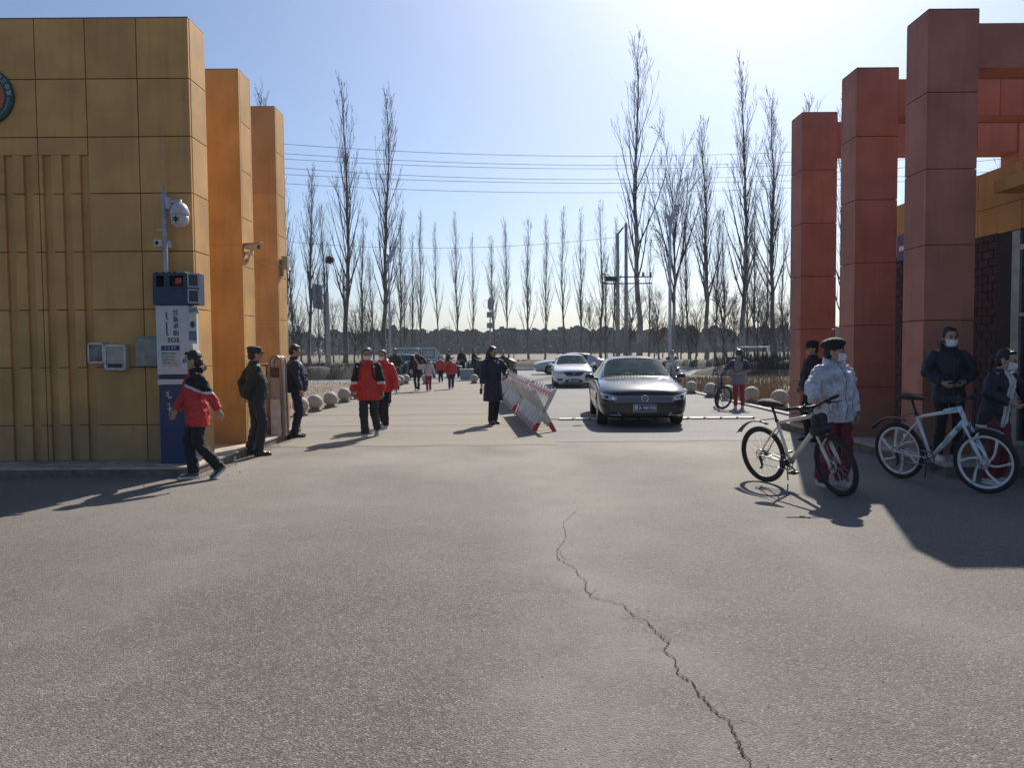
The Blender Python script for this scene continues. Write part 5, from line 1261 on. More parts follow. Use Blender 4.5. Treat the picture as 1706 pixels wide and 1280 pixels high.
        if cable:
            bm = bmesh.new()
            tube(bm, [bar+Vector((0.03, 0.19*sy, 0.0)), bar+Vector((0.13, 0.14*sy, -0.03)), bar+Vector((0.13, 0.06*sy, -0.14)), ht+Vector((0.04, 0.03*sy, -0.02)), hb_.lerp(BB, 0.2)+Vector((0, 0.03*sy, 0))], 0.003, n=4)
            tube(bm, [bar+Vector((0.02, 0.16*sy, 0.0)), bar+Vector((0.10, 0.10*sy, -0.08)), bar+Vector((0.06, 0.02*sy, -0.2)), hb_+Vector((0.03, 0.03*sy, -0.1))], 0.003, n=4); obj('cable', bm, M_blk, hbr)
    # saddle
    sp = st+(st-BB).normalized()*0.20
    bm = bmesh.new(); tube(bm, [st-(st-BB).normalized()*0.02, sp], 0.0145, n=10); lathe(bm, [(0.022, -0.015), (0.024, 0.015)], n=12, c=st+(st-BB).normalized()*0.025); obj('seat_post', bm, M_blk, e)
    bm = bmesh.new(); c = sp+Vector((0.0, 0, 0.035))
    tube(bm, [c+Vector((-0.12, 0, 0.01)), c+Vector((-0.07, 0, 0.005)), c+Vector((0.02, 0, -0.005)), c+Vector((0.10, 0, -0.005)), c+Vector((0.15, 0, -0.012))], [(0.078, 0.026), (0.082, 0.032), (0.042, 0.028), (0.022, 0.020), (0.015, 0.013)] if not bagm else [(0.10, 0.04), (0.105, 0.048), (0.065, 0.042), (0.038, 0.030), (0.025, 0.020)], n=16, round_end=True, ref=Vector((0, 0, 1)))
    obj('saddle', bm, M_rubber, e)
    # drivetrain
    bm = bmesh.new(); torus(bm, BB+Vector((0, -0.052, 0)), 0.082, 0.006, 'Y', 30, 5)
    for k in range(4): a = k*math.pi/2+.4; tube(bm, [BB+Vector((0, -0.052, 0)), BB+Vector((math.cos(a)*0.08, -0.052, math.sin(a)*0.08))], 0.007, n=5)
    obj('chainring', bm, M_dkmetal, e)
    for sy, a in ((-1, -0.5), (1, math.pi-0.5)):
        tip = BB+Vector((math.cos(a)*0.17, 0.068*sy, math.sin(a)*0.17)); bm = bmesh.new(); tube(bm, [BB+Vector((0, 0.05*sy, 0)), BB+Vector((0, 0.066*sy, 0)), tip], [0.012, 0.012, 0.009], n=8); ck = obj('crank', bm, M_dkmetal, e)
        bm = bmesh.new(); box(bm, tip.x-0.045, tip.y+(0.012 if sy > 0 else -0.10), tip.z-0.012, tip.x+0.045, tip.y+(0.10 if sy > 0 else -0.012), tip.z+0.012, bev=0.004); obj('pedal', bm, M_blk, ck)
    bm = bmesh.new(); tube(bm, [BB+Vector((0, -0.052, 0.084)), hub0+Vector((0, -0.052, 0.045))], 0.004, n=4); tube(bm, [BB+Vector((0, -0.052, -0.084)), hub0+Vector((0.02, -0.052, -0.11))], 0.004, n=4); obj('chain', bm, M_steel, e)
    bm = bmesh.new(); tube(bm, [hub0+Vector((0, -0.06, -0.01)), hub0+Vector((0.02, -0.06, -0.05)), hub0+Vector((0.03, -0.058, -0.13)), hub0+Vector((0.005, -0.058, -0.16))], [0.014, 0.018, 0.012, 0.016], n=8); obj('derailleur', bm, M_blk, e)
    bm = bmesh.new(); tube(bm, [BB+Vector((-0.10, 0.05, -0.01)), Vector((0.20, 0.17, 0.015))], 0.008, n=6); obj('kickstand', bm, M_dkmetal, e)
    if fender:
        bm = bmesh.new(); pts = []
        for i in range(9):
            a = R(72+i*9.5); rr = wr+0.06+0.006*i; pts.append((math.cos(a)*rr, 0, wr+math.sin(a)*rr))
        tube(bm, pts, [(0.020+0.003*i, 0.006) for i in range(9)], n=8, ref=Vector((0, 0, 1))) if False else None
        prev = None
        for i, p in enumerate(pts):
            p = Vector(p); wd = 0.020+0.0035*i; n_ = (p-hub0).normalized()
            row = [bm.verts.new(p+Vector((0, -wd, 0))-n_*0.012), bm.verts.new(p+Vector((0, -wd*0.5, 0))), bm.verts.new(p+Vector((0, wd*0.5, 0))), bm.verts.new(p+Vector((0, wd, 0))-n_*0.012)]
            if prev:
                for j in range(3): bm.faces.new((prev[j], prev[j+1], row[j+1], row[j]))
            prev = row
        tube(bm, [Vector(pts[2]), st+Vector((-0.01, 0, 0.05))], 0.006, n=5)
        o = obj('mudguard', bm, M_fend, e); md = o.modifiers.new('s', 'SOLIDIFY'); md.thickness = 0.004
    if bagm:
        bm = bmesh.new(); c = ht+Vector((0.08, 0, -0.06)); box(bm, c.x-0.06, -0.085, c.z-0.08, c.x+0.06, 0.085, c.z+0.07, bev=0.04); o = grow('handlebar_bag', bm, bagm, e, voxel=0.012, folds=0.02); 
        bm = bmesh.new(); lathe(bm, [(0.06, -0.11), (0.07, -0.05), (0.07, 0.09), (0.05, 0.12)], n=16, c=c+Vector((0.02, -0.02, -0.10)), axis='Y'); obj('pouch', bm, bagm, e)
        bm = bmesh.new(); box(bm, BB.x-0.06, -0.12, BB.z-0.02, BB.x+0.03, -0.07, BB.z+0.05, bev=0.008); obj('motor_cover', bm, M_blk, e, smooth=False)
    bm = bmesh.new(); ball(bm, bar+Vector((0.0, -0.13, 0.03)), 0.018, 10, 6); obj('bell', bm, mat('bell_red', (0.2, 0.03, 0.03), 0.3), hbr)
    if mag:
        bm = bmesh.new(); ball(bm, hub0+Vector((0.10, -0.02, 0.19)), (0.018, 0.006, 0.03), 10, 6); obj('reflector', bm, mat('reflector_pale', (0.55, 0.62, 0.58), 0.25), e)
        bm = bmesh.new(); prev = None
        for i in range(7):
            a = R(60+i*11); rr = wr+0.035; p = Vector((WB+math.cos(a)*rr, 0, wr+math.sin(a)*rr)); row = [bm.verts.new(p+Vector((0, -0.02, 0))), bm.verts.new(p+Vector((0, 0.02, 0)))]
            if prev: bm.faces.new((prev[0], prev[1], row[1], row[0]))
            prev = row
        o = obj('mudguard_stub', bm, M_lblue, e); o.matrix_basis = S; md = o.modifiers.new('s', 'SOLIDIFY'); md.thickness = 0.006
    return e
def head_of(a, b): return math.degrees(math.atan2(b.y-a.y, b.x-a.x))
a, b = G(1275, 803), G(1397, 827)
bicycle('cream mountain bike with spoked wheels and black handlebar bag beside the pale jacket girl', a, head_of(a, b), 7, -14, M_cream, wr=0.345, bagm=M_blk, scale=(b-a).length/1.06)
a, b = G(1500, 797), G(1643, 822)
bicycle('white and light blue mountain bike with curved six spoke wheels in the portal shade', a, head_of(a, b), 5, 10, M_wframe, wr=0.335, mag=True, scale=(b-a).length/1.06)
a, b = G(1196, 678), G(1209, 686)
bicycle('dark slim bicycle beside the girl in the green helmet', Vector((5.62, 20.9, 0)), -96, 0, 35, mat('dark_frame_paint', (0.05, 0.05, 0.06), 0.35), wr=0.335, scale=0.92, fender=False)
# ------------------------------------------------------------ cars
def car_paint(name, col, rough=0.22):
    return mat(name, col, rough, vary=0.02, vscale=2, coat=0.55, spec=0.4)
M_black_car = car_paint('blue_black_car_paint', (0.010, 0.014, 0.024))
M_white_car = car_paint('white_car_paint', (0.68, 0.69, 0.71))
M_silver_car = car_paint('silver_car_paint', (0.40, 0.41, 0.42))
M_navy_car = car_paint('dark_purple_car_paint', (0.012, 0.010, 0.03))
M_teal_glass = mat('tinted_car_glass', (0.03, 0.065, 0.068), 0.02, spec=0.4, vary=0.3, vscale=2.0, alpha=0.72)
M_chrome = mat('chrome', (0.75, 0.76, 0.78), 0.12, metal=1.0, vary=0.0)
M_lamp = mat('headlamp_glass', (0.42, 0.46, 0.52), 0.08, spec=0.9, coat=1.0, vary=0.3, vscale=18)
M_plate = mat('plate_blue', (0.012, 0.035, 0.19), 0.4, vary=0.02)
M_int = mat('car_interior', (0.035, 0.034, 0.034), 0.8)
def car(label, pos, rz, paint, L=4.87, W=1.83, H=1.45, plate='蒙A·981RB', style='sedan_bars', name='parked_car', group=None, detail=True, glass=None):
    e = empty(name, pos, R(rz), label=label, cat='car', group=group)
    hw = W/2; ys = L/4.87; zs_ = H/1.45
    # y, zbottom, halfwidth, shoulder z, p6x p6z p7x p7z p8z
    ST = [(-2.43, .30, .62, .60, .50, .64, .30, .655, .66), (-2.40, .22, .76, .66, .60, .71, .34, .725, .73), (-2.27, .18, .86, .72, .68, .775, .40, .80, .805), (-1.95, .17, .905, .80, .72, .85, .45, .885, .89),
          (-1.50, .17, .915, .86, .74, .91, .50, .95, .96), (-1.02, .17, .915, .895, .74, .94, .52, .975, .985), (-0.95, .17, .915, .90, .755, .95, .56, .995, 1.01),
          (-0.22, .17, .915, .925, .635, 1.29, .52, 1.385, 1.41), (0.0, .17, .915, .93, .61, 1.33, .48, 1.42, 1.445), (0.55, .17, .915, .94, .605, 1.34, .47, 1.43, 1.45), (1.15, .17, .915, .95, .60, 1.30, .46, 1.39, 1.41),
          (1.25, .17, .913, .95, .60, 1.28, .46, 1.37, 1.39), (1.95, .18, .905, .955, .70, 1.02, .50, 1.06, 1.07), (2.05, .18, .90, .95, .72, 1.01, .5, 1.045, 1.055), (2.36, .22, .84, .92, .70, .97, .5, 1.0, 1.01), (2.43, .32, .70, .80, .60, .86, .4, .90, .90)]
    bm = bmesh.new(); rows = []
    for (y, zb, w_, z5, x6, z6, x7, z7, z8) in ST:
        k = hw/.915
        half = [(0, zb), (w_*.78, zb), (w_*.96, zb+.07), (w_, (zb+z5)/2+.02), (w_*.985, z5-.07), (w_*.93, z5), (x6, z6), (x7, z7), (0, z8)]
        full = [(x*k, z*zs_) for x, z in half]+[(-x*k, z*zs_) for x, z in half[-2:0:-1]]
        rows.append([bm.verts.new((x, y*ys, z)) for x, z in full])
    n = len(rows[0])
    for i, (r0, r1) in enumerate(zip(rows, rows[1:])):
        for j in range(n):
            f = bm.faces.new((r0[j], r0[(j+1)%n], r1[(j+1)%n], r1[j]))
            jj = j if j < 8 else 15-j        # mirror index of the strip
            if i == 6 and jj in (6, 7): f.material_index = 1                   # windscreen
            if i in (8, 9) and jj == 5: f.material_index = 2                 # side glass
            if i == 11 and jj in (6, 7): f.material_index = 3                 # rear window
    bm.faces.new(rows[0][::-1]); bm.faces.new(rows[-1])
    bmesh.ops.recalc_face_normals(bm, faces=bm.faces[:])
    cr = bm.edges.layers.float.new('crease_edge')
    for ed in bm.edges:
        ms = {f.material_index for f in ed.link_faces}
        if len(ms) > 1: ed[cr] = 0.75
    for i in range(1, 7):
        ed = bm.edges.get((rows[i][5], rows[i+1][5]))
        if ed: ed[cr] = 0.3
        ed = bm.edges.get((rows[i][11], rows[i+1][11]))
        if ed: ed[cr] = 0.3
    me = bpy.data.meshes.new('body'); bm.to_mesh(me); bm.free()
    gl = glass or M_teal_glass
    mk = [bpy.data.materials.get(n_) or bpy.data.materials.new(n_) for n_ in ('windscreen_zone', 'side_zone', 'rear_zone')]
    o = link_mesh('body', me, [paint]+mk+[M_rubber], e)
    ss = o.modifiers.new('s', 'SUBSURF'); ss.levels = 3; ss.render_levels = 3
    # wheel arches
    cuts = []
    for y in (-1.42*ys, 1.36*ys):
        for sx in (1, -1):
            cb = bmesh.new(); lathe(cb, [(0.365, 0.0), (0.365, 0.34)], n=36, c=(sx*(hw-0.26) if sx > 0 else -(hw+0.08), y, 0.33), axis='X')
            c = obj('cut', cb, M_rubber); cuts.append(c); c.parent = e
            md = o.modifiers.new('b', 'BOOLEAN'); md.operation = 'DIFFERENCE'; md.object = c; md.solver = 'EXACT'; md.material_mode = 'TRANSFER'
    bpy.context.view_layer.update(); dg = bpy.context.evaluated_depsgraph_get()
    me2 = bpy.data.meshes.new_from_object(o.evaluated_get(dg)); me2.transform(Matrix.Identity(4))
    o.modifiers.clear(); o.data = me2; me2.name = 'body'
    for c in cuts: bpy.data.objects.remove(c)
    bm = bmesh.new(); bm.from_mesh(me2)
    bvh = BVHTree.FromBMesh(bm)
    # split glass from the body
    nm_ = [m.name if m else '' for m in me2.materials]; zone = {i: {'windscreen_zone': 1, 'side_zone': 2, 'rear_zone': 3}.get(n_, 0 if 'rubber' not in n_ else 9) for i, n_ in enumerate(nm_)}
    for f in bm.faces: f.material_index = zone.get(f.material_index, 0)
    for idx, nm in ((1, 'windscreen'), (2, 'side_window'), (3, 'rear_window')):
        groups = [[f for f in bm.faces if f.material_index == idx]]
        if idx == 2: groups = [[f for f in groups[0] if f.calc_center_median().x > 0], [f for f in groups[0] if f.calc_center_median().x < 0]]
        for fs in groups:
            if not fs: continue
            gb = bmesh.new(); mp = {}
            for f in fs: gb.faces.new([mp.setdefault(v, gb.verts.new(v.co)) if v not in mp else mp[v] for v in f.verts])
            go = obj(nm, gb, gl, e); sb = bmesh.new(); tmp = bmesh.new(); tmp.from_mesh(go.data)
            be = [ed for ed in tmp.edges if len(ed.link_faces) == 1]
            for ed in be: tube(sb, [ed.verts[0].co, ed.verts[1].co], 0.007, n=4)
            tmp.free(); so_ = obj('seal', sb, M_blk, go); so_['kind'] = 'stuff'
    bmesh.ops.delete(bm, geom=[f for f in bm.faces if f.material_index in (1, 2, 3)], context='FACES')
    for f in bm.faces: f.material_index = 1 if f.material_index == 9 else 0
    bm.to_mesh(me2); bm.free(); ix = [p_.material_index for p_ in me2.polygons]; me2.materials.clear(); me2.materials.append(paint); me2.materials.append(M_rubber); me2.polygons.foreach_set('material_index', ix); me2.polygons.foreach_set('use_smooth', [True]*len(me2.polygons)); me2.set_sharp_from_angle(angle=R(40))
    def surf(x, z, off=0.004, d=(0, 1, 0)):
        d = Vector(d)
        h_ = bvh.ray_cast(Vector((x, -4, z)) if d.y > 0 else (Vector((4 if d.x < 0 else -4, x, z))), d)
        if h_[0] is None: return None
        return h_[0]-d*off
    def patch(nm, quad, m, off=0.006, nu=14, nv=4, parent=None, th=0.006, side=None):
        """quad of (x, z) corners: bl, br, tr, tl, laid on the car front"""
        b_ = bmesh.new(); g = []
        for i in range(nu+1):
            u = i/nu; row = []
            for j in range(nv+1):
                v = j/nv
                x = (quad[0][0]*(1-u)+quad[1][0]*u)*(1-v)+(quad[3][0]*(1-u)+quad[2][0]*u)*v
                z = (quad[0][1]*(1-u)+quad[1][1]*u)*(1-v)+(quad[3][1]*(1-u)+quad[2][1]*u)*v
                p = surf(x, z, off, side or (0, 1, 0))
                row.append(b_.verts.new(p) if p is not None else None)
            g.append(row)
        for i in range(nu):
            for j in range(nv):
                q = (g[i][j], g[i+1][j], g[i+1][j+1], g[i][j+1])
                if all(q) and max((a_.co-b2.co).length for a_ in q for b2 in q) < 0.5: b_.faces.new(q)
        if not b_.faces: b_.free(); return None
        oo = obj(nm, b_, m, parent or e); md = oo.modifiers.new('s', 'SOLIDIFY'); md.thickness = th; md.offset = 1
        return oo
    k = hw/.915; q = zs_
    if style == 'sedan_bars':
        patch('grille', [(-.56*k, .52*q), (.56*k, .52*q), (.54*k, .655*q), (-.54*k, .655*q)], M_blk, 0.004, 24, 4)
        for z in (.535, .575, .615, .648):
            patch('grille_bar', [(-.58*k, (z-.006)*q), (.58*k, (z-.006)*q), (.58*k, (z+.004)*q), (-.58*k, (z+.004)*q)], M_chrome, 0.014, 26, 1)
        for sx in (1, -1):
            hl = patch('headlight', [(.55*k*sx, .55*q), (.84*k*sx, .60*q), (.86*k*sx, .70*q), (.56*k*sx, .655*q)], M_lamp, 0.008, 14, 6)
            if hl:
                patch('lamp_lens', [(.60*k*sx, .575*q), (.66*k*sx, .585*q), (.66*k*sx, .645*q), (.60*k*sx, .64*q)], M_chrome, 0.016, 4, 3, parent=hl); patch('lamp_lens', [(.72*k*sx, .60*q), (.79*k*sx, .615*q), (.79*k*sx, .665*q), (.72*k*sx, .655*q)], M_dglass, 0.016, 4, 3, parent=hl)
            fg = patch('fog_lamp', [(.50*k*sx, .27*q), (.76*k*sx, .29*q), (.76*k*sx, .345*q), (.54*k*sx, .335*q)], M_blk, 0.006, 8, 3)
            patch('fog_trim', [(.46*k*sx, .262*q), (.70*k*sx, .262*q), (.70*k*sx, .275*q), (.47*k*sx, .275*q)], M_chrome, 0.012, 8, 1); patch('fog_trim', [(.46*k*sx, .262*q), (.475*k*sx, .262*q), (.555*k*sx, .34*q), (.54*k*sx, .34*q)], M_chrome, 0.012, 2, 3)
        patch('lower_intake', [(-.46*k, .235*q), (.46*k, .235*q), (.42*k, .30*q), (-.42*k, .30*q)], M_blk, 0.005, 16, 3)
        py = surf(0, .585*q, 0.03).y
        bd_ = empty('badge', (0, py, .60*q)); bd_.parent = e
        bm = bmesh.new(); torus(bm, (0, 0, 0), 0.068, 0.008, 'Y', 30, 6); obj('ring', bm, M_chrome, bd_)
        bm = bmesh.new()
        for pts in ([(-.045, 0, .045), (-.022, 0, -.0), (0, 0, .03), (.022, 0, 0), (.045, 0, .045)], [(-.055, 0, .02), (-.03, 0, -.052), (0, 0, .002), (.03, 0, -.052), (.055, 0, .02)]): tube(bm, pts, 0.006, n=5, ref=Vector((0, 1, 0)))
        obj('emblem', bm, M_chrome, bd_)
    elif style == 'v_grille':
        patch('grille', [(-.30*k, .52*q), (.30*k, .52*q), (.52*k, .69*q), (-.52*k, .69*q)], M_blk, 0.006, 20, 5)
        for sx in (1, -1):
            patch('grille_trim', [(.10*k*sx, .50*q), (.30*k*sx, .50*q), (.54*k*sx, .70*q), (.48*k*sx, .70*q)], M_chrome, 0.010, 3, 8) if False else None
            patch('headlight', [(.52*k*sx, .60*q), (.84*k*sx, .655*q), (.86*k*sx, .73*q), (.55*k*sx, .70*q)], M_lamp, 0.008, 12, 5)
            patch('fog_recess', [(.52*k*sx, .33*q), (.72*k*sx, .33*q), (.74*k*sx, .41*q), (.50*k*sx, .41*q)], M_blk, 0.006, 8, 3)
        patch('grille_trim', [(-.30*k, .485*q), (.30*k, .485*q), (.31*k, .52*q), (-.31*k, .52*q)], M_chrome, 0.012, 14, 1)
        patch('lower_intake', [(-.40*k, .24*q), (.40*k, .24*q), (.36*k, .36*q), (-.36*k, .36*q)], M_blk, 0.006, 14, 3)
        bm = bmesh.new(); py = surf(0, .61*q, 0.03).y
        for pts in ([(-.05, 0, .06), (-.03, 0, -.05)], [(.05, 0, .06), (.03, 0, -.05)], [(-.04, 0, 0), (.04, 0, 0)]): tube(bm, [Vector(p)+Vector((0, py, .61*q)) for p in pts], 0.010, n=5)
        obj('emblem', bm, M_chrome, e)
    if plate:
        zpl = (.415 if style == 'sedan_bars' else .33)*q; py = surf(0, zpl, 0.02).y-0.012
        pl = empty('number_plate', (0, py, zpl)); pl.parent = e
        mbox('plate', (-.22, -.004, -.07, .22, .004, .07), M_plate, pl, bev=0.003)
        mbox('plate_rim', (-.228, -.001, -.078, .228, .007, .078), M_chrome, pl, bev=0.003)
        letters(plate, 0.105, M_white, pl, (0, -0.007, -0.002), ext=0.0015, spacing=1.12, bold=0.0016, xs=0.80 if len(plate) > 7 else 0.85)
    # wheels
    for y in (-1.42*ys, 1.36*ys):
        for sx in (1, -1):
            c = (sx*(hw-0.13), y, 0.325)
            bm = bmesh.new(); lathe(bm, [(0.20, -0.10), (0.30, -0.105), (0.325, -0.085), (0.325, 0.085), (0.30, 0.105), (0.20, 0.10)], n=32, axis='X'); wh = obj('wheel', bm, M_tyre, e, smooth='auto'); wh.location = c
            bm = bmesh.new(); lathe(bm, [(0.215, 0.07*sx), (0.21, 0.107*sx), (0.19, 0.095*sx), (0.05, 0.085*sx), (0.05, 0.10*sx), (0.01, 0.10*sx)], n=28, axis='X')
            for kk in range(5): a = kk*1.2566; tube(bm, [(0.10*sx, math.cos(a)*0.04, math.sin(a)*0.04), (0.103*sx, math.cos(a)*0.20, math.sin(a)*0.20)], [(0.03, 0.008), (0.02, 0.008)], n=6, ref=Vector((1, 0, 0)))
            obj('rim', bm, M_steel, wh, smooth='auto')
    # mirrors, wipers, seams
    for sx in (1, -1):
        bm = bmesh.new(); c = Vector((sx*(hw+0.10), -0.70*ys, .99*q)); ball(bm, c, (0.105, 0.06, 0.065), 16, 10); tube(bm, [c+Vector((-0.05*sx, 0.02, -0.03)), c+Vector((-0.20*sx, 0.06, -0.06))], [0.03, 0.025], n=8); mr = obj('door_mirror', bm, paint, e)
        bm = bmesh.new(); tube(bm, [c+Vector((-0.09*sx, -0.045, -0.045)), c+Vector((0.07*sx, -0.045, -0.045))], 0.009, n=5); obj('mirror_trim', bm, M_chrome, mr)
        if detail:
            for i, z in ((0, .50), (1, .28)):
                patch('side_crease' if i == 0 else 'sill_trim', [(-1.0*ys, (z)*q), (0.95*ys, (z+.01)*q), (0.95*ys, (z+.022)*q), (-1.0*ys, (z+.012)*q)], M_chrome if i else paint, 0.006, 20, 1, side=(-sx, 0, 0))
            for y in (-0.05, 0.98): patch('door_gap', [(y-.004, .25*q), (y+.004, .25*q), (y+.004, .90*q), (y-.004, .90*q)], M_blk, 0.002, 1, 10, side=(-sx, 0, 0), th=0.002)
            for y in (-0.25, 0.72):
                p = surf(y, .80*q, 0.012, (-sx, 0, 0))
                if p is not None: bm = bmesh.new(); tube(bm, [p+Vector((0, 0, 0)), p+Vector((0, 0.17, 0.003))], [(0.012, 0.010)]*2, n=6, round_end=True); obj('door_handle', bm, M_chrome, e)
    bm = bmesh.new()
    for x0_ in (-0.45, 0.10): tube(bm, [(x0_*k, -0.98*ys, 1.045*q), (x0_*k+0.42, -0.90*ys, 1.075*q)], 0.008, n=5)
    obj('wipers', bm, M_blk, e)
    if detail:
        # cabin: dashboard, seats, wheel and mirror behind the glass
        box_ = lambda nm, d, m, bev: mbox(nm, d, m, e, bev=bev, smooth=False)
        box_('dashboard', (-.66*k, -0.80, .75*q, .66*k, -0.42, .97*q), M_int, 0.05)
        for sx in (1, -1):
            box_('seat', (sx*.38*k-.25, 0.12, .45, sx*.38*k+.25, 0.32, 1.12*q), mat('seat_beige', (0.12, 0.10, 0.085), 0.8), 0.06); box_('headrest', (sx*.38*k-.13, 0.16, 1.13*q, sx*.38*k+.13, 0.26, 1.29*q), mat('seat_beige', (0.12, 0.10, 0.085), 0.8), 0.04)
        bm = bmesh.new(); torus(bm, (0, 0, 0), 0.18, 0.014, 'Y', 28, 6); sw = obj('steering_wheel', bm, M_blk, e); sw.location = (.36*k, -0.36, .94*q); sw.rotation_euler = (R(-25), 0, 0)
        box_('rear_view_mirror', (-.11, -0.30, 1.20*q, .11, -0.28, 1.26*q), M_blk, 0.008)
        box_('floor', (-.70*k, -1.0, .40, .70*k, 1.6, .44), M_int, 0.0)
    return e
car('black sedan with chrome barred grille stopped across the white lane strip', (2.78, 15.25+2.42, 0), -2.9, M_black_car, name='sedan')
car('white sedan with dark V shaped grille following behind the black sedan', (2.62, 31.4+2.35, 0), -1.5, M_white_car, L=4.5, W=1.68, H=1.40, style='v_grille', plate='蒙A·330B1', name='sedan', detail=True)
car('white car seen side on along the road behind the white sedan', (3.75, 49.5, 0), -86, M_silver_car, L=4.6, W=1.8, H=1.4, style='none', plate=None, name='sedan', detail=False)
car('dark purple car with a high arched roof parked side on behind the scooters', (-7.05, 47.0, 0), -97, M_navy_car, L=4.3, W=1.8, H=1.42, style='none', plate=None, name='small_car', detail=False)
# van behind it
def van(label, pos, rz):
    e = empty('minivan', pos, R(rz), label=label, cat='van')
    pm = car_paint('pale_green_van_paint', (0.40, 0.46, 0.42), 0.35)
    bm = bmesh.new()
    prof = [(-1.95, 0.30), (-2.0, 0.85), (-1.85, 1.05), (-1.35, 1.72), (-1.2, 1.82), (1.75, 1.84), (1.9, 1.75), (2.0, 1.0), (2.0, 0.32)]
    a = [(-0.80, y, z) for y, z in prof]; prism(bm, a, (1.6, 0, 0))
    bmesh.ops.bevel(bm, geom=[ed for ed in bm.edges if abs(ed.verts[0].co.x-ed.verts[1].co.x) < 0.01 and ed.verts[0].co.z > 0.6 and ed.verts[1].co.z > 0.6], offset=0.07, segments=3, affect='EDGES')
    obj('body', bm, pm, e, smooth='auto')
    wm = mat('van_window', (0.30, 0.36, 0.38), 0.08, spec=0.8)
    for sx in (1, -1):
        for (y0, y1) in ((-1.2, -0.35), (-0.25, 0.65), (0.75, 1.65)):
            w_ = mbox('window_frame', (sx*0.800-0.012, y0, 1.10, sx*0.800+0.012, y1, 1.66), M_blk, e, bev=0.01); mbox('pane', (sx*0.800-0.018, y0+0.06, 1.15, sx*0.800+0.018, y1-0.06, 1.61), wm, w_)
        for y in (-1.35, 1.25):
            bm = bmesh.new(); lathe(bm, [(0.16, -0.09), (0.29, -0.08), (0.30, 0.08), (0.16, 0.09)], n=24, axis='X'); o = obj('wheel', bm, M_tyre, e, smooth='auto'); o.location = (sx*0.76, y, 0.30)
    w_ = mbox('rear_window', (-0.62, 1.955, 1.12, 0.62, 1.985, 1.62), M_dglass, e, bev=0.01)
    bm = bmesh.new(); prism(bm, [(-0.62, -1.80, 1.13), (0.62, -1.80, 1.13), (0.60, -1.42, 1.64), (-0.60, -1.42, 1.64)], (0, -0.02, 0.01)); obj('windscreen', bm, M_dglass, e, smooth=False)
    for sx in (1, -1): mbox('headlight', (sx*0.62-0.14, -2.02, 0.78, sx*0.62+0.14, -1.97, 0.95), M_lamp, e, bev=0.01); mbox('tail_light', (sx*0.70-0.06, 1.98, 0.9, sx*0.70+0.06, 2.02, 1.3), mat('tail_red', (0.3, 0.01, 0.01), 0.3), e)
    mbox('bumper', (-0.82, -2.06, 0.30, 0.82, -1.94, 0.52), M_blk, e, bev=0.02)
    return e
van('pale green minivan with square side windows parked behind the dark purple car', (-6.6, 53.0, 0), 98)
# green three wheeler on the right
def trike(label, pos, rz, canopy):
    e = empty('cargo_tricycle', pos, R(rz), label=label, cat='tricycle')
    gm = mat('tricycle_green', (0.035, 0.075, 0.05), 0.5)
    bm = bmesh.new(); box(bm, -0.5, 0.1, 0.55, 0.5, 1.5, 1.0, bev=0.03); obj('cargo_bed', bm, gm, e, smooth=False)
    bm = bmesh.new(); prism(bm, [(-0.45, -1.1, 0.45), (-0.45, -1.15, 0.95), (-0.45, -0.85, 1.1), (-0.45, -0.6, 0.6), (-0.45, 0.05, 0.55), (-0.45, 0.05, 0.42)], (0.9, 0, 0)); obj('body', bm, gm, e, smooth=False)
    for (x, y) in ((0, -1.0), (0.5, 0.95), (-0.5, 0.95)):
        bm = bmesh.new(); torus(bm, (0, 0, 0), 0.23, 0.055, 'X', 28, 8); lathe(bm, [(0.18, -0.02), (0.18, 0.02)], n=20, axis='X'); o = obj('wheel', bm, M_tyre, e); o.location = (x, y, 0.285)
    bm = bmesh.new(); box(bm, -0.25, -0.35, 0.75, 0.25, 0.02, 0.85, bev=0.03); box(bm, -0.25, 0.0, 0.85, 0.25, 0.08, 1.15, bev=0.03); obj('seat', bm, M_blk, e, smooth=False)
    bm = bmesh.new(); tube(bm, [(-0.33, -0.75, 1.12), (0, -0.85, 1.05), (0.33, -0.75, 1.12)], 0.015, n=8); tube(bm, [(0, -0.85, 1.05), (0, -1.0, 0.35)], 0.03, n=8); obj('handlebar', bm, M_blk, e)
    if canopy:
        bm = bmesh.new(); box(bm, -0.55, -1.1, 1.62, 0.55, 0.6, 1.69, bev=0.03); obj('canopy', bm, M_white, e, smooth=False)
        for sx in (1, -1):
            for y in (-1.0, 0.5):
                bm = bmesh.new(); tube(bm, [(sx*0.48, y, 0.6), (sx*0.50, y, 1.63)], 0.018, n=6); obj('canopy_post', bm, M_blk, e)
        bm = bmesh.new(); prism(bm, [(-0.46, -1.1, 1.05), (0.46, -1.1, 1.05), (0.44, -1.02, 1.58), (-0.44, -1.02, 1.58)], (0, -0.015, 0)); obj('windscreen', bm, mat('plastic_pane', (0.35, 0.4, 0.4), 0.15, alpha=0.5), e, smooth=False)
    bm = bmesh.new(); ball(bm, (0, -1.18, 0.85), 0.08, 12, 8); obj('headlight', bm, M_lamp, e)
    return e
trike('green cargo tricycle with white canopy on the bank behind the green helmet girl', (15.7, 50.0, 0), 62, True)
trike('dark low cargo tricycle with a grey bed among the parked scooters', (-0.95, 44.5, 0), 80, False)
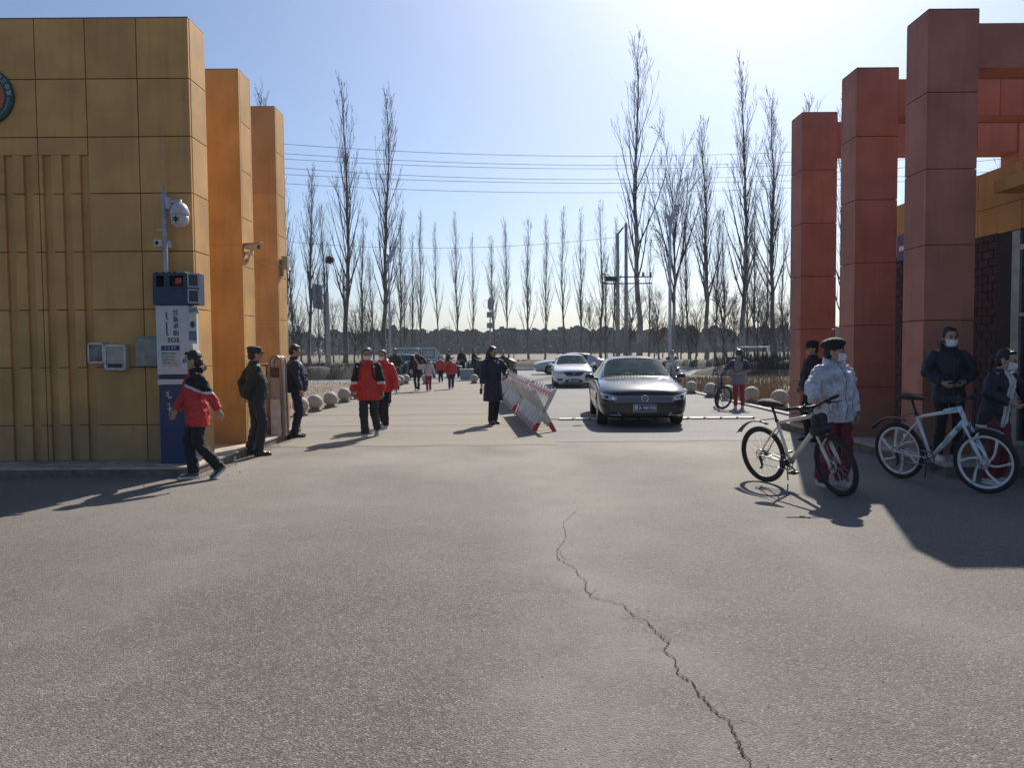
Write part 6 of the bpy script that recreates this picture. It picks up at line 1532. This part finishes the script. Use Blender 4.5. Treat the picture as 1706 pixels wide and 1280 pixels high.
# scooters
def scooter(label, pos, rz, col, group='scooters parked by the road'):
    e = empty('electric_scooter', pos, R(rz), label=label, cat='scooter', group=group)
    bm = bmesh.new(); tube(bm, [(0, -0.55, 0.95), (0, -0.50, 0.70), (0, -0.42, 0.40), (0, -0.30, 0.30)], [(0.10, 0.04), (0.17, 0.05), (0.18, 0.05), (0.14, 0.05)], n=12); box(bm, -0.13, -0.35, 0.24, 0.13, 0.12, 0.32, bev=0.02)
    tube(bm, [(0, 0.0, 0.38), (0, 0.25, 0.50), (0, 0.62, 0.62)], [(0.14, 0.14), (0.17, 0.14), (0.08, 0.06)], n=12, round_end=True); obj('body', bm, col, e)
    bm = bmesh.new(); tube(bm, [(0, 0.0, 0.66), (0, 0.30, 0.72), (0, 0.58, 0.73)], [(0.12, 0.045), (0.13, 0.05), (0.08, 0.035)], n=12, round_end=True); obj('seat', bm, M_blk, e)
    for y in (-0.66, 0.58):
        bm = bmesh.new(); torus(bm, (0, 0, 0), 0.17, 0.045, 'X', 26, 8); lathe(bm, [(0.12, -0.02), (0.12, 0.02)], n=18, axis='X'); o = obj('wheel', bm, M_tyre, e); o.location = (0, y, 0.215)
    bm = bmesh.new(); tube(bm, [(0, -0.53, 0.9), (0, -0.66, 0.25)], 0.025, n=8); obj('fork', bm, M_dkmetal, e)
    bm = bmesh.new(); tube(bm, [(-0.33, -0.40, 1.0), (-0.1, -0.50, 1.0), (0.1, -0.50, 1.0), (0.33, -0.40, 1.0)], 0.014, n=8); obj('handlebar', bm, M_blk, e)
    bm = bmesh.new(); ball(bm, (0, -0.60, 0.90), (0.08, 0.06, 0.06), 12, 8); obj('headlight', bm, M_lamp, e)
    for sx in (1, -1): bm = bmesh.new(); tube(bm, [(sx*0.2, -0.45, 1.0), (sx*0.24, -0.45, 1.13)], 0.006, n=4); ball(bm, (sx*0.25, -0.45, 1.16), (0.06, 0.012, 0.04), 10, 6); obj('mirror', bm, M_blk, e)
    return e
M_sc = [mat('scooter_blue', (0.02, 0.035, 0.10), 0.3, coat=0.6), mat('scooter_black', (0.02, 0.02, 0.022), 0.3, coat=0.6), mat('scooter_silver', (0.35, 0.35, 0.38), 0.3, coat=0.6), mat('scooter_red', (0.20, 0.015, 0.02), 0.3, coat=0.6), mat('scooter_teal', (0.03, 0.10, 0.10), 0.3, coat=0.6)]
for i, (px, py, rz, k, lb) in enumerate(((672,631,20,0,'dark blue scooter at the left end of the parked scooters'), (684,629,-15,1,'black scooter between the dark blue one and the silver one'), (690,632,30,2,'silver scooter behind the woman with the handbag'), (723,630,10,1,'black scooter behind the child in the pale pink top'),
    (744,628,-25,4,'teal scooter between the two red jacket children'), (760,629,15,3,'red scooter just right of the child with the backpack'), (768,631,60,1,'black scooter with a blue box, left of the grey cargo box'))):
    scooter(lb, G(px, py), rz, M_sc[k])
rider_sc = scooter('pale scooter ridden by the person in the white and black jacket behind the black car', (7.35, 34.3, 0), -30, M_sc[2], None)
person('rider in white and black jacket sitting on a scooter right of the black sedan', (7.28, 34.5), 1.62, -22, hands=((0.28, -0.48, 1.02), (-0.28, -0.48, 1.02)), feet=((0.12, -0.28, 0.30, 0), (-0.12, -0.28, 0.30, 0)), hipz=0.82,
       topmats=[C_wht, C_blk], paint=lambda x, y, z: 1 if (z > 1.16 and abs(x) > 0.12) else 0, legs=cloth('teal_cloth', (0.03, 0.06, 0.06)), bulk=1.25, hem=0.70, voxel=0.016, hv=0.011, mask=False, seat=True)
e = empty('cargo_box', G(778, 634), 0.05, label='grey square cargo box on the ground left of the person in dark clothes', cat='box')
mbox('box', (-0.34, -0.3, 0.03, 0.34, 0.3, 0.55), mat('box_grey', (0.26, 0.29, 0.32), 0.6), e, bev=0.02); mbox('lid', (-0.36, -0.32, 0.55, 0.36, 0.32, 0.60), mat('box_grey', (0.26, 0.29, 0.32), 0.6), e, bev=0.01)
# ------------------------------------------------------------ spiked barriers
M_bwhite = mat('barrier_white', (0.55, 0.54, 0.50), 0.55, vary=0.15, vscale=4)
M_bred = mat('barrier_red', (0.45, 0.02, 0.03), 0.5, vary=0.1)
def barrier(label, c0, c1, group='folding spiked barriers', Wd=0.40, Hh=0.80):
    """crossed rows of tubes with sheet metal between them, from the near end c0 to the far end c1"""
    c0, c1 = Vector((*c0, 0)), Vector((*c1, 0)); L = (c1-c0).length; rz = math.atan2((c1-c0).y, (c1-c0).x)-math.pi/2
    e = empty('road_barrier', c0, rz, label=label, cat='barrier', group=group)
    n = 9
    def pt(plane, t, y):         # plane +1: lower left to upper right
        return Vector((plane*(-Wd/2+Wd*t), y, Hh*t))
    for plane in (1, -1):
        for i in range(n):
            y = 0.06+(L-0.12)*i/(n-1); tip = 0.09
            bm = bmesh.new(); a_, b_ = pt(plane, 0.0, y), pt(plane, 1.0, y); d = (b_-a_).normalized(); off = Vector((0, 0.025*plane, 0))
            tube(bm, [a_+off, b_+off, b_+off+d*tip], [0.018, 0.018, 0.003], n=8); obj('tube', bm, M_bwhite, e)
    def sheet_(plane, t0, t1, m, nm, y0=0.0, y1=None, off=0.022, side=1):
        y1 = L if y1 is None else y1
        bm = bmesh.new(); a_, b_ = pt(plane, t0, y0), pt(plane, t1, y0); nrm = Vector(((b_-a_).z, 0, -(b_-a_).x)).normalized()*off*side
        prism(bm, [a_+nrm, b_+nrm, b_+nrm+Vector((0, y1-y0, 0)), a_+nrm+Vector((0, y1-y0, 0))], nrm.normalized()*0.004); return obj(nm, bm, m, e, smooth=False)
    sheet_(1, 0.03, 0.50, M_bwhite, 'sheet', side=-1); sheet_(1, 0.60, 0.97, M_bwhite, 'sheet', side=-1)
    sheet_(-1, 0.52, 0.99, M_bwhite, 'sheet', side=-1)
    def zigzag(plane, t0, t1, side, flip=False):
        k = 9
        for i in range(k):
            y0 = L*i/k+0.03; y1 = L*(i+1)/k-0.03; q = [(y0, t0), (y1, t0), (y1-(y1-y0)*0.2, (t0+t1)/2), ((y0+y1)/2, t1), (y0+(y1-y0)*0.1, (t0+t1)/2)]
            a_, b_ = pt(plane, 0, 0), pt(plane, 1, 0); nrm = Vector(((b_-a_).z, 0, -(b_-a_).x)).normalized()*side
            bm = bmesh.new(); prism(bm, [pt(plane, t, y)+nrm*0.0275 for y, t in q], nrm*0.002); obj('red_mark', bm, M_bred, e, smooth=False)
    zigzag(1, 0.05, 0.17, -1); zigzag(1, 0.93, 0.80, -1)
    # end legs
    for yy in (0.0, L):
        for plane in (1, -1):
            bm = bmesh.new(); a_, b_ = pt(plane, -0.0, yy), pt(plane, 1.03, yy); w_ = Vector((0.045, 0, 0))
            prism(bm, [a_-w_, a_+w_, b_+w_, b_-w_], (0, 0.03 if yy == 0 else -0.03, 0)); lg = obj('end_leg', bm, M_bwhite, e, smooth=False)
            bm = bmesh.new(); q0, q1 = pt(plane, 0.02, yy), pt(plane, 0.22, yy); prism(bm, [q0-w_*1.03, q0+w_*1.03, q1+w_*1.03, q1-w_*1.03], (0, -0.003, 0)); obj('red_band', bm, M_bred, lg, smooth=False)
    bm = bmesh.new(); tube(bm, [(0, 0, Hh/2), (0, L, Hh/2)], 0.022, n=8); obj('spine', bm, M_gal, e)
    return e
barrier('nearest white barrier of crossed spiked tubes with red marks, left of the black sedan', (0.62, 14.75), (0.30, 19.0))
barrier('middle white barrier of crossed spiked tubes behind the nearest one', (0.22, 19.6), (-0.10, 24.0))
barrier('farthest white barrier of crossed spiked tubes, ending near the road', (-0.12, 24.7), (-0.40, 30.0))
# ------------------------------------------------------------ emergency call pillar and camera pole
M_pblue = mat('pillar_blue', (0.010, 0.024, 0.10), 0.4, vary=0.06, coat=0.3)
M_dblue = mat('lamp_box_blue', (0.012, 0.025, 0.07), 0.45)
M_pwhite = mat('pillar_white', (0.55, 0.54, 0.52), 0.45, vary=0.05)
M_ink = mat('print_black', (0.03, 0.03, 0.035), 0.6)
M_inkb = mat('print_blue', (0.02, 0.03, 0.12), 0.6)
PY = 10.02
pc = A(296, 700, PY); PXc = pc.x
def Zp(y): return A(290, y, PY).z
e = empty('emergency_pillar', (PXc, PY+0.12, 0.13), label='white and blue emergency call pillar reading SOS in front of the ochre wall', cat='call pillar')
def L_(x0, y0, z0, x1, y1, z1, nm, m, par=None, bev=0.006):
    o = mbox(nm, (x0, y0, z0-0.13, x1, y1, z1-0.13), m, par or e, bev=bev); return o
hw = 0.235
xl, xr = -0.245, 0.215
L_(xl+0.01, -0.12, 0.13, xr-0.01, 0.12, Zp(642), 'base_cabinet', M_pblue)
L_(xl-0.005, -0.125, Zp(641), xr+0.005, 0.125, Zp(632), 'white_band', M_pwhite)
L_(xl+0.01, -0.115, Zp(631), xr-0.01, 0.115, Zp(625), 'neck', M_dblue)
up_ = L_(xl, -0.13, Zp(624), xr-0.04, 0.12, Zp(509), 'upper_cabinet', M_pwhite)
def T_(s, size, m, x, ypx, par=up_, **k): return letters(s, size, m, par, (x, -0.1325, Zp(ypx)-0.13), **k)
for ch, y in (('紧', 522), ('急', 533), ('求', 544), ('助', 556)): T_(ch, 0.078, M_ink, 0.015, y, bold=0.0008)
T_('SOS', 0.084, M_ink, -0.02, 567, bold=0.002, spacing=1.08)
def mongol(x, y0, y1, par, m, seed, sc=1.0, yy=-0.133):
    """vertical Mongolian script: an upright spine with teeth, loops and tails"""
    rnd = random.Random(seed); bm = bmesh.new(); z0, z1 = Zp(y0)-0.13, Zp(y1)-0.13
    def st(p, q, w_=0.0035):
        p, q = Vector((p[0], yy, p[1])), Vector((q[0], yy, q[1])); d = (q-p).normalized(); s = Vector((-d.z, 0, d.x))*w_*sc; prism(bm, [p-s, q-s, q+s, p+s], (0, -0.0015, 0))
    st((x, z0), (x, z1), 0.003); z = z0-0.006*sc
    while z > z1+0.012*sc:
        k = rnd.choice('tttlk')
        if k == 't': st((x, z), (x-0.013*sc, z+0.007*sc))
        if k == 'l': st((x, z), (x+0.014*sc, z-0.004*sc)); st((x+0.014*sc, z-0.004*sc), (x+0.003*sc, z-0.013*sc))
        if k == 'k': st((x, z), (x-0.015*sc, z-0.002*sc)); st((x-0.015*sc, z-0.002*sc), (x, z-0.012*sc))
        z -= 0.0125*sc
    st((x, z1), (x+0.02*sc, z1+0.01*sc))
    return obj('mongolian_lettering', bm, m, par, smooth=False)
mongol(-0.10, 520, 532, up_, M_ink, 1, 1.2); mongol(-0.10, 537, 559, up_, M_ink, 2, 1.2)
nl = mbox('notice_label', (-0.185, -0.134, Zp(584)-0.13, 0.055, -0.1305, Zp(576)-0.13), M_inkb, up_)
letters('安 全 守护', 0.035, M_pwhite, nl, (-0.065, -0.1355, Zp(580)-0.13))
nl = mbox('notice_label', (-0.185, -0.133, Zp(611)-0.13, 0.055, -0.1305, Zp(586)-0.13), mat('paper', (0.50, 0.46, 0.40), 0.8), up_)
for k, y in enumerate((589, 594.5, 599.5, 604.5)):
    letters(('紧急 按下红色按钮', '1.按下按钮即可报警', '2.面对镜头进行对话', '3.非紧急勿按')[k], 0.022 if k == 0 else 0.018, M_ink, nl, (-0.175, -0.1345, Zp(y)-0.13), align='LEFT', ext=0.0006)
# right cheek of the pillar: floodlight, medallion, small poster
ck = L_(xr-0.038, -0.09, Zp(600), xr+0.0, 0.11, Zp(512), 'side_cabinet', M_pwhite)
o = mbox('side_board', (xr-0.035, -0.139, Zp(573)-0.13, xr+0.075, -0.128, Zp(521)-0.13), M_pwhite, ck)
bm = bmesh.new(); torus(bm, (xr+0.022, -0.142, Zp(541)-0.13), 0.034, 0.004, 'Y', 24, 5); prism(bm, [(xr+0.022+math.cos(i*0.524)*0.02, -0.140, Zp(541)-0.13+math.sin(i*0.524)*0.045) for i in range(12)], (0, -0.003, 0)); obj('medallion', bm, M_dkmetal, o)
mbox('photo_panel', (xr-0.028, -0.142, Zp(568)-0.13, xr+0.068, -0.1395, Zp(552)-0.13), mat('photo_grey', (0.16, 0.19, 0.26), 0.5, vary=0.3), o)
bm = bmesh.new(); box(bm, -0.065, -0.02, -0.05, 0.065, 0.02, 0.05, bev=0.008); fl = obj('floodlight', bm, M_pwhite, e, smooth=False); fl.location = (xr+0.06, -0.20, Zp(519)-0.13); fl.rotation_euler = (R(-38), R(-12), R(25))
bm = bmesh.new(); box(bm, -0.052, -0.024, -0.037, 0.052, -0.019, 0.037); obj('floodlight_glass', bm, mat('floodlight_glass', (0.25, 0.26, 0.27), 0.2), fl, smooth=False)
bm = bmesh.new(); tube(bm, [(xr-0.01, -0.10, Zp(512)-0.13), (xr+0.05, -0.18, Zp(513)-0.13)], 0.012, n=6); obj('floodlight_arm', bm, M_pwhite, e)
# blue warning light box on top
zb, zm, zt = Zp(508)-0.13, Zp(481)-0.13, Zp(455)-0.13
wbx = mbox('light_box', (xl-0.02, -0.16, zb, xr-0.03, 0.12, zm), M_dblue, e, bev=0.008)
bm = bmesh.new()
for d in ((xl-0.015, -0.155, zm+0.002, xl+0.03, 0.12, zt), (xr-0.075, -0.155, zm+0.002, xr-0.035, 0.12, zt), (xl+0.13, -0.150, zm+0.002, xl+0.20, -0.06, zt-0.01), (xl+0.031, -0.155, zt-0.035, xr-0.076, 0.12, zt), (xl+0.031, -0.155, zm+0.002, xr-0.076, 0.12, zm+0.025)): box(bm, *d)
obj('light_cage', bm, M_dblue, wbx, smooth=False)
mbox('cage_back', (xl+0.031, 0.095, zm+0.026, xr-0.076, 0.115, zt-0.036), mat('cage_panel', (0.20, 0.12, 0.05), 0.6), wbx)
bm = bmesh.new(); box(bm, xl+0.26, -0.12, zm+0.06, xl+0.345, -0.05, zm+0.145, bev=0.012); obj('red_beacon', bm, mat('beacon_red', (0.22, 0.01, 0.012), 0.3, emit=(0.9, 0.02, 0.03, 0.02)), wbx, smooth=False)
for k in range(11):
    mbox('stripe', (xl-0.015+k*0.0395, -0.156, zt+0.001, xl+0.022+k*0.0395-0.005, 0.12, zt+0.016), (mat('hazard_yellow', (0.35, 0.30, 0.08), 0.6), M_blk)[k % 2], wbx)
for (za, zc) in ((zm+0.015, zt), (zb+0.02, zm-0.005)):
    bm = bmesh.new(); s0 = (xr-0.028, -0.150); s1 = (xr+0.09, -0.06)
    P4 = lambda u, z: Vector((s0[0]+(s1[0]-s0[0])*u, s0[1]+(s1[1]-s0[1])*u, z))
    for (u0, u1, a_, b_) in ((0, 0.12, za, zc), (0.88, 1, za, zc), (0.12, 0.88, za, za+0.02), (0.12, 0.88, zc-0.02, zc)):
        prism(bm, [P4(u0, a_), P4(u1, a_), P4(u1, b_), P4(u0, b_)], (0.008, 0.012, 0))
    fr_ = obj('side_frame', bm, mat('frame_pale_blue', (0.30, 0.36, 0.48), 0.4), wbx, smooth=False)
    bm = bmesh.new(); prism(bm, [P4(0.12, za+0.02), P4(0.88, za+0.02), P4(0.88, zc-0.02), P4(0.12, zc-0.02)], (0.004, 0.006, 0)); obj('side_screen', bm, mat('screen_dark', (0.03, 0.025, 0.025), 0.3), fr_, smooth=False)
bm = bmesh.new(); prism(bm, [(xr-0.029, -0.148, zb), (xr+0.085, -0.06, zb), (xr+0.085, 0.12, zb), (xr-0.029, 0.12, zb)], (0, 0, zt-zb-0.002)); 
obj('side_housing', bm, M_dblue, wbx, smooth=False)
mongol(-0.11, 652, 664, e, mat('print_white', (0.6, 0.6, 0.6), 0.5), 5, 2.2, yy=-0.122); mongol(-0.10, 671, 688, e, MATS['print_white'], 6, 2.2, yy=-0.122)
# pole with dome camera
cp = A(265, 400, PY+0.02)
pe = empty('camera_pole', (cp.x, PY+0.20, 0.13), label='slim grey camera pole with rod aerial rising behind the SOS pillar', cat='pole')
def Z0(y): return A(262, y, PY+0.2).z-0.13
M_pole = mat('pole_grey_paint', (0.45, 0.43, 0.41), 0.45)
bm = bmesh.new(); tube(bm, [(0, 0, 0), (0, 0, Z0(320))], 0.036, n=14); obj('pole', bm, M_pole, pe)
bm = bmesh.new(); lathe(bm, [(0.042, Z0(321)), (0.042, Z0(318)), (0.02, Z0(316))], n=14); obj('pole_cap', bm, M_pole, pe, smooth='auto')
bm = bmesh.new(); tube(bm, [(0.0, 0, Z0(318)), (-0.005, 0, Z0(224))], [0.006, 0.003], n=6); obj('aerial', bm, M_pole, pe)
zz = Z0(337)
bm = bmesh.new(); box(bm, 0.030, -0.05, zz-0.10, 0.10, 0.03, zz+0.06, bev=0.012); tube(bm, [(0.08, -0.02, zz), (0.17, -0.06, zz-0.0), (0.245, -0.10, zz-0.01)], [0.035, 0.028, 0.022], n=10); tube(bm, [(0.245, -0.10, zz+0.01), (0.245, -0.10, zz-0.06)], 0.03, n=12); arm = obj('camera_arm', bm, M_pole, pe)
cz = Z0(360)
bm = bmesh.new(); lathe(bm, [(0.03, 0.16), (0.06, 0.145), (0.095, 0.11), (0.118, 0.05), (0.122, 0.0), (0.116, -0.01)], n=28, c=(0.245, -0.10, cz)); dm = obj('dome_camera', bm, mat('camera_shell', (0.55, 0.48, 0.48), 0.35), pe)
bm = bmesh.new(); lathe(bm, [(0.112, -0.011), (0.112, -0.07), (0.095, -0.13), (0.05, -0.165), (0.01, -0.172)], n=28, c=(0.245, -0.10, cz)); obj('camera_ball', bm, mat('camera_shell', (0.55, 0.48, 0.48), 0.35), dm)
bm = bmesh.new(); box(bm, 0.245-0.062, -0.10-0.122, cz-0.135, 0.245+0.062, -0.10-0.085, cz-0.025, bev=0.018); face_ = obj('camera_face', bm, M_pwhite, dm, smooth=False)
bm = bmesh.new(); lathe(bm, [(0.030, -0.01), (0.028, 0.006), (0.005, 0.006)], n=18, c=(0.245, -0.222, cz-0.078), axis='Y'); obj('lens', bm, M_dglass, face_)
for k in range(6):
    a_ = k*1.047+0.5; bm = bmesh.new(); lathe(bm, [(0.009, -0.004), (0.009, 0.003)], n=10, c=(0.245+math.cos(a_)*0.047, -0.2225, cz-0.078+math.sin(a_)*0.040), axis='Y'); obj('infrared_lamp', bm, M_ink, face_, smooth=False)
zz = Z0(407)
bm = bmesh.new(); box(bm, -0.095, -0.13, zz-0.045, -0.010, -0.045, zz+0.045, bev=0.010); sc_ = obj('small_camera', bm, M_pwhite, pe, smooth=False)
bm = bmesh.new(); lathe(bm, [(0.026, -0.136), (0.024, -0.13), (0.004, -0.13)], n=16, c=(-0.052, 0, zz), axis='Y'); obj('lens', bm, M_dglass, sc_)
bm = bmesh.new(); box(bm, 0.036, -0.03, zz-0.05, 0.085, 0.02, zz+0.045, bev=0.006); obj('clamp', bm, M_pole, pe, smooth=False)
bm = bmesh.new(); tube(bm, [(-0.11, -0.02, Z0(383)), (0.02, -0.02, Z0(384))], 0.014, n=8); obj('bracket', bm, M_pole, pe)
mbox('junction_box', (-0.045, -0.06, Z0(548), 0.03, 0.0, Z0(510)), M_pole, pe, bev=0.005)
# meter boxes and cabinet on the wall
def wallbox(px0, py0, px1, py1, nm, label, cat, depth=0.09, **k):
    a_ = A(px0, py1, YF-0.002); b_ = A(px1, py0, YF-0.002)
    w_, h_ = b_.x-a_.x, b_.z-a_.z
    ee = empty(nm, ((a_.x+b_.x)/2, YF-0.002, a_.z), label=label, cat=cat, **k)
    return ee, w_, h_
M_box = mat('meter_plastic', (0.48, 0.46, 0.42), 0.4)
for (p, lb, tl, rust) in (((153, 571, 180, 606), 'small square meter box with rusty stained window, left of its larger neighbour', 0, True), ((180, 574, 215, 617), 'slightly larger white framed meter box, right of the rust stained one', 1.5, False)):
    ee, w_, h_ = wallbox(*p, 'meter_box', lb, 'meter box'); ee.rotation_euler = (0, R(tl), 0)
    mbox('case', (-w_/2, -0.09, 0, w_/2, 0, h_), M_box, ee, bev=0.01)
    bm = bmesh.new(); t = 0.028
    for d in ((-w_/2+.004, -.105, .004, w_/2-.004, -.091, t), (-w_/2+.004, -.105, h_-t, w_/2-.004, -.091, h_-.004), (-w_/2+.004, -.105, t, -w_/2+t, -.091, h_-t), (w_/2-t, -.105, t, w_/2-.004, -.091, h_-t)): box(bm, *d)
    obj('frame', bm, M_alu, ee, smooth=False)
    mbox('window', (-w_/2+t, -.096, t, w_/2-t, -.092, h_-t), mat('rusty_glass', (0.22, 0.19, 0.15), 0.3, col2=(0.07, 0.035, 0.015), vary=0.5) if rust else mat('cloudy_glass', (0.33, 0.31, 0.28), 0.25), ee)
    for sx in (-1, 1):
        for z_ in (t/2, h_-t/2): bm = bmesh.new(); lathe(bm, [(0.008, -0.109), (0.008, -0.104)], n=8, c=(sx*(w_/2-t/2), 0, z_), axis='Y'); obj('screw', bm, M_ink, ee, smooth=False)
    if not rust: mbox('meter_reading', (-w_/2+t+.02, -.100, t+0.01, w_/2-t-.03, -.0965, t+0.06), M_ink, ee)
    else: mbox('meter_card', (-0.03, -.100, h_*0.35, 0.03, -.0965, h_*0.75), mat('card_blue_grey', (0.17, 0.20, 0.24), 0.5), ee)
ee, w_, h_ = wallbox(234, 562, 268, 610, 'electric_cabinet', 'flat grey electric cabinet on the wall, partly behind the SOS pillar', 'cabinet')
M_cab = mat('cabinet_grey', (0.27, 0.25, 0.23), 0.5)
mbox('case', (-w_/2, -0.12, 0, w_/2+0.10, 0, h_), M_cab, ee, bev=0.004); mbox('door', (-w_/2+.015, -0.128, 0.015, w_/2+0.085, -0.121, h_-.02), M_cab, ee, bev=0.003); mbox('roof_lip', (-w_/2-.015, -0.14, h_+.001, w_/2+0.115, 0, h_+0.012), M_cab, ee)
bm = bmesh.new(); tube(bm, [(-0.03, -0.131, h_*0.30), (0.03, -0.131, h_*0.30), (0.0, -0.131, h_*0.42), (-0.03, -0.131, h_*0.30)], 0.002, n=4); obj('warning_mark', bm, M_ink, ee)
bm = bmesh.new(); tube(bm, [(0.13, -0.05, 0), (0.16, -0.06, -0.12), (0.19, -0.07, -0.3)], 0.006, n=6); obj('cable', bm, M_ink, ee)
# cameras and lamp on the ochre pillars
q = A(424, 411, 12.35)
ce = empty('bullet_camera', (XR, 12.42, q.z-0.05), label='cream bullet camera on a bent bracket on the middle ochre pillar', cat='camera')
M_camc = mat('camera_cream', (0.55, 0.47, 0.36), 0.4)
bm = bmesh.new(); tube(bm, [(0.0, 0.0, -0.19), (0.04, -0.03, -0.10), (0.10, -0.07, 0.0), (0.16, -0.10, 0.02)], [0.022, 0.02, 0.02, 0.02], n=8); obj('bracket', bm, M_camc, ce)
bm = bmesh.new(); box(bm, 0.02, -0.16, 0.0, 0.22, -0.06, 0.075, bev=0.015); obj('housing', bm, M_camc, ce, smooth=False)
bm = bmesh.new(); prism(bm, [(0.0, -0.18, 0.085), (0.28, -0.18, 0.105), (0.28, -0.04, 0.105), (0.0, -0.04, 0.085)], (0, 0, 0.008)); obj('sun_shield', bm, M_camc, ce, smooth=False)
bm = bmesh.new(); box(bm, 0.222, -0.15, 0.005, 0.25, -0.07, 0.07, bev=0.008); obj('lens_hood', bm, M_blk, ce, smooth=False)
bm = bmesh.new(); box(bm, 0.0, -0.14, -0.085, 0.14, -0.07, -0.03, bev=0.012); obj('infrared_unit', bm, M_camc, ce, smooth=False)
q = A(462, 440, 14.3)
ce = empty('wall_floodlight', (XR, 14.3, q.z), label='grey floodlight with conduit on the rearmost ochre pillar', cat='floodlight')
bm = bmesh.new(); box(bm, 0.02, -0.11, -0.10, 0.13, 0.06, 0.14, bev=0.02); obj('housing', bm, mat('flood_grey', (0.30, 0.28, 0.25), 0.4), ce, smooth=False)
bm = bmesh.new(); box(bm, 0.005, -0.10, -0.24, 0.05, -0.04, -0.10, bev=0.01); obj('driver_box', bm, MATS['flood_grey'], ce, smooth=False)
bm = bmesh.new(); tube(bm, [(-0.50, -0.263, -0.02), (0.0, -0.263, -0.02), (0.02, -0.20, -0.05), (0.10, -0.10, -0.12), (0.14, -0.04, -0.12), (0.14, 0.05, -0.06)], 0.009, n=6); obj('conduit', bm, M_camc, ce)
# ------------------------------------------------------------ folded sliding gate
g = empty('sliding_gate', (-4.17, 13.45, 0), R(0), label='folded sliding gate with arched steel rails and small yellow screen between two guards', cat='gate')
M_rail = mat('gate_rail_bronze', (0.24, 0.17, 0.14), 0.35, metal=0.5); M_gp = mat('gate_panel_white', (0.50, 0.49, 0.48), 0.5); M_gb = mat('gate_body_tan', (0.30, 0.23, 0.19), 0.5)
def gz(y): return A(462, y, 13.45).z
zt = gz(594)
for k, (yo) in enumerate((-0.05, 0.10, 0.22)):
    bm = bmesh.new(); x0_ = -0.12; x1_ = 0.13
    pts = [(x0_, yo, 0.04)]+[(x0_*0.8*math.cos(a_)*1.0+0.005, yo, zt-0.10+0.10*math.sin(a_)) for a_ in [i*math.pi/8 for i in range(0, 9)]]+[(x1_, yo, 0.10)]
    tube(bm, pts, 0.026, n=10, ref=Vector((0, 1, 0))); obj('arched_rail', bm, M_rail if k % 2 == 0 else M_gal, g)
mbox('white_panel', (-0.085, -0.065, 0.10, 0.095, -0.045, gz(665)), M_gp, g, bev=0.004)
mbox('grey_panel', (-0.085, -0.06, gz(664), 0.085, -0.045, gz(630)), mat('gate_grey', (0.22, 0.22, 0.23), 0.5), g, bev=0.004)
mbox('black_panel', (-0.08, -0.06, gz(629), 0.08, -0.045, gz(612)), M_blk, g, bev=0.004)
mbox('drive_unit', (-0.34, -0.02, 0.12, -0.135, 0.50, gz(606)), M_gb, g, bev=0.02)
sc_ = mbox('screen_frame', (-0.33, -0.034, gz(630), -0.15, -0.021, gz(608)), M_blk, g, bev=0.003); mbox('screen', (-0.318, -0.038, gz(628), -0.162, -0.0345, gz(610)), mat('screen_yellow', (0.62, 0.45, 0.14), 0.4), sc_)
mbox('notice', (-0.325, -0.030, gz(652), -0.155, -0.021, gz(634)), mat('notice_tan', (0.50, 0.38, 0.24), 0.6), g); mbox('vent_band', (-0.33, -0.028, gz(664), -0.15, -0.021, gz(655)), mat('notice_tan', (0.50, 0.38, 0.24), 0.6), g)
for k in range(6): mbox('vent_slat', (-0.325, -0.028, 0.20+k*0.06, -0.155, -0.021, 0.225+k*0.06), M_rail, g)
for (x, y) in ((-0.25, 0.02), (-0.25, 0.8), (0.08, 0.4)):
    bm = bmesh.new(); lathe(bm, [(0.03, -0.025), (0.07, -0.022), (0.07, 0.022), (0.03, 0.025)], n=18, axis='Y'); o = obj('wheel', bm, M_rubber, g, smooth='auto'); o.location = (x, y, 0.07)
flush()
# ------------------------------------------------------------ air
hz_m = bpy.data.materials.new('haze'); hz_m.use_nodes = True; hn = hz_m.node_tree.nodes; hn.clear()
ho = hn.new('ShaderNodeOutputMaterial'); hv = hn.new('ShaderNodeVolumePrincipled')
hv.inputs['Color'].default_value = (0.86, 0.92, 1.0, 1); hv.inputs['Density'].default_value = 0.00045; hv.inputs['Anisotropy'].default_value = 0.0
hz_m.node_tree.links.new(hv.outputs[0], ho.inputs['Volume'])
bm = bmesh.new(); box(bm, -2600, -70, -1.2, 2600, 3600, 32)
hz = obj('haze', bm, hz_m, smooth=False); tag(hz, 'thin pale winter haze over the whole place', 'haze', kind='stuff')
